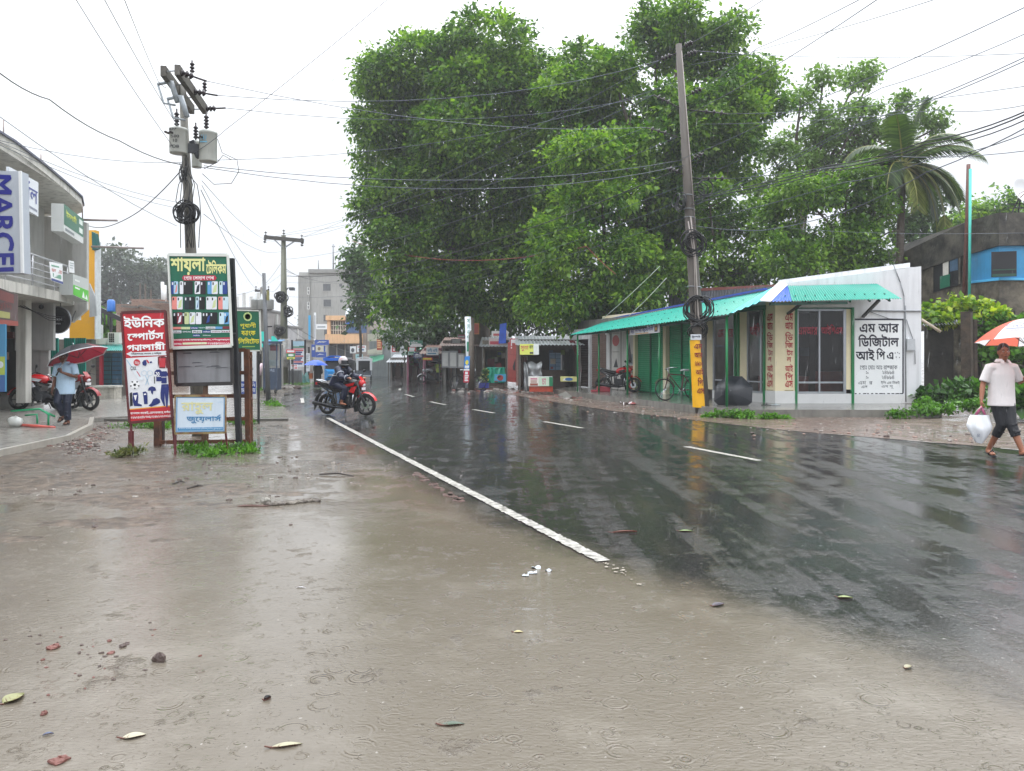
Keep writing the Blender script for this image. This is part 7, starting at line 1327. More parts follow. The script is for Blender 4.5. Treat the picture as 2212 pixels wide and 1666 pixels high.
def motorcycle(label, loc, rz, body, accent, steer=0.0, sc=1.0, box=False, group='motorcycles in the street', tank=None):
    t = thing('motorcycle', label, 'motorcycle', loc, rz, group); t.scale = (sc, sc, sc); k = dict(local=True)
    B_ = lambda mb, n, m, sm=False: mb.build(n, m, t, sm, local=True)
    wheel(t, (-.66, 0, .3), .3); rs = Matrix.Rotation(steer, 3, 'Z'); wheel(t, (.66, 0, .3), .3, rs)
    hd = Vector((.40, 0, .88)); ax = Vector((.66, 0, .3)); mb = MB()
    for s in (-1, 1): mb.tube([ax + rs @ Vector((0, s * .085, 0)), (ax + hd) / 2 + rs @ Vector((0, s * .085, 0)), hd + rs @ Vector((0, s * .085, .06))], [.03, .026, .02], 8)
    B_(mb, 'fork', ENG, True)
    def arc(c, r, a0, a1, w, th, n=10, M3=Matrix.Identity(3)):
        mb = MB(); c = Vector(c); pts = [c + M3 @ Vector((r * math.cos(R(a0 + (a1 - a0) * i / n)), 0, r * math.sin(R(a0 + (a1 - a0) * i / n)))) for i in range(n + 1)]; mb.tube(pts, [(th * (.6 if i in (0, n) else 1), w * (.6 if i in (0, n) else 1)) for i in range(n + 1)], 8, side=M3 @ Vector((0, 0, 1)) if False else None); return mb
    mb = MB(); mb.grid(lambda x, y: ax + rs @ Vector(((.335 + .03 * (1 - abs(2 * y - 1))) * math.cos(R(20 + 125 * x)), (y - .5) * .15, (.335 + .03 * (1 - abs(2 * y - 1))) * math.sin(R(20 + 125 * x)))), 12, 4); B_(mb, 'front_mudguard', body, True)
    mb = MB(); mb.grid(lambda x, y: Vector((-.66 + (.36 + .02 * (1 - abs(2 * y - 1))) * math.cos(R(75 + 115 * x)) - .05 * x, (y - .5) * .17, .3 + (.38) * math.sin(R(75 + 115 * x)))), 12, 4); mb.poly([(-1.02, -.07, .34), (-1.06, .07, .32), (-1.13, .06, .12), (-1.10, -.06, .12)]); B_(mb, 'rear_mudguard', BLK, True)
    mb = MB(); P_ = [(-.12, .80, .07), (-.02, .84, .13), (.12, .89, .155), (.26, .90, .15), (.36, .86, .11), (.42, .80, .05)]
    mb.tube([(x, 0, z) for x, z, w in P_], [(w, .12 if i not in (0, 5) else .05) for i, (x, z, w) in enumerate(P_)], 12, side=(0, 1, 0)); B_(mb, 'fuel_tank', tank or body, True)
    mb = MB()
    for s in (-1, 1): mb.add([(.05, s * .158, .86), (.38, s * .15, .93), (.34, s * .16, .84), (.12, s * .162, .80)], [(0, 1, 2, 3)]); mb.add([(.28, s * .162, .79), (.46, s * .15, .83), (.36, s * .165, .62), (.2, s * .165, .66)], [(0, 1, 2, 3)])
    mb.build('tank_shroud', accent, t, local=True)
    mb = MB(); mb.tube([(-.08, 0, .80), (-.25, 0, .79), (-.42, 0, .82), (-.62, 0, .88), (-.82, 0, .90)], [(.1, .05), (.13, .06), (.13, .06), (.12, .05), (.08, .03)], 10, side=(0, 1, 0)); B_(mb, 'seat', SEATB, True)
    mb = MB()
    for s in (-1, 1): mb.slab([(-.15, s * .125, .70), (-.1, s * .125, .62), (-.5, s * .125, .72), (-.95, s * .08, .87), (-.92, s * .08, .92), (-.5, s * .13, .80)], (0, s * .02, 0))
    B_(mb, 'side_panel', tank or accent)
    mb = MB(); mb.tube([(-.75, .1, .93), (-.98, .08, .98), (-1.02, 0, .99), (-.98, -.08, .98), (-.75, -.1, .93)], .016, 6); B_(mb, 'grab_rail', CHROME, True)
    mb = MB(); mb.box((-1.0, 0, .88), (.05, .14, .07)); B_(mb, 'tail_light', P('#a81820'))
    mb = MB(); mb.box((.08, 0, .40), (.30, .22, .26)); mb.box((.2, 0, .58), (.15, .18, .2), mat=Matrix.Rotation(R(-25), 3, 'Y')); mb.tube([(-.06, -.13, .38), (-.06, .13, .38)], .1, 14); mb.tube([(.12, -.13, .36), (.12, .13, .36)], .09, 14)
    for i in range(6): mb.box((.2 + i * .012, 0, .5 + i * .03), (.2, .22, .010), mat=Matrix.Rotation(R(-25), 3, 'Y'))
    B_(mb, 'engine', ENG)
    mb = MB()
    for s in (-1, 1): mb.tube([(.40, s * .03, .9), (.0, s * .12, .72), (-.45, s * .12, .62), (-.85, s * .09, .84)], .022, 6); mb.tube([(.42, s * .03, .85), (.30, s * .08, .42), (.18, s * .08, .22), (-.25, s * .1, .26), (-.3, s * .11, .62)], .022, 6); mb.tube([(-.25, s * .1, .28), (-.66, s * .11, .3)], .028, 6); mb.tube([(-.62, s * .14, .33), (-.52, s * .13, .66)], .03, 7)
    B_(mb, 'frame', BLK, True)
    mb = MB(); mb.tube([(.30, -.05, .45), (.32, -.14, .25), (.1, -.16, .2), (-.3, -.17, .22), (-.42, -.18, .25), (-1.0, -.19, .34)], [.02, .022, .022, .03, .05, .055], 9); B_(mb, 'exhaust', M('#2c2d31', .3, .1, 6, metal=.7), True)
    mb = MB(); mb.tube([Vector((.40, 0, .96)) + rs @ Vector((x, y, z)) for x, y, z in ((-.08, .37, .06), (-.04, .2, .1), (0, .06, .05), (0, -.06, .05), (-.04, -.2, .1), (-.08, -.37, .06))], .014, 6)
    for s in (-1, 1): c = Vector((.40, 0, .96)); mb.tube([c + rs @ Vector((-.05, s * .25, .09)), c + rs @ Vector((-.09, s * .38, .055))], .022, 7); mb.tube([c + rs @ Vector((-.04, s * .26, .08)), c + rs @ Vector((.03, s * .40, .04))], .008, 5)
    hb = B_(mb, 'handlebar', BLK, True)
    for s in (-1, 1): mb = MB(); c = Vector((.40, 0, .96)); mb.tube([c + rs @ Vector((-.04, s * .24, .1)), c + rs @ Vector((.02, s * .32, .25))], .008, 5); mb.ball(c + rs @ Vector((.0, s * .35, .28)), (.02, .075, .05), 10); mb.build('mirror', BLK, t, True, local=True)
    mb = MB(); c = Vector((.47, 0, .90)); mb.tube([c, c + rs @ Vector((.07, 0, -.01)), c + rs @ Vector((.12, 0, -.03))], [(.1, .1), (.11, .1), (.09, .075)], 12, side=rs @ Vector((0, 1, 0))); mb.poly([c + rs @ Vector(q) for q in ((.10, -.09, .05), (.10, .09, .05), (-.02, .07, .19), (-.02, -.07, .19))]); B_(mb, 'headlight_cowl', body if not box else BLK, True)
    mb = MB(); mb.ball(c + rs @ Vector((.10, 0, -.04)), (.035, .08, .055), 12); B_(mb, 'headlight', M('#d9dee4', .12, .05, 4), True)
    mb = MB(); mb.box(c + rs @ Vector((.1, 0, -.15)), (.012, .2, .075), mat=rs); B_(mb, 'number_plate', M('#dfe2e6', .4, .05))
    mb = MB()
    for s in (-1, 1): mb.tube([(.02, s * .12, .27), (.02, s * .24, .27)], .014, 6); mb.tube([(-.35, s * .12, .34), (-.35, s * .22, .34)], .012, 6)
    mb.tube([(-.1, .13, .22), (-.2, .2, .03)], .012, 5); B_(mb, 'foot_peg', BLK, True)
    mb = MB(); mb.tube([(.33, -.1, .6), (.38, -.22, .58), (.36, -.24, .36), (.26, -.1, .28)], .014, 6); mb.tube([(.33, .1, .6), (.38, .22, .58), (.36, .24, .36), (.26, .1, .28)], .014, 6); B_(mb, 'crash_guard', CHROME, True)
    mb = MB(); mb.slab([(.30, -.07, .30), (.30, .07, .30), (.33, .08, .10), (.33, -.08, .10)], (-.015, 0, 0)); B_(mb, 'mud_flap', BLK)
    return t
RED = M('#c4181f', .2, .06, 4, spec=.6); REDB = M('#8e1a20', .25, .1, 4); SILV = M('#b9bcc2', .25, .08, 4, metal=.3)
a = G(716, 896); MX, MY = -4.42, 20.55
motorcycle('red and black motorcycle ridden across the wet road at the edge line', (MX, MY, 0.012), R(-24), RED, RED, R(6), .95, tank=BLK)
motorcycle('red motorcycle parked under the balcony behind the man in the blue shirt', (-13.1, 21.6, .09), R(196), RED, SILV, R(-14), .98)
motorcycle('dark red motorcycle parked nose outward beside the man with the umbrella', (-12.2, 21.4, .09), R(-22), REDB, SILV, R(8), .98)
motorcycle('red motorcycle parked on the plinth between green posts', (4.12, 29.6, .22), R(-38), RED, BLK, R(14), .95)
motorcycle('small silver motorcycle far off before the maroon stall', (W(932, 0, 46).x, 46, .02), R(190), SILV, BLK, 0, .85)
def bicycle(label, loc, rz, lean, frame, sc=1.0):
    t = thing('bicycle', label, 'bicycle', loc, group='bicycles by the stalls', rot=(lean, 0, rz)); t.scale = (sc,) * 3
    for x in (-.53, .53): wheel(t, (x, 0, .34), .345, spokes=28, rim=CHROME, tw=.02)
    bb = (-.08, 0, .3); st = (-.22, 0, .78); hd = (.34, 0, .82); mb = MB()
    for p, q in ((bb, st), (bb, hd), (st, hd), (bb, (-.53, 0, .34)), (st, (-.53, 0, .34)), (hd, (.53, 0, .34))): mb.tube([p, q], .017, 6)
    mb.build('frame', frame, t, True, local=True)
    mb = MB(); mb.tube([(-.22, 0, .78), (-.24, 0, .92)], .013, 6); mb.tube([(-.38, 0, .94), (-.24, 0, .95), (-.1, 0, .93)], [(.09, .035), (.08, .03), (.02, .02)], 8, side=(0, 1, 0)); mb.build('saddle', M('#c9ccd0', .3, .1, 5), t, True, local=True)
    mb = MB(); mb.tube([(.34, 0, .82), (.36, 0, .98)], .013, 6); mb.tube([(.18, .27, .99), (.3, .25, 1.0), (.38, .1, 1.0), (.38, -.1, 1.0), (.3, -.25, 1.0), (.18, -.27, .99)], .012, 6); mb.build('handlebar', CHROME, t, True, local=True)
    mb = MB(); mb.torus(bb, .09, .008, (0, 1, 0), 18, 4); mb.tube([bb, (-.08, -.06, .3), (.04, -.07, .18)], .01, 5); mb.tube([bb, (-.08, .06, .3), (-.2, .07, .42)], .01, 5); mb.build('crank', CHROME, t, True, local=True)
    mb = MB(); mb.box((-.5, 0, .72), (.36, .14, .02)); mb.tube([(-.53, .06, .34), (-.5, .06, .71)], .008, 5); mb.tube([(-.53, -.06, .34), (-.5, -.06, .71)], .008, 5); mb.build('carrier', BLK, t, local=True)
    mb = MB()
    for x in (-.53, .53): mb.grid(lambda u, v: Vector((x + .375 * math.cos(R(30 + 140 * u)), (v - .5) * .06, .34 + .375 * math.sin(R(30 + 140 * u)))), 10, 2)
    mb.build('mudguard', frame, t, True, local=True)
    return t
bicycle('dark red bicycle with pale saddle leaning behind the yellow pole sign', (5.22, 23.9, .22), R(-158), R(8), M('#5a1f26', .3, .1, 4))
bicycle('bicycle standing behind the flag banners and slim dark trunk', (W(1012, 0, 36.6).x, 36.6, .02), R(12), R(-6), BLK)
def rickshaw(label, loc, rz, sc, roofm, bodym, sidem, dark):
    """three wheeled electric taxi; faces +x"""
    t = thing('auto_rickshaw', label, 'auto rickshaw', loc, rz, 'auto rickshaws far down the road'); t.scale = (sc,) * 3; B_ = lambda mb, n, m, sm=False: mb.build(n, m, t, sm, local=True)
    wheel(t, (.95, 0, .25), .25, spokes=6); wheel(t, (-.75, .48, .25), .25, spokes=6); wheel(t, (-.75, -.48, .25), .25, spokes=6)
    mb = MB(); mb.b2((-1.15, -.5, .3), (.55, .5, .42)); mb.b2((-1.15, -.5, .42), (-1.08, .5, 1.1)); mb.b2((-1.07, -.5, .42), (-.2, -.46, .8)); mb.b2((-1.07, .46, .42), (-.2, .5, .8)); B_(mb, 'body', bodym)
    mb = MB(); mb.add([(.56, -.48, .42), (.56, .48, .42), (.98, .3, .5), (.98, -.3, .5), (.66, -.48, .95), (.66, .48, .95), (1.0, .28, .82), (1.0, -.28, .82)], [(3, 2, 6, 7), (7, 6, 5, 4), (0, 3, 7, 4), (2, 1, 5, 6)]); B_(mb, 'nose', bodym)
    mb = MB(); mb.slab([(.63, -.46, .96), (.63, .46, .96), (.50, .46, 1.52), (.50, -.46, 1.52)], (-.02, 0, 0)); mb.slab([(-1.17, -.40, .75), (-1.17, .40, .75), (-1.17, .40, 1.42), (-1.17, -.40, 1.42)], (-.02, 0, 0)); mb.each('windscreen', dark, t, local=True)
    mb = MB(); mb.grid(lambda x, y: Vector((-1.2 + 1.85 * x, (y - .5) * 1.12, 1.55 + .17 * math.sin(math.pi * min(1, max(0, y))) ** .6)), 8, 8); mb.grid(lambda x, y: Vector((-1.2 + 1.85 * x, (y - .5) * 1.12, 1.52 + .13 * math.sin(math.pi * y) ** .6)), 8, 8)
    for x in (-1.2, .65): mb.grid(lambda a, y: Vector((x, (y - .5) * 1.12, 1.52 + (.03 + .04 * math.sin(math.pi * y)) * a + .14 * math.sin(math.pi * y) ** .6)), 1, 8)
    for x in (-1.22, .64): mb.slab([(x, -.56, 1.43), (x, .56, 1.43), (x, .56, 1.6), (x, -.56, 1.6)], (.03, 0, 0))
    for s in (-1, 1): mb.slab([(-1.2, s * .56, 1.40), (.65, s * .56, 1.45), (.65, s * .56, 1.6), (-1.2, s * .56, 1.6)], (0, s * .02, 0)); mb.slab([(-1.19, s * .40, .75), (-1.19, s * .56, .75), (-1.19, s * .56, 1.5), (-1.19, s * .40, 1.5)], (-.02, 0, 0))
    B_(mb, 'canopy', roofm)
    mb = MB()
    for s in (-1, 1):
        for x in (-1.13, -.2, .52): mb.tube([(x, s * .5, .4), (x, s * .5, 1.55)], .022, 6)
        mb.slab([(-1.12, s * .52, .8), (-.75, s * .52, .8), (-.8, s * .52, 1.56), (-1.12, s * .52, 1.56)], (0, s * .02, 0))
    mb.each('side_frame', sidem, t, local=True)
    mb = MB(); mb.b2((-.95, -.44, .42), (-.45, .44, .7)); mb.b2((-1.0, -.44, .7), (-.9, .44, 1.1)); mb.b2((.05, -.3, .42), (.4, .3, .72)); B_(mb, 'seat', SEATB)
    for s in (-1, 1): mb = MB(); mb.ball((.93, s * .22, .72), (.06, .07, .06), 10); mb.build('headlight', SILV, t, True, local=True)
    mb = MB(); mb.box((1.02, 0, .62), (.03, .5, .05)); mb.box((-1.2, 0, .36), (.04, .9, .06)); B_(mb, 'bumper', M('#c9d0d8', .3, .1))
    return t
rickshaw('blue auto rickshaw with yellow trimmed roof coming behind the motorcycle', (W(717, 0, 42).x, 42.6, .012), R(-82), .95, P('#1f63c8'), P('#2a86c8'), P('#2f8fd8'), DARK)
rickshaw('white roofed auto rickshaw driving away in the middle of the road', (W(784, 0, 51).x, 51.5, .012), R(100), .92, M('#dfe2e6', .35, .06), P('#59616a'), M('#c9ced4', .4, .1), DARK)
rickshaw('dark auto rickshaw between the blue and the white ones', (W(756, 0, 56).x, 56, .012), R(94), .82, M('#3b3a3e', .4, .15), P('#2c2d33'), BLK, DARK)
# food cart
fc = thing('food_cart', 'blue-grey wheeled food cart with glass cabinet beside the pole', 'food cart', (W(583, 0, 33).x, 33, 0)); x0, x1 = W(568, 0, 33).x, W(599, 0, 33).x; zf = lambda v: W(0, v, 33).z; CART = M('#3f4c60', .4, .15, 2, stain=.2)
mb = MB(); mb.b2((x0, 33, zf(842)), (x1, 33.6, zf(795))); mb.build('cabinet', CART, fc)
mb = MB()
for x in (x0 + .03, x1 - .03):
    for y in (33.03, 33.57): mb.bar((x, y, zf(795)), (x, y, zf(742)), .05)
mb.each('frame_post', CART, fc)
mb = MB(); mb.b2((x0 - .03, 32.95, zf(742)), (x1 + .03, 33.65, zf(737))); mb.build('top', CART, fc)
mb = MB(); q = Q((x0 + .06, 33.05, zf(794)), (x1 - .06, 33.05, zf(794)), (x1 - .06, 33.05, zf(744)), (x0 + .06, 33.05, zf(744))); q.rect(mb, 0, 0, 1, 1); mb.build('pane', glass_mat((.75, .8, .82)), fc)
mb = MB(); mb.b2((x0 + .2, 33.2, zf(790)), (x1 - .1, 33.5, zf(778))); mb.mi = 1; mb.b2((x0 + .25, 33.2, zf(757)), (x1 - .08, 33.4, zf(746))); mb.build('goods', [M('#c9d0d0', .4, .15, 4), M('#b56a74', .4, .2, 4)], fc)
for x in (x0 + .08, x1 - .08): mb = MB(); mb.torus((x, 33.0, .12), .09, .03, (1, 0, 0), 14, 6); mb.build('wheel', TYRE, fc, True); mb = MB(); mb.bar((x, 33.1, .1), (x, 33.1, zf(842)), .05); mb.build('leg', CART, fc)
q = qr(581, 797, 593, 803, 32.98); mb = MB(); q.text(mb, '০৭৫', 0, 0, 1, 1, 0, .02); mb.build('lettering', P('#9aa4b4'), fc)
mb = MB(); p = W(566, 785, 32.9); mb.tube([p, p + Vector((-.08, 0, -.2)), p + Vector((-.1, 0, -.5))], [.05, .1, .07], 8); one(mb, 'cloth', 'pink-white cloth hanging on the food cart side', 'cloth', M('#d8c0c8', .6, .1, 4), smooth=True)
for lb, u0, v0, u1, v1, Y, sh in (('teal tarpaulin panel beside the far pole', 562, 716, 573, 750, 34.5, 0), ('teal tarpaulin sheet sloping behind the food cart', 586, 726, 606, 742, 35, 1), ('bright teal stall awning sheet below the green bank sign', 549, 724, 561, 745, 36, 0)):
    mb = MB(); q = qf((u0, v1), (u1, v1), (u1 - (14 if sh else 0), v0), (u0, v0), Y); q.solid(mb, .03); one(mb, 'tarpaulin', lb, 'tarpaulin', P('#3fcfc0'))
stall('blue edged snack stall behind the food cart', 545, 572, 742, 808, 37, M('#b4b0a8', .5, .2), M('#2f7fb0', .35, .1), awn=.4, slope=.1)
# boards beyond the second pole
board('billboard', 'tall white political billboard with many coloured lines on two posts', qr(632, 737, 658, 792, 46), [M('#dfe4ea', .4, .05), P('#2e3f7a'), P('#c45a60'), P('#4a8a70'), P('#2b2b34'), P('#a8c8d8')], [('r', 5, 0, .82, 1, 1), ('e', 4, .72, .92, .14, .06), ('p', 4, [(.55, .8), (.95, .8), (.8, .9), (.65, .9)]), ('p', 2, [(.06, .92), (.5, .96), (.45, .88)]), ('r', 3, .05, .74, .95, .8), ('r', 2, .05, .69, .95, .72)] + [('l', 1 if i % 3 else 2, [(.1, .64 - i * .075), (.9 - (i % 3) * .1, .64 - i * .075)], .09) for i in range(8)], .06, posts=[(Vector((W(631, 0, 46).x, 46, 0)), .06, Vector((0, 0, 2.6))), (Vector((W(659, 0, 46).x, 46, 0)), .06, Vector((0, 0, 2.6)))])
board('sign_board', 'small red, green and yellow striped board on two thin posts', qf((620, 776), (637, 776), (638, 755), (618, 755), 41), [P('#d8414e'), P('#2f8f60'), P('#e8e070'), WHT], [('r', 1, 0, .25, 1, .62), ('r', 2, 0, 0, 1, .22), ('l', 3, [(.1, .82), (.9, .82)], .1), ('e', 3, .5, .43, .35, .12), ('l', 1, [(.2, .11), (.8, .11)], .05)], .05, posts=[(Vector((W(625, 0, 41.1).x, 41.1, 0)), .03, Vector((0, 0, 1.6))), (Vector((W(633, 0, 41.1).x, 41.1, 0)), .03, Vector((0, 0, 1.6)))])
board('sign_board', 'red and white low board below the striped one', qr(629, 787, 643, 797, 43), [WHT, P('#c83a44')], [('t', 1, 'ডালহ', .05, .5, .9, .9), ('r', 1, .5, .1, .95, .35)], .05, posts=[(Vector((W(631, 0, 43.1).x, 43.1, 0)), .03, Vector((0, 0, 1.2)))])
board('sign_board', 'narrow tall white sign on a dark post beyond the billboard', qr(661, 763, 669, 802, 48), [M('#d5dae0', .4), P('#8a94a0')], lines(1, (.9, .8, .7, .6, .5, .4, .3, .2), h=.05), .05, posts=[(Vector((W(667, 0, 48.1).x, 48.1, 0)), .06, Vector((0, 0, 2.2)))])
mb = MB(); a_, b_ = W(618, 0, 44), W(650, 0, 44.5); mb.slab([(a_.x, 44, 0), (b_.x, 44.5, 0), (b_.x, 44.5, W(0, 800, 44.5).z), (a_.x, 44, W(0, 800, 44).z)], (0, .3, 0)); one(mb, 'concrete_wall', 'low stained concrete wall behind the striped board', 'wall', M('#6d6f70', .6, .3, 1.2, stain=.5))
mb = MB(); a_, b_ = W(648, 0, 45), W(678, 0, 46); mb.grid(lambda x, y: Vector((a_.x + (b_.x - a_.x) * x, 45 + .1 * math.sin(x * 14 + y * 4), .05 + (.55 + .12 * math.sin(x * 11)) * y)), 20, 4); one(mb, 'tarpaulin', 'grey and teal plastic sheeting over goods near the lady in black', 'tarpaulin', M('#a9b8b8', .3, .2, 2, bump=.5, col2='#3f9f98'), smooth=True)
# ================================================================== PEOPLE
SKIN = M('#9c664c', .45, .10, 8); SKIND = M('#6e4634', .45, .1, 8); HAIR = M('#141010', .5, .2, 30)
def hand(mb, w, d, pn, curl, r=.0088, thumb=1):
    w = Vector(w); d = Vector(d).normalized(); pn = Vector(pn); pn = (pn - d * pn.dot(d)).normalized(); sd_ = d.cross(pn)
    mb.tube([w, w + d * .03, w + d * .085], [(.026, .02), (.036, .018), (.04, .016)], 10, side=sd_)
    for i, L in enumerate((.066, .078, .074, .058)):
        b = w + d * .082 + sd_ * ((i - 1.5) * .0195); c1 = curl; p1 = b + (d * math.cos(c1 * .6) + pn * math.sin(c1 * .6)) * L * .45; p2 = p1 + (d * math.cos(c1 * 1.5) + pn * math.sin(c1 * 1.5)) * L * .33; p3 = p2 + (d * math.cos(c1 * 2.3) + pn * math.sin(c1 * 2.3)) * L * .28
        mb.tube([b - d * .01, p1, p2, p3], [r * 1.1, r, r * .95, r * .8], 7)
    b = w + d * .03 - sd_ * .03 * thumb; p1 = b + (d * .6 - sd_ * thumb * .55 + pn * .35).normalized() * .04; mb.tube([b, p1, p1 + (d * .8 + pn * .55).normalized() * .034], [.012, .0105, .0085], 7)
def person(label, loc, rz, J, top, bot, shirt_m, pants_m, skin=SKIN, vox=.011, sleeve=.45, hem=0.0, cuff=.9, head_turn=0.0, hair=True, shoe=None, sc=1.0, collar=True, curl=(1.0, 1.0), helmet=False, group=None, hands=True, belly=1.0, bulk=1.0):
    t = thing('person', label, 'person', loc, rz, group); t.scale = (sc,) * 3; V = {k: Vector(v) for k, v in J.items()}; B_ = lambda mb, n, m, mods=(), sm=True: mb.build(n, m, t, sm, local=True, mods=mods)
    hc = V['head']; nk = V['neck']; pv = V['pelvis']; ch = V['chest']; Rh = Matrix.Rotation(head_turn, 3, 'Z')
    mb = MB(); mb.ball(hc + Vector((-.01, 0, .02)), (.098, .076, .115), 16, Rh); mb.tube([hc + Rh @ Vector((.02, 0, -.01)), hc + Rh @ Vector((.035, 0, -.07)), hc + Rh @ Vector((.045, 0, -.115))], [(.062, .07), (.054, .055), (.03, .028)], 12, side=Rh @ Vector((0, 1, 0)))
    mb.tube([hc + Rh @ Vector((.082, 0, .03)), hc + Rh @ Vector((.108, 0, -.018)), hc + Rh @ Vector((.088, 0, -.03))], [.008, .0165, .012], 7)
    for s in (-1, 1): mb.ball(hc + Rh @ Vector((-.01, s * .078, -.002)), (.02, .010, .032), 8); mb.ball(hc + Rh @ Vector((.06, s * .04, -.03)), (.03, .025, .022), 8)
    mb.ball(hc + Rh @ Vector((.085, 0, -.062)), (.016, .028, .012), 8)
    mb.tube([hc + Vector((-.01, 0, -.05)), nk + Vector((0, 0, .0)), nk - Vector((0, 0, .06))], [.052, .055, .075], 10)
    mb.tube([nk - Vector((0, 0, .05)), ch, (ch + pv) / 2, pv, pv - Vector((0, 0, .1))], [(.14, .08), (.165, .105), (.14, .1), (.155, .105), (.12, .09)], 14, side=(0, 1, 0))
    for s, sx in (('L', 1), ('R', -1)):
        a, e_, w = V['sh' + s], V['el' + s], V['wr' + s]; mb.tube([a + Vector((0, -sx * .05, .0)), a, a.lerp(e_, .5), e_, e_.lerp(w, .4), w], [.06, .055, .046, .039, .039, .026], 10)
        if hands: hand(mb, w, V.get('hd' + s, w - e_) if ('hd' + s) in V else (w - e_), V.get('pn' + s, Vector((0, -sx, 0))), curl[0 if s == 'L' else 1], thumb=sx)
        h, k_, n_, f = V['hip' + s], V['kn' + s], V['an' + s], V['toe' + s]; mb.tube([h, h.lerp(k_, .5), k_, k_.lerp(n_, .35), n_], [.085, .07, .053, .055, .036], 10)
        fd = (f - n_); fd.z = 0 if abs(fd.z) < .12 else fd.z; mb.tube([n_ + Vector((0, 0, .0)), n_ - Vector((0, 0, .035)) - (f - n_) * .18], [.036, .036], 8); mb.tube([n_ - (f - n_) * .2 + Vector((0, 0, -.045)), n_.lerp(f, .5) + Vector((0, 0, -.012)), f], [(.034, .032), (.044, .034), (.036, .016)], 9, side=(f - n_).cross(Vector((0, 0, 1))))
    B_(mb, 'body', skin, (('remesh', vox), ('smooth', 3)))
    rr = random.Random(int(abs(loc[0]) * 100)); mb = MB(); o = .022
    hz = pv.z + hem; P_ = [nk + Vector((0, 0, -.01)), nk - Vector((0, 0, .05)), ch, (ch + pv) / 2, pv, Vector((pv.x, pv.y, hz))]
    mb.tube(P_, [(.075, .07), (.15, .09), (.195 * belly, .128), (.19 * belly, .135 * belly), (.195 * belly, .145 * belly), (.2 * belly, .165 * belly)], 18, side=(0, 1, 0))
    for s, sx in (('L', 1), ('R', -1)):
        a, e_, w = V['sh' + s], V['el' + s], V['wr' + s]; bk = bulk; q = a.lerp(e_, min(1, sleeve * 2)) if sleeve <= .5 else e_.lerp(w, (sleeve - .5) * 2); pts = [a + Vector((0, -sx * .07, -.012)), a + Vector((0, 0, -.012)), a.lerp(e_, .45)]
        if sleeve > .5: pts += [e_, e_.lerp(w, (sleeve - .5)), q]
        else: pts += [q]
        mb.tube(pts, [r_ * bk for r_ in ([.078, .074, .07, .072] if sleeve <= .5 else [.085, .082, .072, .066, .06, .052])], 12)
    for k in range(14):                                           # folds
        a = rr.uniform(0, 6.28); z = rr.uniform(hz + .03, ch.z); m_ = pv.lerp(ch, (z - pv.z) / (ch.z - pv.z)); p = m_ + Vector((.12 * math.cos(a), .17 * math.sin(a), 0)); mb.tube([p, p + Vector((rr.uniform(-.04, .04), rr.uniform(-.08, .08), rr.uniform(-.12, .02)))], [.016, .008], 6)
    sh_ = B_(mb, 'shirt', shirt_m, (('remesh', vox * 1.15), ('smooth', 5)))
    if collar:
        mb = MB(); n = 14; c = nk + Vector((.0, 0, .012))
        for i in range(n):
            a0, a1 = R(25) + 6.28318 * i / n * .86, R(25) + 6.28318 * (i + 1) / n * .86; f = lambda a, r_, z: c + Vector((math.cos(a) * r_ * .95, math.sin(a) * r_, z))
            mb.add([f(a0, .078, .03), f(a1, .078, .03), f(a1, .105, -.015), f(a0, .105, -.015)], [(0, 1, 2, 3)])
        mb.poly([c + Vector(q) for q in ((.095, .02, -.0), (.08, .06, .02), (.10, .085, -.03), (.125, .045, -.05))]); mb.poly([c + Vector(q) for q in ((.095, -.02, -.0), (.08, -.06, .02), (.10, -.085, -.03), (.125, -.045, -.05))]); mb.build('collar', shirt_m, sh_, local=True)
    mb = MB(); mb.tube([pv + Vector((0, 0, .07)), pv, pv - Vector((0, 0, .08))], [(.15, .115), (.165, .125), (.15, .12)], 14, side=(0, 1, 0))
    for s in 'LR':
        h, k_, n_ = V['hip' + s], V['kn' + s], V['an' + s]; q = k_.lerp(n_, cuff); mb.tube([h, h.lerp(k_, .5), k_, k_.lerp(q, .5), q], [r_ * (1 + (bulk - 1) * .7) for r_ in (.105, .092, .078, .074, .068)], 12); mb.torus(q, .058, .016, q - k_, 14, 6)
        for k in range(5): f = rr.uniform(.15, .95); p = (h.lerp(k_, f * 2) if f < .5 else k_.lerp(q, f * 2 - 1)); mb.tube([p + Vector((.07, -.04, 0)), p + Vector((.075, .05, rr.uniform(-.05, .05)))], [.012, .012], 5)
    B_(mb, 'trousers', pants_m, (('remesh', vox * 1.15), ('smooth', 4)))
    if hair:
        mb = MB(); mb.ball(hc + Rh @ Vector((-.022, 0, .045)), (.100, .083, .105), 16, Rh); mb.tube([hc + Rh @ Vector((-.06, 0, .04)), hc + Rh @ Vector((-.07, 0, -.05))], [(.07, .05), (.05, .03)], 10, side=Rh @ Vector((0, 1, 0))); B_(mb, 'hair', HAIR)
    if not helmet:
        for s in (-1, 1):
            mb = MB(); p = hc + Rh @ Vector((.083, s * .032, .012)); mb.ball(p, (.009, .015, .008), 8); e2 = B_(mb, 'eye', M('#d8d2c8', .2, .05)); mb = MB(); mb.ball(p + Rh @ Vector((.006, 0, 0)), (.005, .007, .007), 8); mb.build('iris', HAIR, e2, True, local=True)
            mb = MB(); mb.tube([hc + Rh @ Vector((.086, s * .014, .034)), hc + Rh @ Vector((.088, s * .034, .041)), hc + Rh @ Vector((.074, s * .054, .034))], [.004, .006, .003], 5); B_(mb, 'eyebrow', HAIR)
        mb = MB(); mb.tube([hc + Rh @ Vector((.094, -.026, -.064)), hc + Rh @ Vector((.103, 0, -.06)), hc + Rh @ Vector((.094, .026, -.064))], [.004, .007, .004], 6); B_(mb, 'mouth', M('#5a2e28', .4, .1))
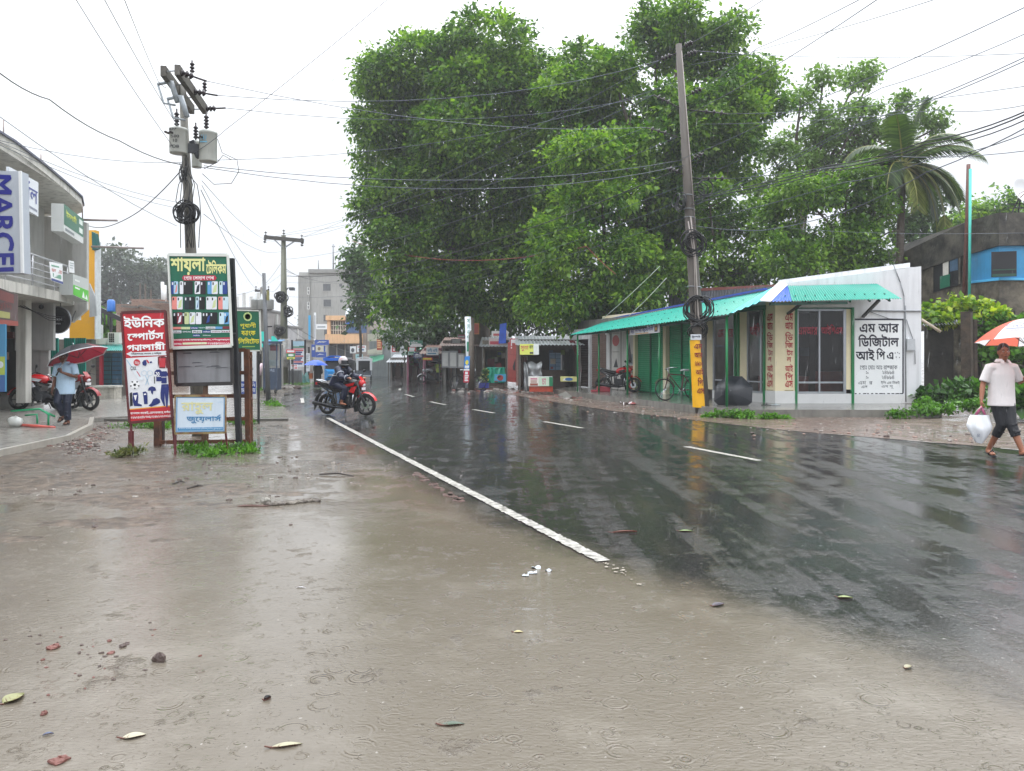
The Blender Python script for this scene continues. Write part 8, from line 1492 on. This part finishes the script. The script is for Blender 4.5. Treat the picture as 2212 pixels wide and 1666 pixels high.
    if shoe:
        for s in 'LR':
            n_, f = V['an' + s], V['toe' + s]; d = f - n_; mb = MB(); sd_ = d.cross(Vector((0, 0, 1))).normalized(); up = sd_.cross(d).normalized(); dn = -up if up.z > 0 else up
            a = n_ - d * .33 + Vector((0, 0, -.075)); b = f + d * .12 + dn * .022; mb.tube([a, a.lerp(b, .5), b], [(.042, .011), (.05, .011), (.044, .010)], 10, side=sd_)
            m2 = n_.lerp(f, .62); mb.tube([m2 + sd_ * .05 + dn * .03, m2 + up * (.045 if up.z > 0 else -.045) , m2 - sd_ * .05 + dn * .03], .012, 6); B_(mb, 'sandal', shoe)
    return t
def umbrella(label, apex, axis, rad, cols, hand_p, depth=.30, gores=8, trim=None, group='umbrellas held in the rain', print_=None):
    apex = Vector(apex); axis = Vector(axis).normalized(); t = thing('umbrella', label, 'umbrella', hand_p, group=group); a = axis.orthogonal().normalized(); b = axis.cross(a)
    a = Matrix.Rotation(.35, 3, axis) @ a; b = axis.cross(a)
    def pt(g, r):
        ang = 6.28318 * g / gores; fr = abs((g % 1) - .5) * 2; rr_ = r * (1 - .075 * (1 - fr * fr) * r); z = depth * (r ** 1.9) * (1 - .04 * (1 - fr)); return apex + (a * math.cos(ang) + b * math.sin(ang)) * rad * rr_ - axis * z
    mb = MB(); n, m = 6, 8
    for g in range(gores): mb.mi = g % len(cols); mb.grid(lambda x, y: pt(g + x, max(.001, y)), n, m)
    cn = mb.build('canopy', cols, t, False)
    if trim:
        mb = MB()
        for g in range(gores): mb.tube([pt(g + i / n, 1.0) for i in range(n + 1)], .012, 5)
        mb.build('trim', trim, cn, True)
    mb = MB(); mb.tube([apex + axis * .06, apex], .008, 6); mb.tube([apex, Vector(hand_p)], .0075, 6); mb.build('shaft', CHROME, t, True)
    mb = MB(); e_ = (Vector(hand_p) - apex).normalized(); mb.tube([Vector(hand_p) - e_ * .05, Vector(hand_p) + e_ * .12], .015, 8); mb.build('handle', BLK, t, True)
    for g in range(gores): mb = MB(); mb.tube([pt(g, y / 6) - axis * .008 for y in range(7)], .005, 5); mb.tube([pt(g, .5) - axis * .01, apex - axis * depth * 1.1], .004, 5); mb.build('rib', STEEL, t, True)
    return t, pt
# man crossing at the right with the bag and the red-white umbrella
ML = Vector((7.57, 11.9, .012)); loc = lambda x, y, z: Vector((ML.x + y, ML.y - x, ML.z + z))
person('man in pale polo shirt and rolled black jeans crossing the road', tuple(ML), R(-90), dict(head=(.04, .01, 1.615), neck=(.01, 0, 1.475), chest=(.0, 0, 1.28), pelvis=(0, .0, .93), shL=(.0, .185, 1.395), elL=(-.02, .31, 1.14), wrL=(.14, .37, 1.30), hdL=(.1, .02, .5), pnL=(.6, -.6, .2), shR=(.0, -.185, 1.395), elR=(-.03, -.27, 1.12), wrR=(.03, -.33, .88), hdR=(.05, -.05, -1), pnR=(.3, .9, 0), hipL=(.0, .09, .92), knL=(.14, .06, .52), anL=(.26, .15, .12), toeL=(.42, .17, .10), hipR=(.0, -.09, .92), knR=(.04, -.02, .5), anR=(-.16, -.1, .1), toeR=(-.0, -.12, .035)), None, None, M('#e4dedd', .55, .05, 6, bump=.25, bscale=14), M('#1d1e24', .6, .25, 14, bump=.3, bscale=40), vox=.0085, sleeve=.42, hem=-.14, cuff=.42, head_turn=R(-14), shoe=M('#17171a', .5), curl=(1.1, 1.05))
mb = MB()

um, pt = umbrella('large red and white umbrella held by the man with the bag', loc(.1, .30, 2.13), (.03, .08, 1), .68, [cloth_tr('#f0806a'), cloth_tr('#f2f3f6')], loc(.19, .40, 1.35), .36)
best = max(range(1, 8, 2), key=lambda g: -(pt(g + .5, .8) - Vector((6.6, 9, 1.7))).length); c0 = pt(best + .5, .72); xx = (pt(best + .85, .75) - pt(best + .15, .75)).normalized(); uu = (pt(best + .5, .45) - pt(best + .5, .9)).normalized(); nn_ = xx.cross(uu)
if nn_.dot(Vector((0, 0, 1.5)) - c0) < 0 and nn_.y > 0: xx = -xx; nn_ = -nn_
q = Q(c0 - xx * .15 - uu * .08 + nn_ * .03, c0 + xx * .15 - uu * .08 + nn_ * .03, c0 + xx * .15 + uu * .08 + nn_ * .03, c0 - xx * .15 + uu * .08 + nn_ * .03); mb = MB(); q.text(mb, 'লাইন', .25, .3, .75, .75, 0, .01); q.line(mb, [(.1, .12), (.9, .12)], .02, 0); q.line(mb, [(.05 + .9 * i / 8, .2 + .95 * math.sin(math.pi * (.08 + .84 * i / 8)) ** .7) for i in range(9)], .018, 0); mb.build('printing', P('#4a5aa0'), um)
bag = thing('plastic_bag', 'white plastic carrier bag hanging from the walking man hand', 'bag', loc(.03, -.37, .24))
hp = loc(.06, -.345, .79); mb = MB(); rr = random.Random(12)
def bagp(x, y):
    ang = 6.28318 * x; w = .05 + .115 * math.sin(min(1, y * 1.25 + .06) * 1.5708) * (1 - .42 * max(0, y - .62) / .38); d = .03 + .07 * math.sin(min(1, y * 1.6) * 1.5708) * (1 - .75 * max(0, y - .5) / .5); k = 1 + .08 * math.sin(ang * 5 + y * 6) + .04 * math.sin(ang * 11 - y * 9)
    return loc(.05 + d * k * math.cos(ang), -.37 + w * k * math.sin(ang) * 1.15, .235 + .42 * y - .05 * math.cos(ang * 2) * (1 - y) * .4)
mb.grid(bagp, 28, 14); mb.build('sack', M('#eceef2', .25, .04, 4), bag, True)
for s in (-1, 1): mb = MB(); mb.tube([loc(.05 + s * .02, -.37 - .07, .645), loc(.05 + s * .015, -.36 - .02, .73), hp, loc(.05 + s * .015, -.36 + .03, .73), loc(.05 + s * .02, -.37 + .08, .645)], [(.022, .006)] * 5, 6, side=(1, 0, 0)); mb.build('handle', [M('#b9d8b0', .3, .1), M('#c86a90', .3, .1)][s > 0], bag, True)
mb = MB(); q = Q(loc(.155, -.47, .33), loc(.155, -.43, .33), loc(.155, -.43, .37), loc(.155, -.47, .37)); q.text(mb, 'GE', 0, 0, 1, 1, 0); mb.build('printing', P('#3a4a6a'), bag)
# man on the pavement at the left under the broken red umbrella
LL = Vector((-9.72, 16.75, .09)); l2 = lambda x, y, z: Vector((LL.x + y, LL.y - x, LL.z + z))
person('man in light blue shirt and navy trousers walking on the pavement', tuple(LL), R(-90), dict(head=(.05, -.02, 1.46), neck=(.0, 0, 1.33), chest=(-.01, 0, 1.15), pelvis=(0, 0, .84), shL=(.0, .19, 1.28), elL=(.06, .27, 1.03), wrL=(.24, .06, 1.14), hdL=(.3, -.6, .6), pnL=(-.6, -.2, .3), shR=(.0, -.19, 1.28), elR=(-.02, -.24, 1.0), wrR=(.05, -.25, .77), hipL=(0, .08, .83), knL=(.08, .08, .46), anL=(.03, .07, .08), toeL=(.2, .09, .03), hipR=(0, -.08, .83), knR=(.16, -.09, .5), anR=(-.02, -.06, .2), toeR=(.12, -.08, .09)), None, None, M('#b4cfe6', .5, .06, 6), M('#1b2338', .55, .2, 8), skin=SKIND, vox=.011, sleeve=.40, hem=-.18, cuff=.9, shoe=M('#1a1416', .5), head_turn=R(8), curl=(1.2, .6))
umbrella('old umbrella of red and black cloth with white edging held over his shoulder', l2(-.14, .10, 1.72), (-.40, .08, 1), .62, [cloth_tr(c) for c in ('#821c2e', '#8c1e30', '#7c1a2c', '#2c2c34', '#55585e', '#2c2c34', '#7c1c2c', '#861e2e')], l2(.30, .03, 1.17), .27, trim=M('#d9dbe0', .4))
# rider
MR = Matrix.Translation((MX, MY, .012)) @ Matrix.Rotation(R(-24), 4, 'Z')
NAVY = M('#121a34', .4, .15, 8, bump=.25); rp2 = person('motorcycle rider in navy rain suit and white and black helmet, barefoot', (MX, MY, .012), R(-24), dict(head=(-.10, 0, 1.44), neck=(-.14, 0, 1.31), chest=(-.2, 0, 1.12), pelvis=(-.32, 0, .86), shL=(-.14, .2, 1.27), elL=(.06, .30, 1.05), wrL=(.29, .33, 1.03), hdL=(.8, .1, .0), pnL=(0.2, 0, -1), shR=(-.14, -.2, 1.27), elR=(.05, -.30, 1.04), wrR=(.29, -.33, 1.03), hdR=(.8, -.1, 0), pnR=(0.2, 0, -1), hipL=(-.30, .1, .84), knL=(.12, .2, .72), anL=(.0, .2, .36), toeL=(.15, .22, .30), hipR=(-.30, -.1, .84), knR=(.12, -.2, .72), anR=(-.02, -.2, .36), toeR=(.15, -.22, .30)), None, None, NAVY, NAVY, vox=.011, sleeve=1.0, hem=-.06, cuff=.75, hair=False, helmet=True, collar=False, sc=.97, curl=(1.3, 1.3), head_turn=R(-25), belly=1.32, bulk=1.32)
hc = Vector((-.10, 0, 1.455)); Rh = Matrix.Rotation(R(-25), 3, 'Z'); mb = MB(); mb.mi = 0; mb.ball(hc + Vector((-.01, 0, .03)), (.148, .128, .14), 20, Rh); mb.mi = 1; mb.tube([hc + Rh @ Vector((-.02, 0, -.05)), hc + Rh @ Vector((.0, 0, -.13))], [(.13, .145), (.105, .12)], 18, side=Rh @ Vector((0, 1, 0))); mb.tube([hc + Rh @ Vector((.09, -.115, -.08)), hc + Rh @ Vector((.155, -.05, -.09)), hc + Rh @ Vector((.165, 0, -.09)), hc + Rh @ Vector((.155, .05, -.09)), hc + Rh @ Vector((.09, .115, -.08))], .038, 9); hl = mb.build('helmet', [M('#bdb8ba', .25, .06, 8, col2='#a8464c', thr=.38), BLK], rp2, True, local=True)
mb = MB(); mb.grid(lambda x, y: hc + Rh @ Vector((.152 * math.cos((x - .5) * 2.0), .136 * math.sin((x - .5) * 2.0), -.045 + .095 * y)), 12, 4); mb.build('visor', M('#20242a', .1, .1, 5), hl, True, local=True)
mb = MB()
for s in (-1, 1): mb.torus((-.02, s * .26, 1.14), .105, .010, (.6, s * .3, -.7), 14, 5); mb.torus((.24, s * .323, 1.035), .075, .009, (.9, s * .15, -.1), 14, 5)
mb.tube([Vector((-.21 + .175 * math.cos(a), .265 * math.sin(a), 1.09)) for a in [6.28318 * i / 20 for i in range(20)]], .009, 5, close=True); mb.build('reflective_band', M('#c3c8d2', .25, .05), rp2, True, local=True)
# lady in black with blue umbrella, two figures by the stalls
def standing(label, u, vb, Y, sc, shirt, pants, dz=.012, turn=-90, arm=True, robe=None, group='people far down the street', hr=True):
    X = W(u, 0, Y).x; J = dict(head=(.03, 0, 1.58), neck=(0, 0, 1.45), chest=(0, 0, 1.26), pelvis=(0, 0, .92), shL=(0, .19, 1.4), elL=(.05, .26, 1.14), wrL=(.22, .14, 1.22), shR=(0, -.19, 1.4), elR=(-.02, -.25, 1.1), wrR=(.04, -.27, .87), hipL=(0, .09, .92), knL=(.06, .09, .5), anL=(.03, .1, .09), toeL=(.18, .12, .03), hipR=(0, -.09, .92), knR=(.02, -.09, .5), anR=(-.1, -.1, .1), toeR=(.06, -.11, .03))
    t = person(label, (X, Y, dz), R(turn), J, None, None, shirt, pants, vox=.02, sleeve=.42 if not robe else 1.0, hem=-.12, cuff=.92, sc=sc, collar=False, hands=False, hair=hr, helmet=not hr, group=group, skin=SKIND)
    if robe:
        mb = MB(); mb.tube([(0, 0, .02), (0, 0, .5), (0, 0, .95), (0, 0, 1.3), (0, 0, 1.43), (0, 0, 1.5)], [(.27, .24), (.25, .21), (.24, .19), (.24, .16), (.13, .11), (.1, .1)], 16, side=(0, 1, 0)); mb.ball((.0, 0, 1.6), (.125, .11, .145), 14); mb.tube([(0, .2, 1.38), (.06, .28, 1.12), (.2, .16, 1.2)], [.1, .1, .07], 10); mb.tube([(0, -.2, 1.38), (.0, -.27, 1.12), (.1, -.25, .92)], [.1, .1, .08], 10); mb.build('robe', robe, t, True, local=True, mods=(('remesh', .03), ('smooth', 4)))
    return t, X
t_, X_ = standing('lady in long black robe under the blue umbrella at the road edge', 686, 838, 38.8, .80, M('#1d191f', .6), M('#1d191f', .6), robe=M('#1c181d', .6, .2, 5), turn=70, hr=False)
umbrella('bright blue umbrella over the lady in black', (X_ - .05, 38.7, 1.42), (.02, 0, 1), .60, [P('#2a55c8'), P('#2f5fd2')], (X_ - .12, 38.7, .98), .26)
mb = MB(); p = Vector((X_ - .27, 38.6, .62)); mb.box(p, (.14, .22, .28)); mb.tube([p + Vector((-.05, 0, .14)), p + Vector((0, 0, .36)), p + Vector((.05, 0, .14))], .012, 5); one(mb, 'handbag', 'tan handbag at the side of the lady in black', 'bag', M('#9c5a38', .4, .15, 5), mods=(('bevel', .03),))
t_, X_ = standing('figure in dark clothes with white sleeve under black umbrella by the notice boards', 982, 827, 44.8, .80, M('#25272c', .6), M('#1c1d22', .6), turn=-60)
umbrella('black umbrella held by the figure at the notice boards', (X_, 44.7, 1.46), (.0, .1, 1), .56, [P('#1c1e24')], (X_ - .08, 44.55, 1.0), .24)
t_, X_ = standing('figure with black umbrella and yellow-green jacket before the maroon stall', 947, 824, 46, .80, M('#8fa030', .5), M('#20242c', .6), turn=-130)
umbrella('black umbrella before the maroon stall', (X_ - .05, 45.9, 1.46), (.1, .1, 1), .56, [P('#202228')], (X_ - .1, 45.8, 1.0), .24)
# black umbrella left open on the plinth by the glass front, sandals
um2, _ = umbrella('open black umbrella set down on the plinth before the glass front', (6.05, 21.25, .62), (-.42, -.86, .28), .56, [M('#1d2027', .35, .1, 3), M('#22262d', .35, .1, 3)], (6.35, 21.85, .42), .34, trim=None)
# ================================================================== SMALL THINGS ON THE GROUND
rr = random.Random(77)
def rock(mb, c, s, seed, flat=.6):
    r2 = random.Random(seed); ph = [r2.uniform(0, 6) for _ in range(6)]; n, k = 9, 6; c = Vector(c); vs = []
    for i in range(k + 1):
        th = math.pi * i / k
        for j in range(n):
            a = 6.28318 * j / n; f = 1 + .22 * math.sin(2 * a + ph[0]) * math.sin(th) + .16 * math.sin(3 * a + ph[1] + th * 2) + .1 * math.sin(5 * a + ph[2])
            vs.append(c + Vector((s[0] * f * math.sin(th) * math.cos(a), s[1] * f * math.sin(th) * math.sin(a), s[2] * f * math.cos(th))))
    mb.add(vs, [(i * n + j, (i + 1) * n + j, (i + 1) * n + (j + 1) % n, i * n + (j + 1) % n) for i in range(k) for j in range(n)])
BR1 = M('#6a4038', .5, .3, 14, bump=.6, bscale=40); BR2 = M('#4d3f3a', .5, .3, 14, bump=.6, bscale=40); BR3 = M('#8c8680', .5, .3, 10, bump=.5)
for lb, u, v, s, m, f in (('round brown brick lump standing highest out of the muddy water', 344, 1428, .034, BR2, .9), ('ribbed pinkish brick piece in the shallow water', 115, 1400, .036, BR1, .4), ('small brown brick bit near the curled dead leaf', 95, 1543, .016, BR1, .7), ('broad flat brick shard at the bottom edge of the puddle', 128, 1645, .036, BR1, .35), ('rounded pale brown stone among small bits in the mud', 265, 1397, .022, BR2, .5), ('flat brown stone shard beside the rounded one', 240, 1411, .022, BR1, .35), ('small stone above the flat brown shard', 236, 1385, .014, BR1, .5), ('dark stone at the puddle edge by the rubble strip', 205, 1140, .03, BR2, .6), ('orange brown coconut lump on the grass behind the red sign', 399, 892, .13, M('#7a5a30', .6, .3, 10, bump=.5), .85)):
    mb = MB(); p = G(u, v); rock(mb, p + Vector((0, 0, s * f * .35)), (s, s * .8, s * f), int(u), f); one(mb, 'brick_piece' if 'brick' in lb else 'stone', lb, 'stone', m)
def leafthing(lb, u, v, L, wd, col, yaw, curl=.006, stem=True, z=.001, road=False, nm='fallen_leaf'):
    p = G(u, v, .014 if road else 0) + Vector((0, 0, z)); d = Vector((math.cos(yaw), math.sin(yaw), 0)); s = Vector((-d.y, d.x, 0)); mb = MB()
    mb.grid(lambda x, y: p + d * (L * (x - .5)) + s * ((y - .5) * wd * max(.03, math.sin(math.pi * (.02 + .96 * x) ** .8))) + Vector((0, 0, curl * (abs(y - .5) * 2) ** 2 + .006 * math.sin(x * 3.1))), 10, 6); mb.mi = 1
    if stem: mb.tube([p - d * (L * .5) - d * L * .22 + Vector((0, 0, .01)), p - d * (L * .45), p, p + d * L * .45], [.003, .004, .003, .001], 5)
    for k in range(4):
        for sg in (-1, 1): q = p + d * (L * (-.3 + k * .17)) + Vector((0, 0, .003)); mb.tube([q, q + d * L * .1 + s * sg * wd * .33 + Vector((0, 0, curl * .6))], .0015, 4)
    one(mb, nm, lb, 'leaf', [M(col, .35, .15, 20), M('#5a3326', .4)], smooth=True)
leafthing('big yellow-green leaf with brown stem at the puddle corner', 30, 1512, .10, .08, '#7f7f56', 1.2, .012)
leafthing('pale cream leaf floating in the shallow water', 290, 1592, .09, .045, '#a39d88', .35, .004)
leafthing('long pale yellow leaf with dark stalk near the bottom', 620, 1612, .12, .03, '#9c987e', .25, .004)
leafthing('dark green leaf drowned in the puddle', 978, 1566, .10, .03, '#4a5648', 0.1, .003)
leafthing('tiny black leaf scrap in the middle of the puddle', 578, 1511, .035, .02, '#15161a', .8, .01)
leafthing('small yellow-green leaf lying on the wet asphalt', 1482, 1148, .12, .04, '#66803f', -.1, .006, road=True)
leafthing('bright green-yellow leaf on the dark road to the right', 1826, 1292, .09, .035, '#7d8a52', -.2, .006, road=True)
leafthing('pale yellow leaf scrap in the water at the lower right', 1962, 1442, .06, .03, '#8f8a70', .6, .004, road=True)
leafthing('small yellow leaf floating between the ripples', 1120, 1367, .055, .03, '#a69c70', 0, .004)
leafthing('reddish strip of leaf on the road near the line end', 1350, 1150, .22, .025, '#7a4a3a', .15, .01, road=True)
leafthing('purple-black crumpled leaf near the flooded road edge', 1552, 1307, .10, .05, '#3a3440', .5, .004, road=True)
leafthing('blue-grey slip of litter in the shallow water', 104, 1596 - 8, .04, .015, '#4a5470', .4, .004, stem=False)
mb = MB()
for k, (u, v) in enumerate(((1135, 1246), (1158, 1229), (1185, 1235), (1150, 1240))):
    p = G(u, v) + Vector((0, 0, .012)); r_ = .02 + .008 * (k % 2); mb.grid(lambda x, y: p + Vector(((x - .5) * r_ * 2.4, (y - .5) * r_ * 1.6, .012 * math.sin(x * 5 + k) * math.sin(y * 4 + k))), 5, 4)
one(mb, 'plastic_scrap', 'white scraps of plastic floating near the edge line', 'litter', M('#aab0b6', .3, .1), smooth=True)
pl = thing('debris_plank', 'broken plank with bark debris lying in the puddle', 'debris', G(620, 1088)); mb = MB()
for k in range(9): f = k / 8; rock(mb, G(582 + f * 100, 1092 - f * 9) + Vector((0, rr.uniform(-.03, .03), .012)), (.07, .035, .022), 50 + k)
mb.build('plank', M('#7d766c', .5, .3, 14, bump=.7, col2='#453c36'), pl)
mb = MB(); rock(mb, G(573, 1085) + Vector((0, 0, .02)), (.05, .04, .035), 3); mb.build('chip', M('#8c8880', .6, .3, 12), pl)
mb = MB(); rock(mb, G(545, 1094) + Vector((0, 0, .006)), (.14, .02, .012), 8); mb.build('chip', M('#5a4038', .6, .3, 12), pl)
for lb, pts in (('dark forked twig lying in the wet mud', [(405, 1058), (440, 1052)]), ('thin dark twig across the wet mud by the line', [(690, 1027), (765, 1030)]), ('short twig near the middle of the mud', [(372, 1048), (400, 1044)])):
    mb = MB(); a, b = G(*pts[0]), G(*pts[1]); mb.tube([a + Vector((0, 0, .015)), a.lerp(b, .5) + Vector((0, .05, .03)), b + Vector((0, 0, .012))], [.010, .012, .006], 5); one(mb, 'twig', lb, 'twig', M('#2a2320', .6))
leafthing('white paper stick floating in the puddle', 650, 1270, .075, .008, '#dfe0e4', -.1, .001, stem=False, nm='paper_stick')
# red brick edging showing through the mud beside the edge line
mb = MB()
for k in range(26):
    f = rr.random(); p = G(888 + f * 108, 1020 + f * 64) + Vector((rr.uniform(-.06, .05), rr.uniform(-.05, .05), .004)); mb.box(p, (rr.uniform(.05, .09), rr.uniform(.07, .13), .022), rz=.42 + rr.uniform(-.5, .5))
one(mb, 'brick_edging', 'row of worn red bricks edging the road in the mud', 'bricks', M('#5f4038', .4, .35, 14, bump=.8, bscale=25, col2='#3e302a'), mods=(('bevel', .008),))
def rubble(name, label, uvs, n, smin, smax, mats, seed, kind='stuff', jit=12, jv=5, z0=0):
    r3 = random.Random(seed); mb = MB()
    for i in range(n):
        u, v = r3.choice(uvs); u += r3.gauss(0, jit); v += r3.gauss(0, jv); v = max(v, 800); p = G(u, v, z0); s = r3.uniform(smin, smax); mb.mi = r3.randrange(len(mats)); rock(mb, p + Vector((0, 0, s * .15)), (s * r3.uniform(.7, 1.4), s * r3.uniform(.6, 1.1), s * r3.uniform(.3, .6)), seed * 100 + i)
    return one(mb, name, label, 'rubble', mats, kind=kind)
rubble('gravel', 'loose stones and broken bits along the pavement kerb', [(140, 962), (170, 955), (200, 945), (225, 935), (240, 925), (185, 968)], 340, .015, .04, [BR3, BR2, BR2, M('#6d625a', .45, .3, 12), BR1], 5, jit=20, jv=8)
rubble('rubble_pile', 'heap of broken concrete at the foot of the second pole', [(605, 834), (612, 832), (620, 836), (598, 838), (630, 838)], 60, .08, .2, [BR3, BR2, CONCD], 6, jit=6, jv=1.5)
rubble('gravel', 'scattered broken bits along the muddy road shoulder', [(330, 1045), (520, 1070), (700, 1020), (800, 1000), (150, 1060), (60, 1010), (420, 1010), (620, 1000)], 150, .010, .028, [BR2, BR2, BR3], 7, jit=110, jv=24)
rubble('gravel', 'broken stone bits along the dirt in front of the stalls', [(1080, 842), (1150, 850), (1200, 858), (1240, 864), (1040, 846)], 130, .04, .12, [BR3, BR2, BR1], 8, jit=34, jv=3)
rubble('gravel', 'pebbles strewn over the red dirt verge', [(1700, 925), (1850, 930), (1950, 935), (2050, 940), (2180, 945), (1450, 895), (1380, 885)], 190, .012, .04, [BR3, BR2, M('#8a6e62', .4, .3, 12)], 9, jit=60, jv=8, z0=.03)
rubble('gravel', 'small bits of brick in the near shallow water', [(240, 1400), (120, 1390), (200, 1440), (300, 1370), (160, 1470)], 46, .004, .012, [BR1, BR2], 10, jit=60, jv=30)
mb = MB(); r3 = random.Random(3)
for k in range(14): p = G(1372 + r3.gauss(0, 12), 873 + r3.gauss(0, 2.5)); mb.mi = k % 2; mb.grid(lambda x, y: p + Vector(((x - .5) * .4, (y - .5) * .25, .06 + .07 * math.sin(x * 6 + k) * math.sin(y * 5 + k * 2))), 5, 4)
one(mb, 'cloth_heap', 'pile of red and white wet cloth and plastic at the plinth kerb', 'cloth', [M('#8c4a48', .4, .3, 6), M('#d5cfd0', .3, .1, 6)], smooth=True)
sd2 = thing('sandals', 'pair of sandals left on the plinth near the corner column', 'sandals', (7.05, 21.35, .22)); 
for k, (x, m) in enumerate(((6.9, BLK), (7.15, M('#a9b4b8', .4)))): mb = MB(); mb.tube([(x, 21.3, .235), (x + .13, 21.25, .24), (x + .26, 21.28, .235)], [(.035, .012), (.045, .012), (.03, .01)], 8, side=(0, 1, 0)); mb.tube([(x + .12, 21.21, .24), (x + .14, 21.25, .29), (x + .13, 21.31, .24)], .012, 5); mb.build('sandal', m, sd2, True)
mb = MB(); mb.box((3.55, 29.9, .32), (.5, .3, .2)); mb.box((3.2, 29.7, .26), (.3, .2, .08)); one(mb, 'pink_box', 'pinkish red box behind the parked red motorcycle', 'box', M('#a83a48', .4, .15, 4), mods=(('bevel', .02),))
# low wall, green frame, bags at the left
wl = thing('low_wall', 'dark low wall with pale coping end on the pavement', 'wall', (-10.9, 15.6, .09)); mb = MB(); mb.slab([(-11.6, 14.2, .09), (-10.72, 15.7, .09), (-10.9, 15.9, .09), (-11.8, 14.4, .09)], (0, 0, .62)); mb.build('wall', M('#3c3f38', .5, .4, 4, stain=.5), wl)
mb = MB(); mb.slab([(-11.65, 14.15, .712), (-10.62, 15.72, .712), (-10.86, 16.0, .712), (-11.9, 14.4, .712)], (0, 0, .07)); mb.b2((-10.8, 15.55, .09), (-10.62, 15.95, .711)); mb.build('coping', SLAB, wl)
foliage('shrub', 'leafy plant drooping over the low wall at the left edge', 'shrub', [(Vector((-11.35, 15.1, .95)), (.4, .35, .28)), (Vector((-11.9, 14.9, 1.0)), (.5, .4, .4))], BUSH, .12, 40, .09, 12, 410)
gf = thing('pipe_frame', 'green painted pipe frame lying by the low wall', 'frame', (-9.9, 16.6, .09)); GP = M('#1f9a68', .35, .1, 4)
mb = MB()
for pts in ([(-10.55, 16.2, .42), (-10.0, 16.3, .46), (-9.85, 16.35, .34), (-9.88, 16.4, .1)], [(-10.5, 16.6, .3), (-10.25, 16.6, .32), (-10.24, 16.6, .12)], [(-10.0, 16.3, .45), (-9.8, 16.5, .28)]): mb.tube(pts, .022, 6)
mb.build('pipe', GP, gf, True)
mb = MB(); mb.tube([(-10.45, 16.15, .14), (-9.95, 16.05, .12), (-9.5, 16.0, .1)], [.03, .035, .02], 6); one(mb, 'red_bar', 'pinkish red bar lying before the green pipe frame', 'bar', M('#c85a50', .4), smooth=True)
mb = MB(); rock(mb, (-10.4, 16.1, .2), (.16, .12, .11), 44); one(mb, 'plastic_bag', 'crumpled pale plastic bag beside the low wall', 'bag', M('#c9ccc8', .3, .1, 4), smooth=True)
# grass and weeds round the signs
for k, (lb, ls, n) in enumerate((('grass mound growing at the feet of the street signs', [(410, 972, 40, 6), (450, 972, 46, 8), (500, 972, 44, 8), (540, 974, 26, 6), (470, 982, 60, 4)], 110), ('dry grass tuft round the leg of the red sign', [(283, 980, 14, 9), (262, 984, 12, 4)], 150), ('grass strip on the kerb behind the signs', [(300, 921, 40, 5), (350, 922, 40, 6), (400, 918, 40, 5), (520, 915, 30, 3)], 120), ('weeds at the foot of the thin steel pole', [(584, 872, 14, 4), (595, 876, 14, 2)], 120), ('weeds along the base of the far left stalls', [(620, 832, 16, 3), (650, 830, 20, 2), (560, 842, 20, 3), (690, 829, 20, 2)], 60))):
    L_ = [(G(u, v + b * .5) + Vector((0, 0, b * .5 / F * G(u, v + b * .5).y)), (a / F * G(u, v).y, .30, max(.05, b / F * G(u, v).y))) for u, v, a, b in ls]; L_ = [(c, (r_[0], r_[1], r_[2])) for c, r_ in L_]
    foliage('grass', lb, 'grass', L_, WEED if k != 1 else leaf_mat((.06, .08, .03), (.12, .14, .05), (.2, .2, .09), .3, 3), .075, n, .05, 12, 420 + k, kind='stuff', droop=-.3, asp=.35)
# falling rain: short slivers of water
rg_ = np.random.default_rng(5); n = 5200; Yd = 2.2 + 16 * rg_.random(n) ** .8; ud = rg_.uniform(-60, 2270, n); zd = CAMH + (772 - rg_.uniform(-40, 1250, n)) / F * Yd; Xd = (ud - 1106) / F * Yd; ok = zd > .25; Xd, Yd, zd = Xd[ok], Yd[ok], zd[ok]; n = len(Xd)
L = .03 + .035 * rg_.random(n); w = .0009 + .0003 * rg_.random(n); v = np.empty((n, 2, 4, 3)); sl = .10
for f, (ax_, ay_) in enumerate(((1, 0), (0, 1))):
    for j, (a_, b_) in enumerate(((0, -.5), (1, -.1), (0, .5), (-1, -.1))): v[:, f, j, 0] = Xd + a_ * ax_ * w + b_ * L * sl; v[:, f, j, 1] = Yd + a_ * ay_ * w; v[:, f, j, 2] = zd + b_ * L
rm = bpy.data.materials.new('rain'); rm.use_nodes = True; t = rm.node_tree; b = t.nodes['Principled BSDF']; b.inputs['Base Color'].default_value = (.92, .94, .97, 1); b.inputs['Roughness'].default_value = .1; b.inputs['Alpha'].default_value = .17
o = np_obj('rain', v.reshape(-1, 3), rm, None); tag(o, 'falling rain drops across the whole street', 'rain', None, 'stuff')
# ================================================================== HAZE (wet air)
hm = bpy.data.materials.new('haze'); hm.use_nodes = True; t = hm.node_tree; t.nodes.clear()
o_ = nd(t, 'ShaderNodeOutputMaterial'); pv = nd(t, 'ShaderNodeVolumePrincipled'); pv.inputs['Density'].default_value = .0009; pv.inputs['Color'].default_value = (.93, .95, .98, 1); pv.inputs['Anisotropy'].default_value = .1
t.links.new(pv.outputs[0], o_.inputs['Volume'])
mb = MB(); mb.b2((-700, -700, -1.2), (700, 700, 27)); one(mb, 'haze', 'pale rain haze filling the whole street', 'haze', hm, kind='stuff')
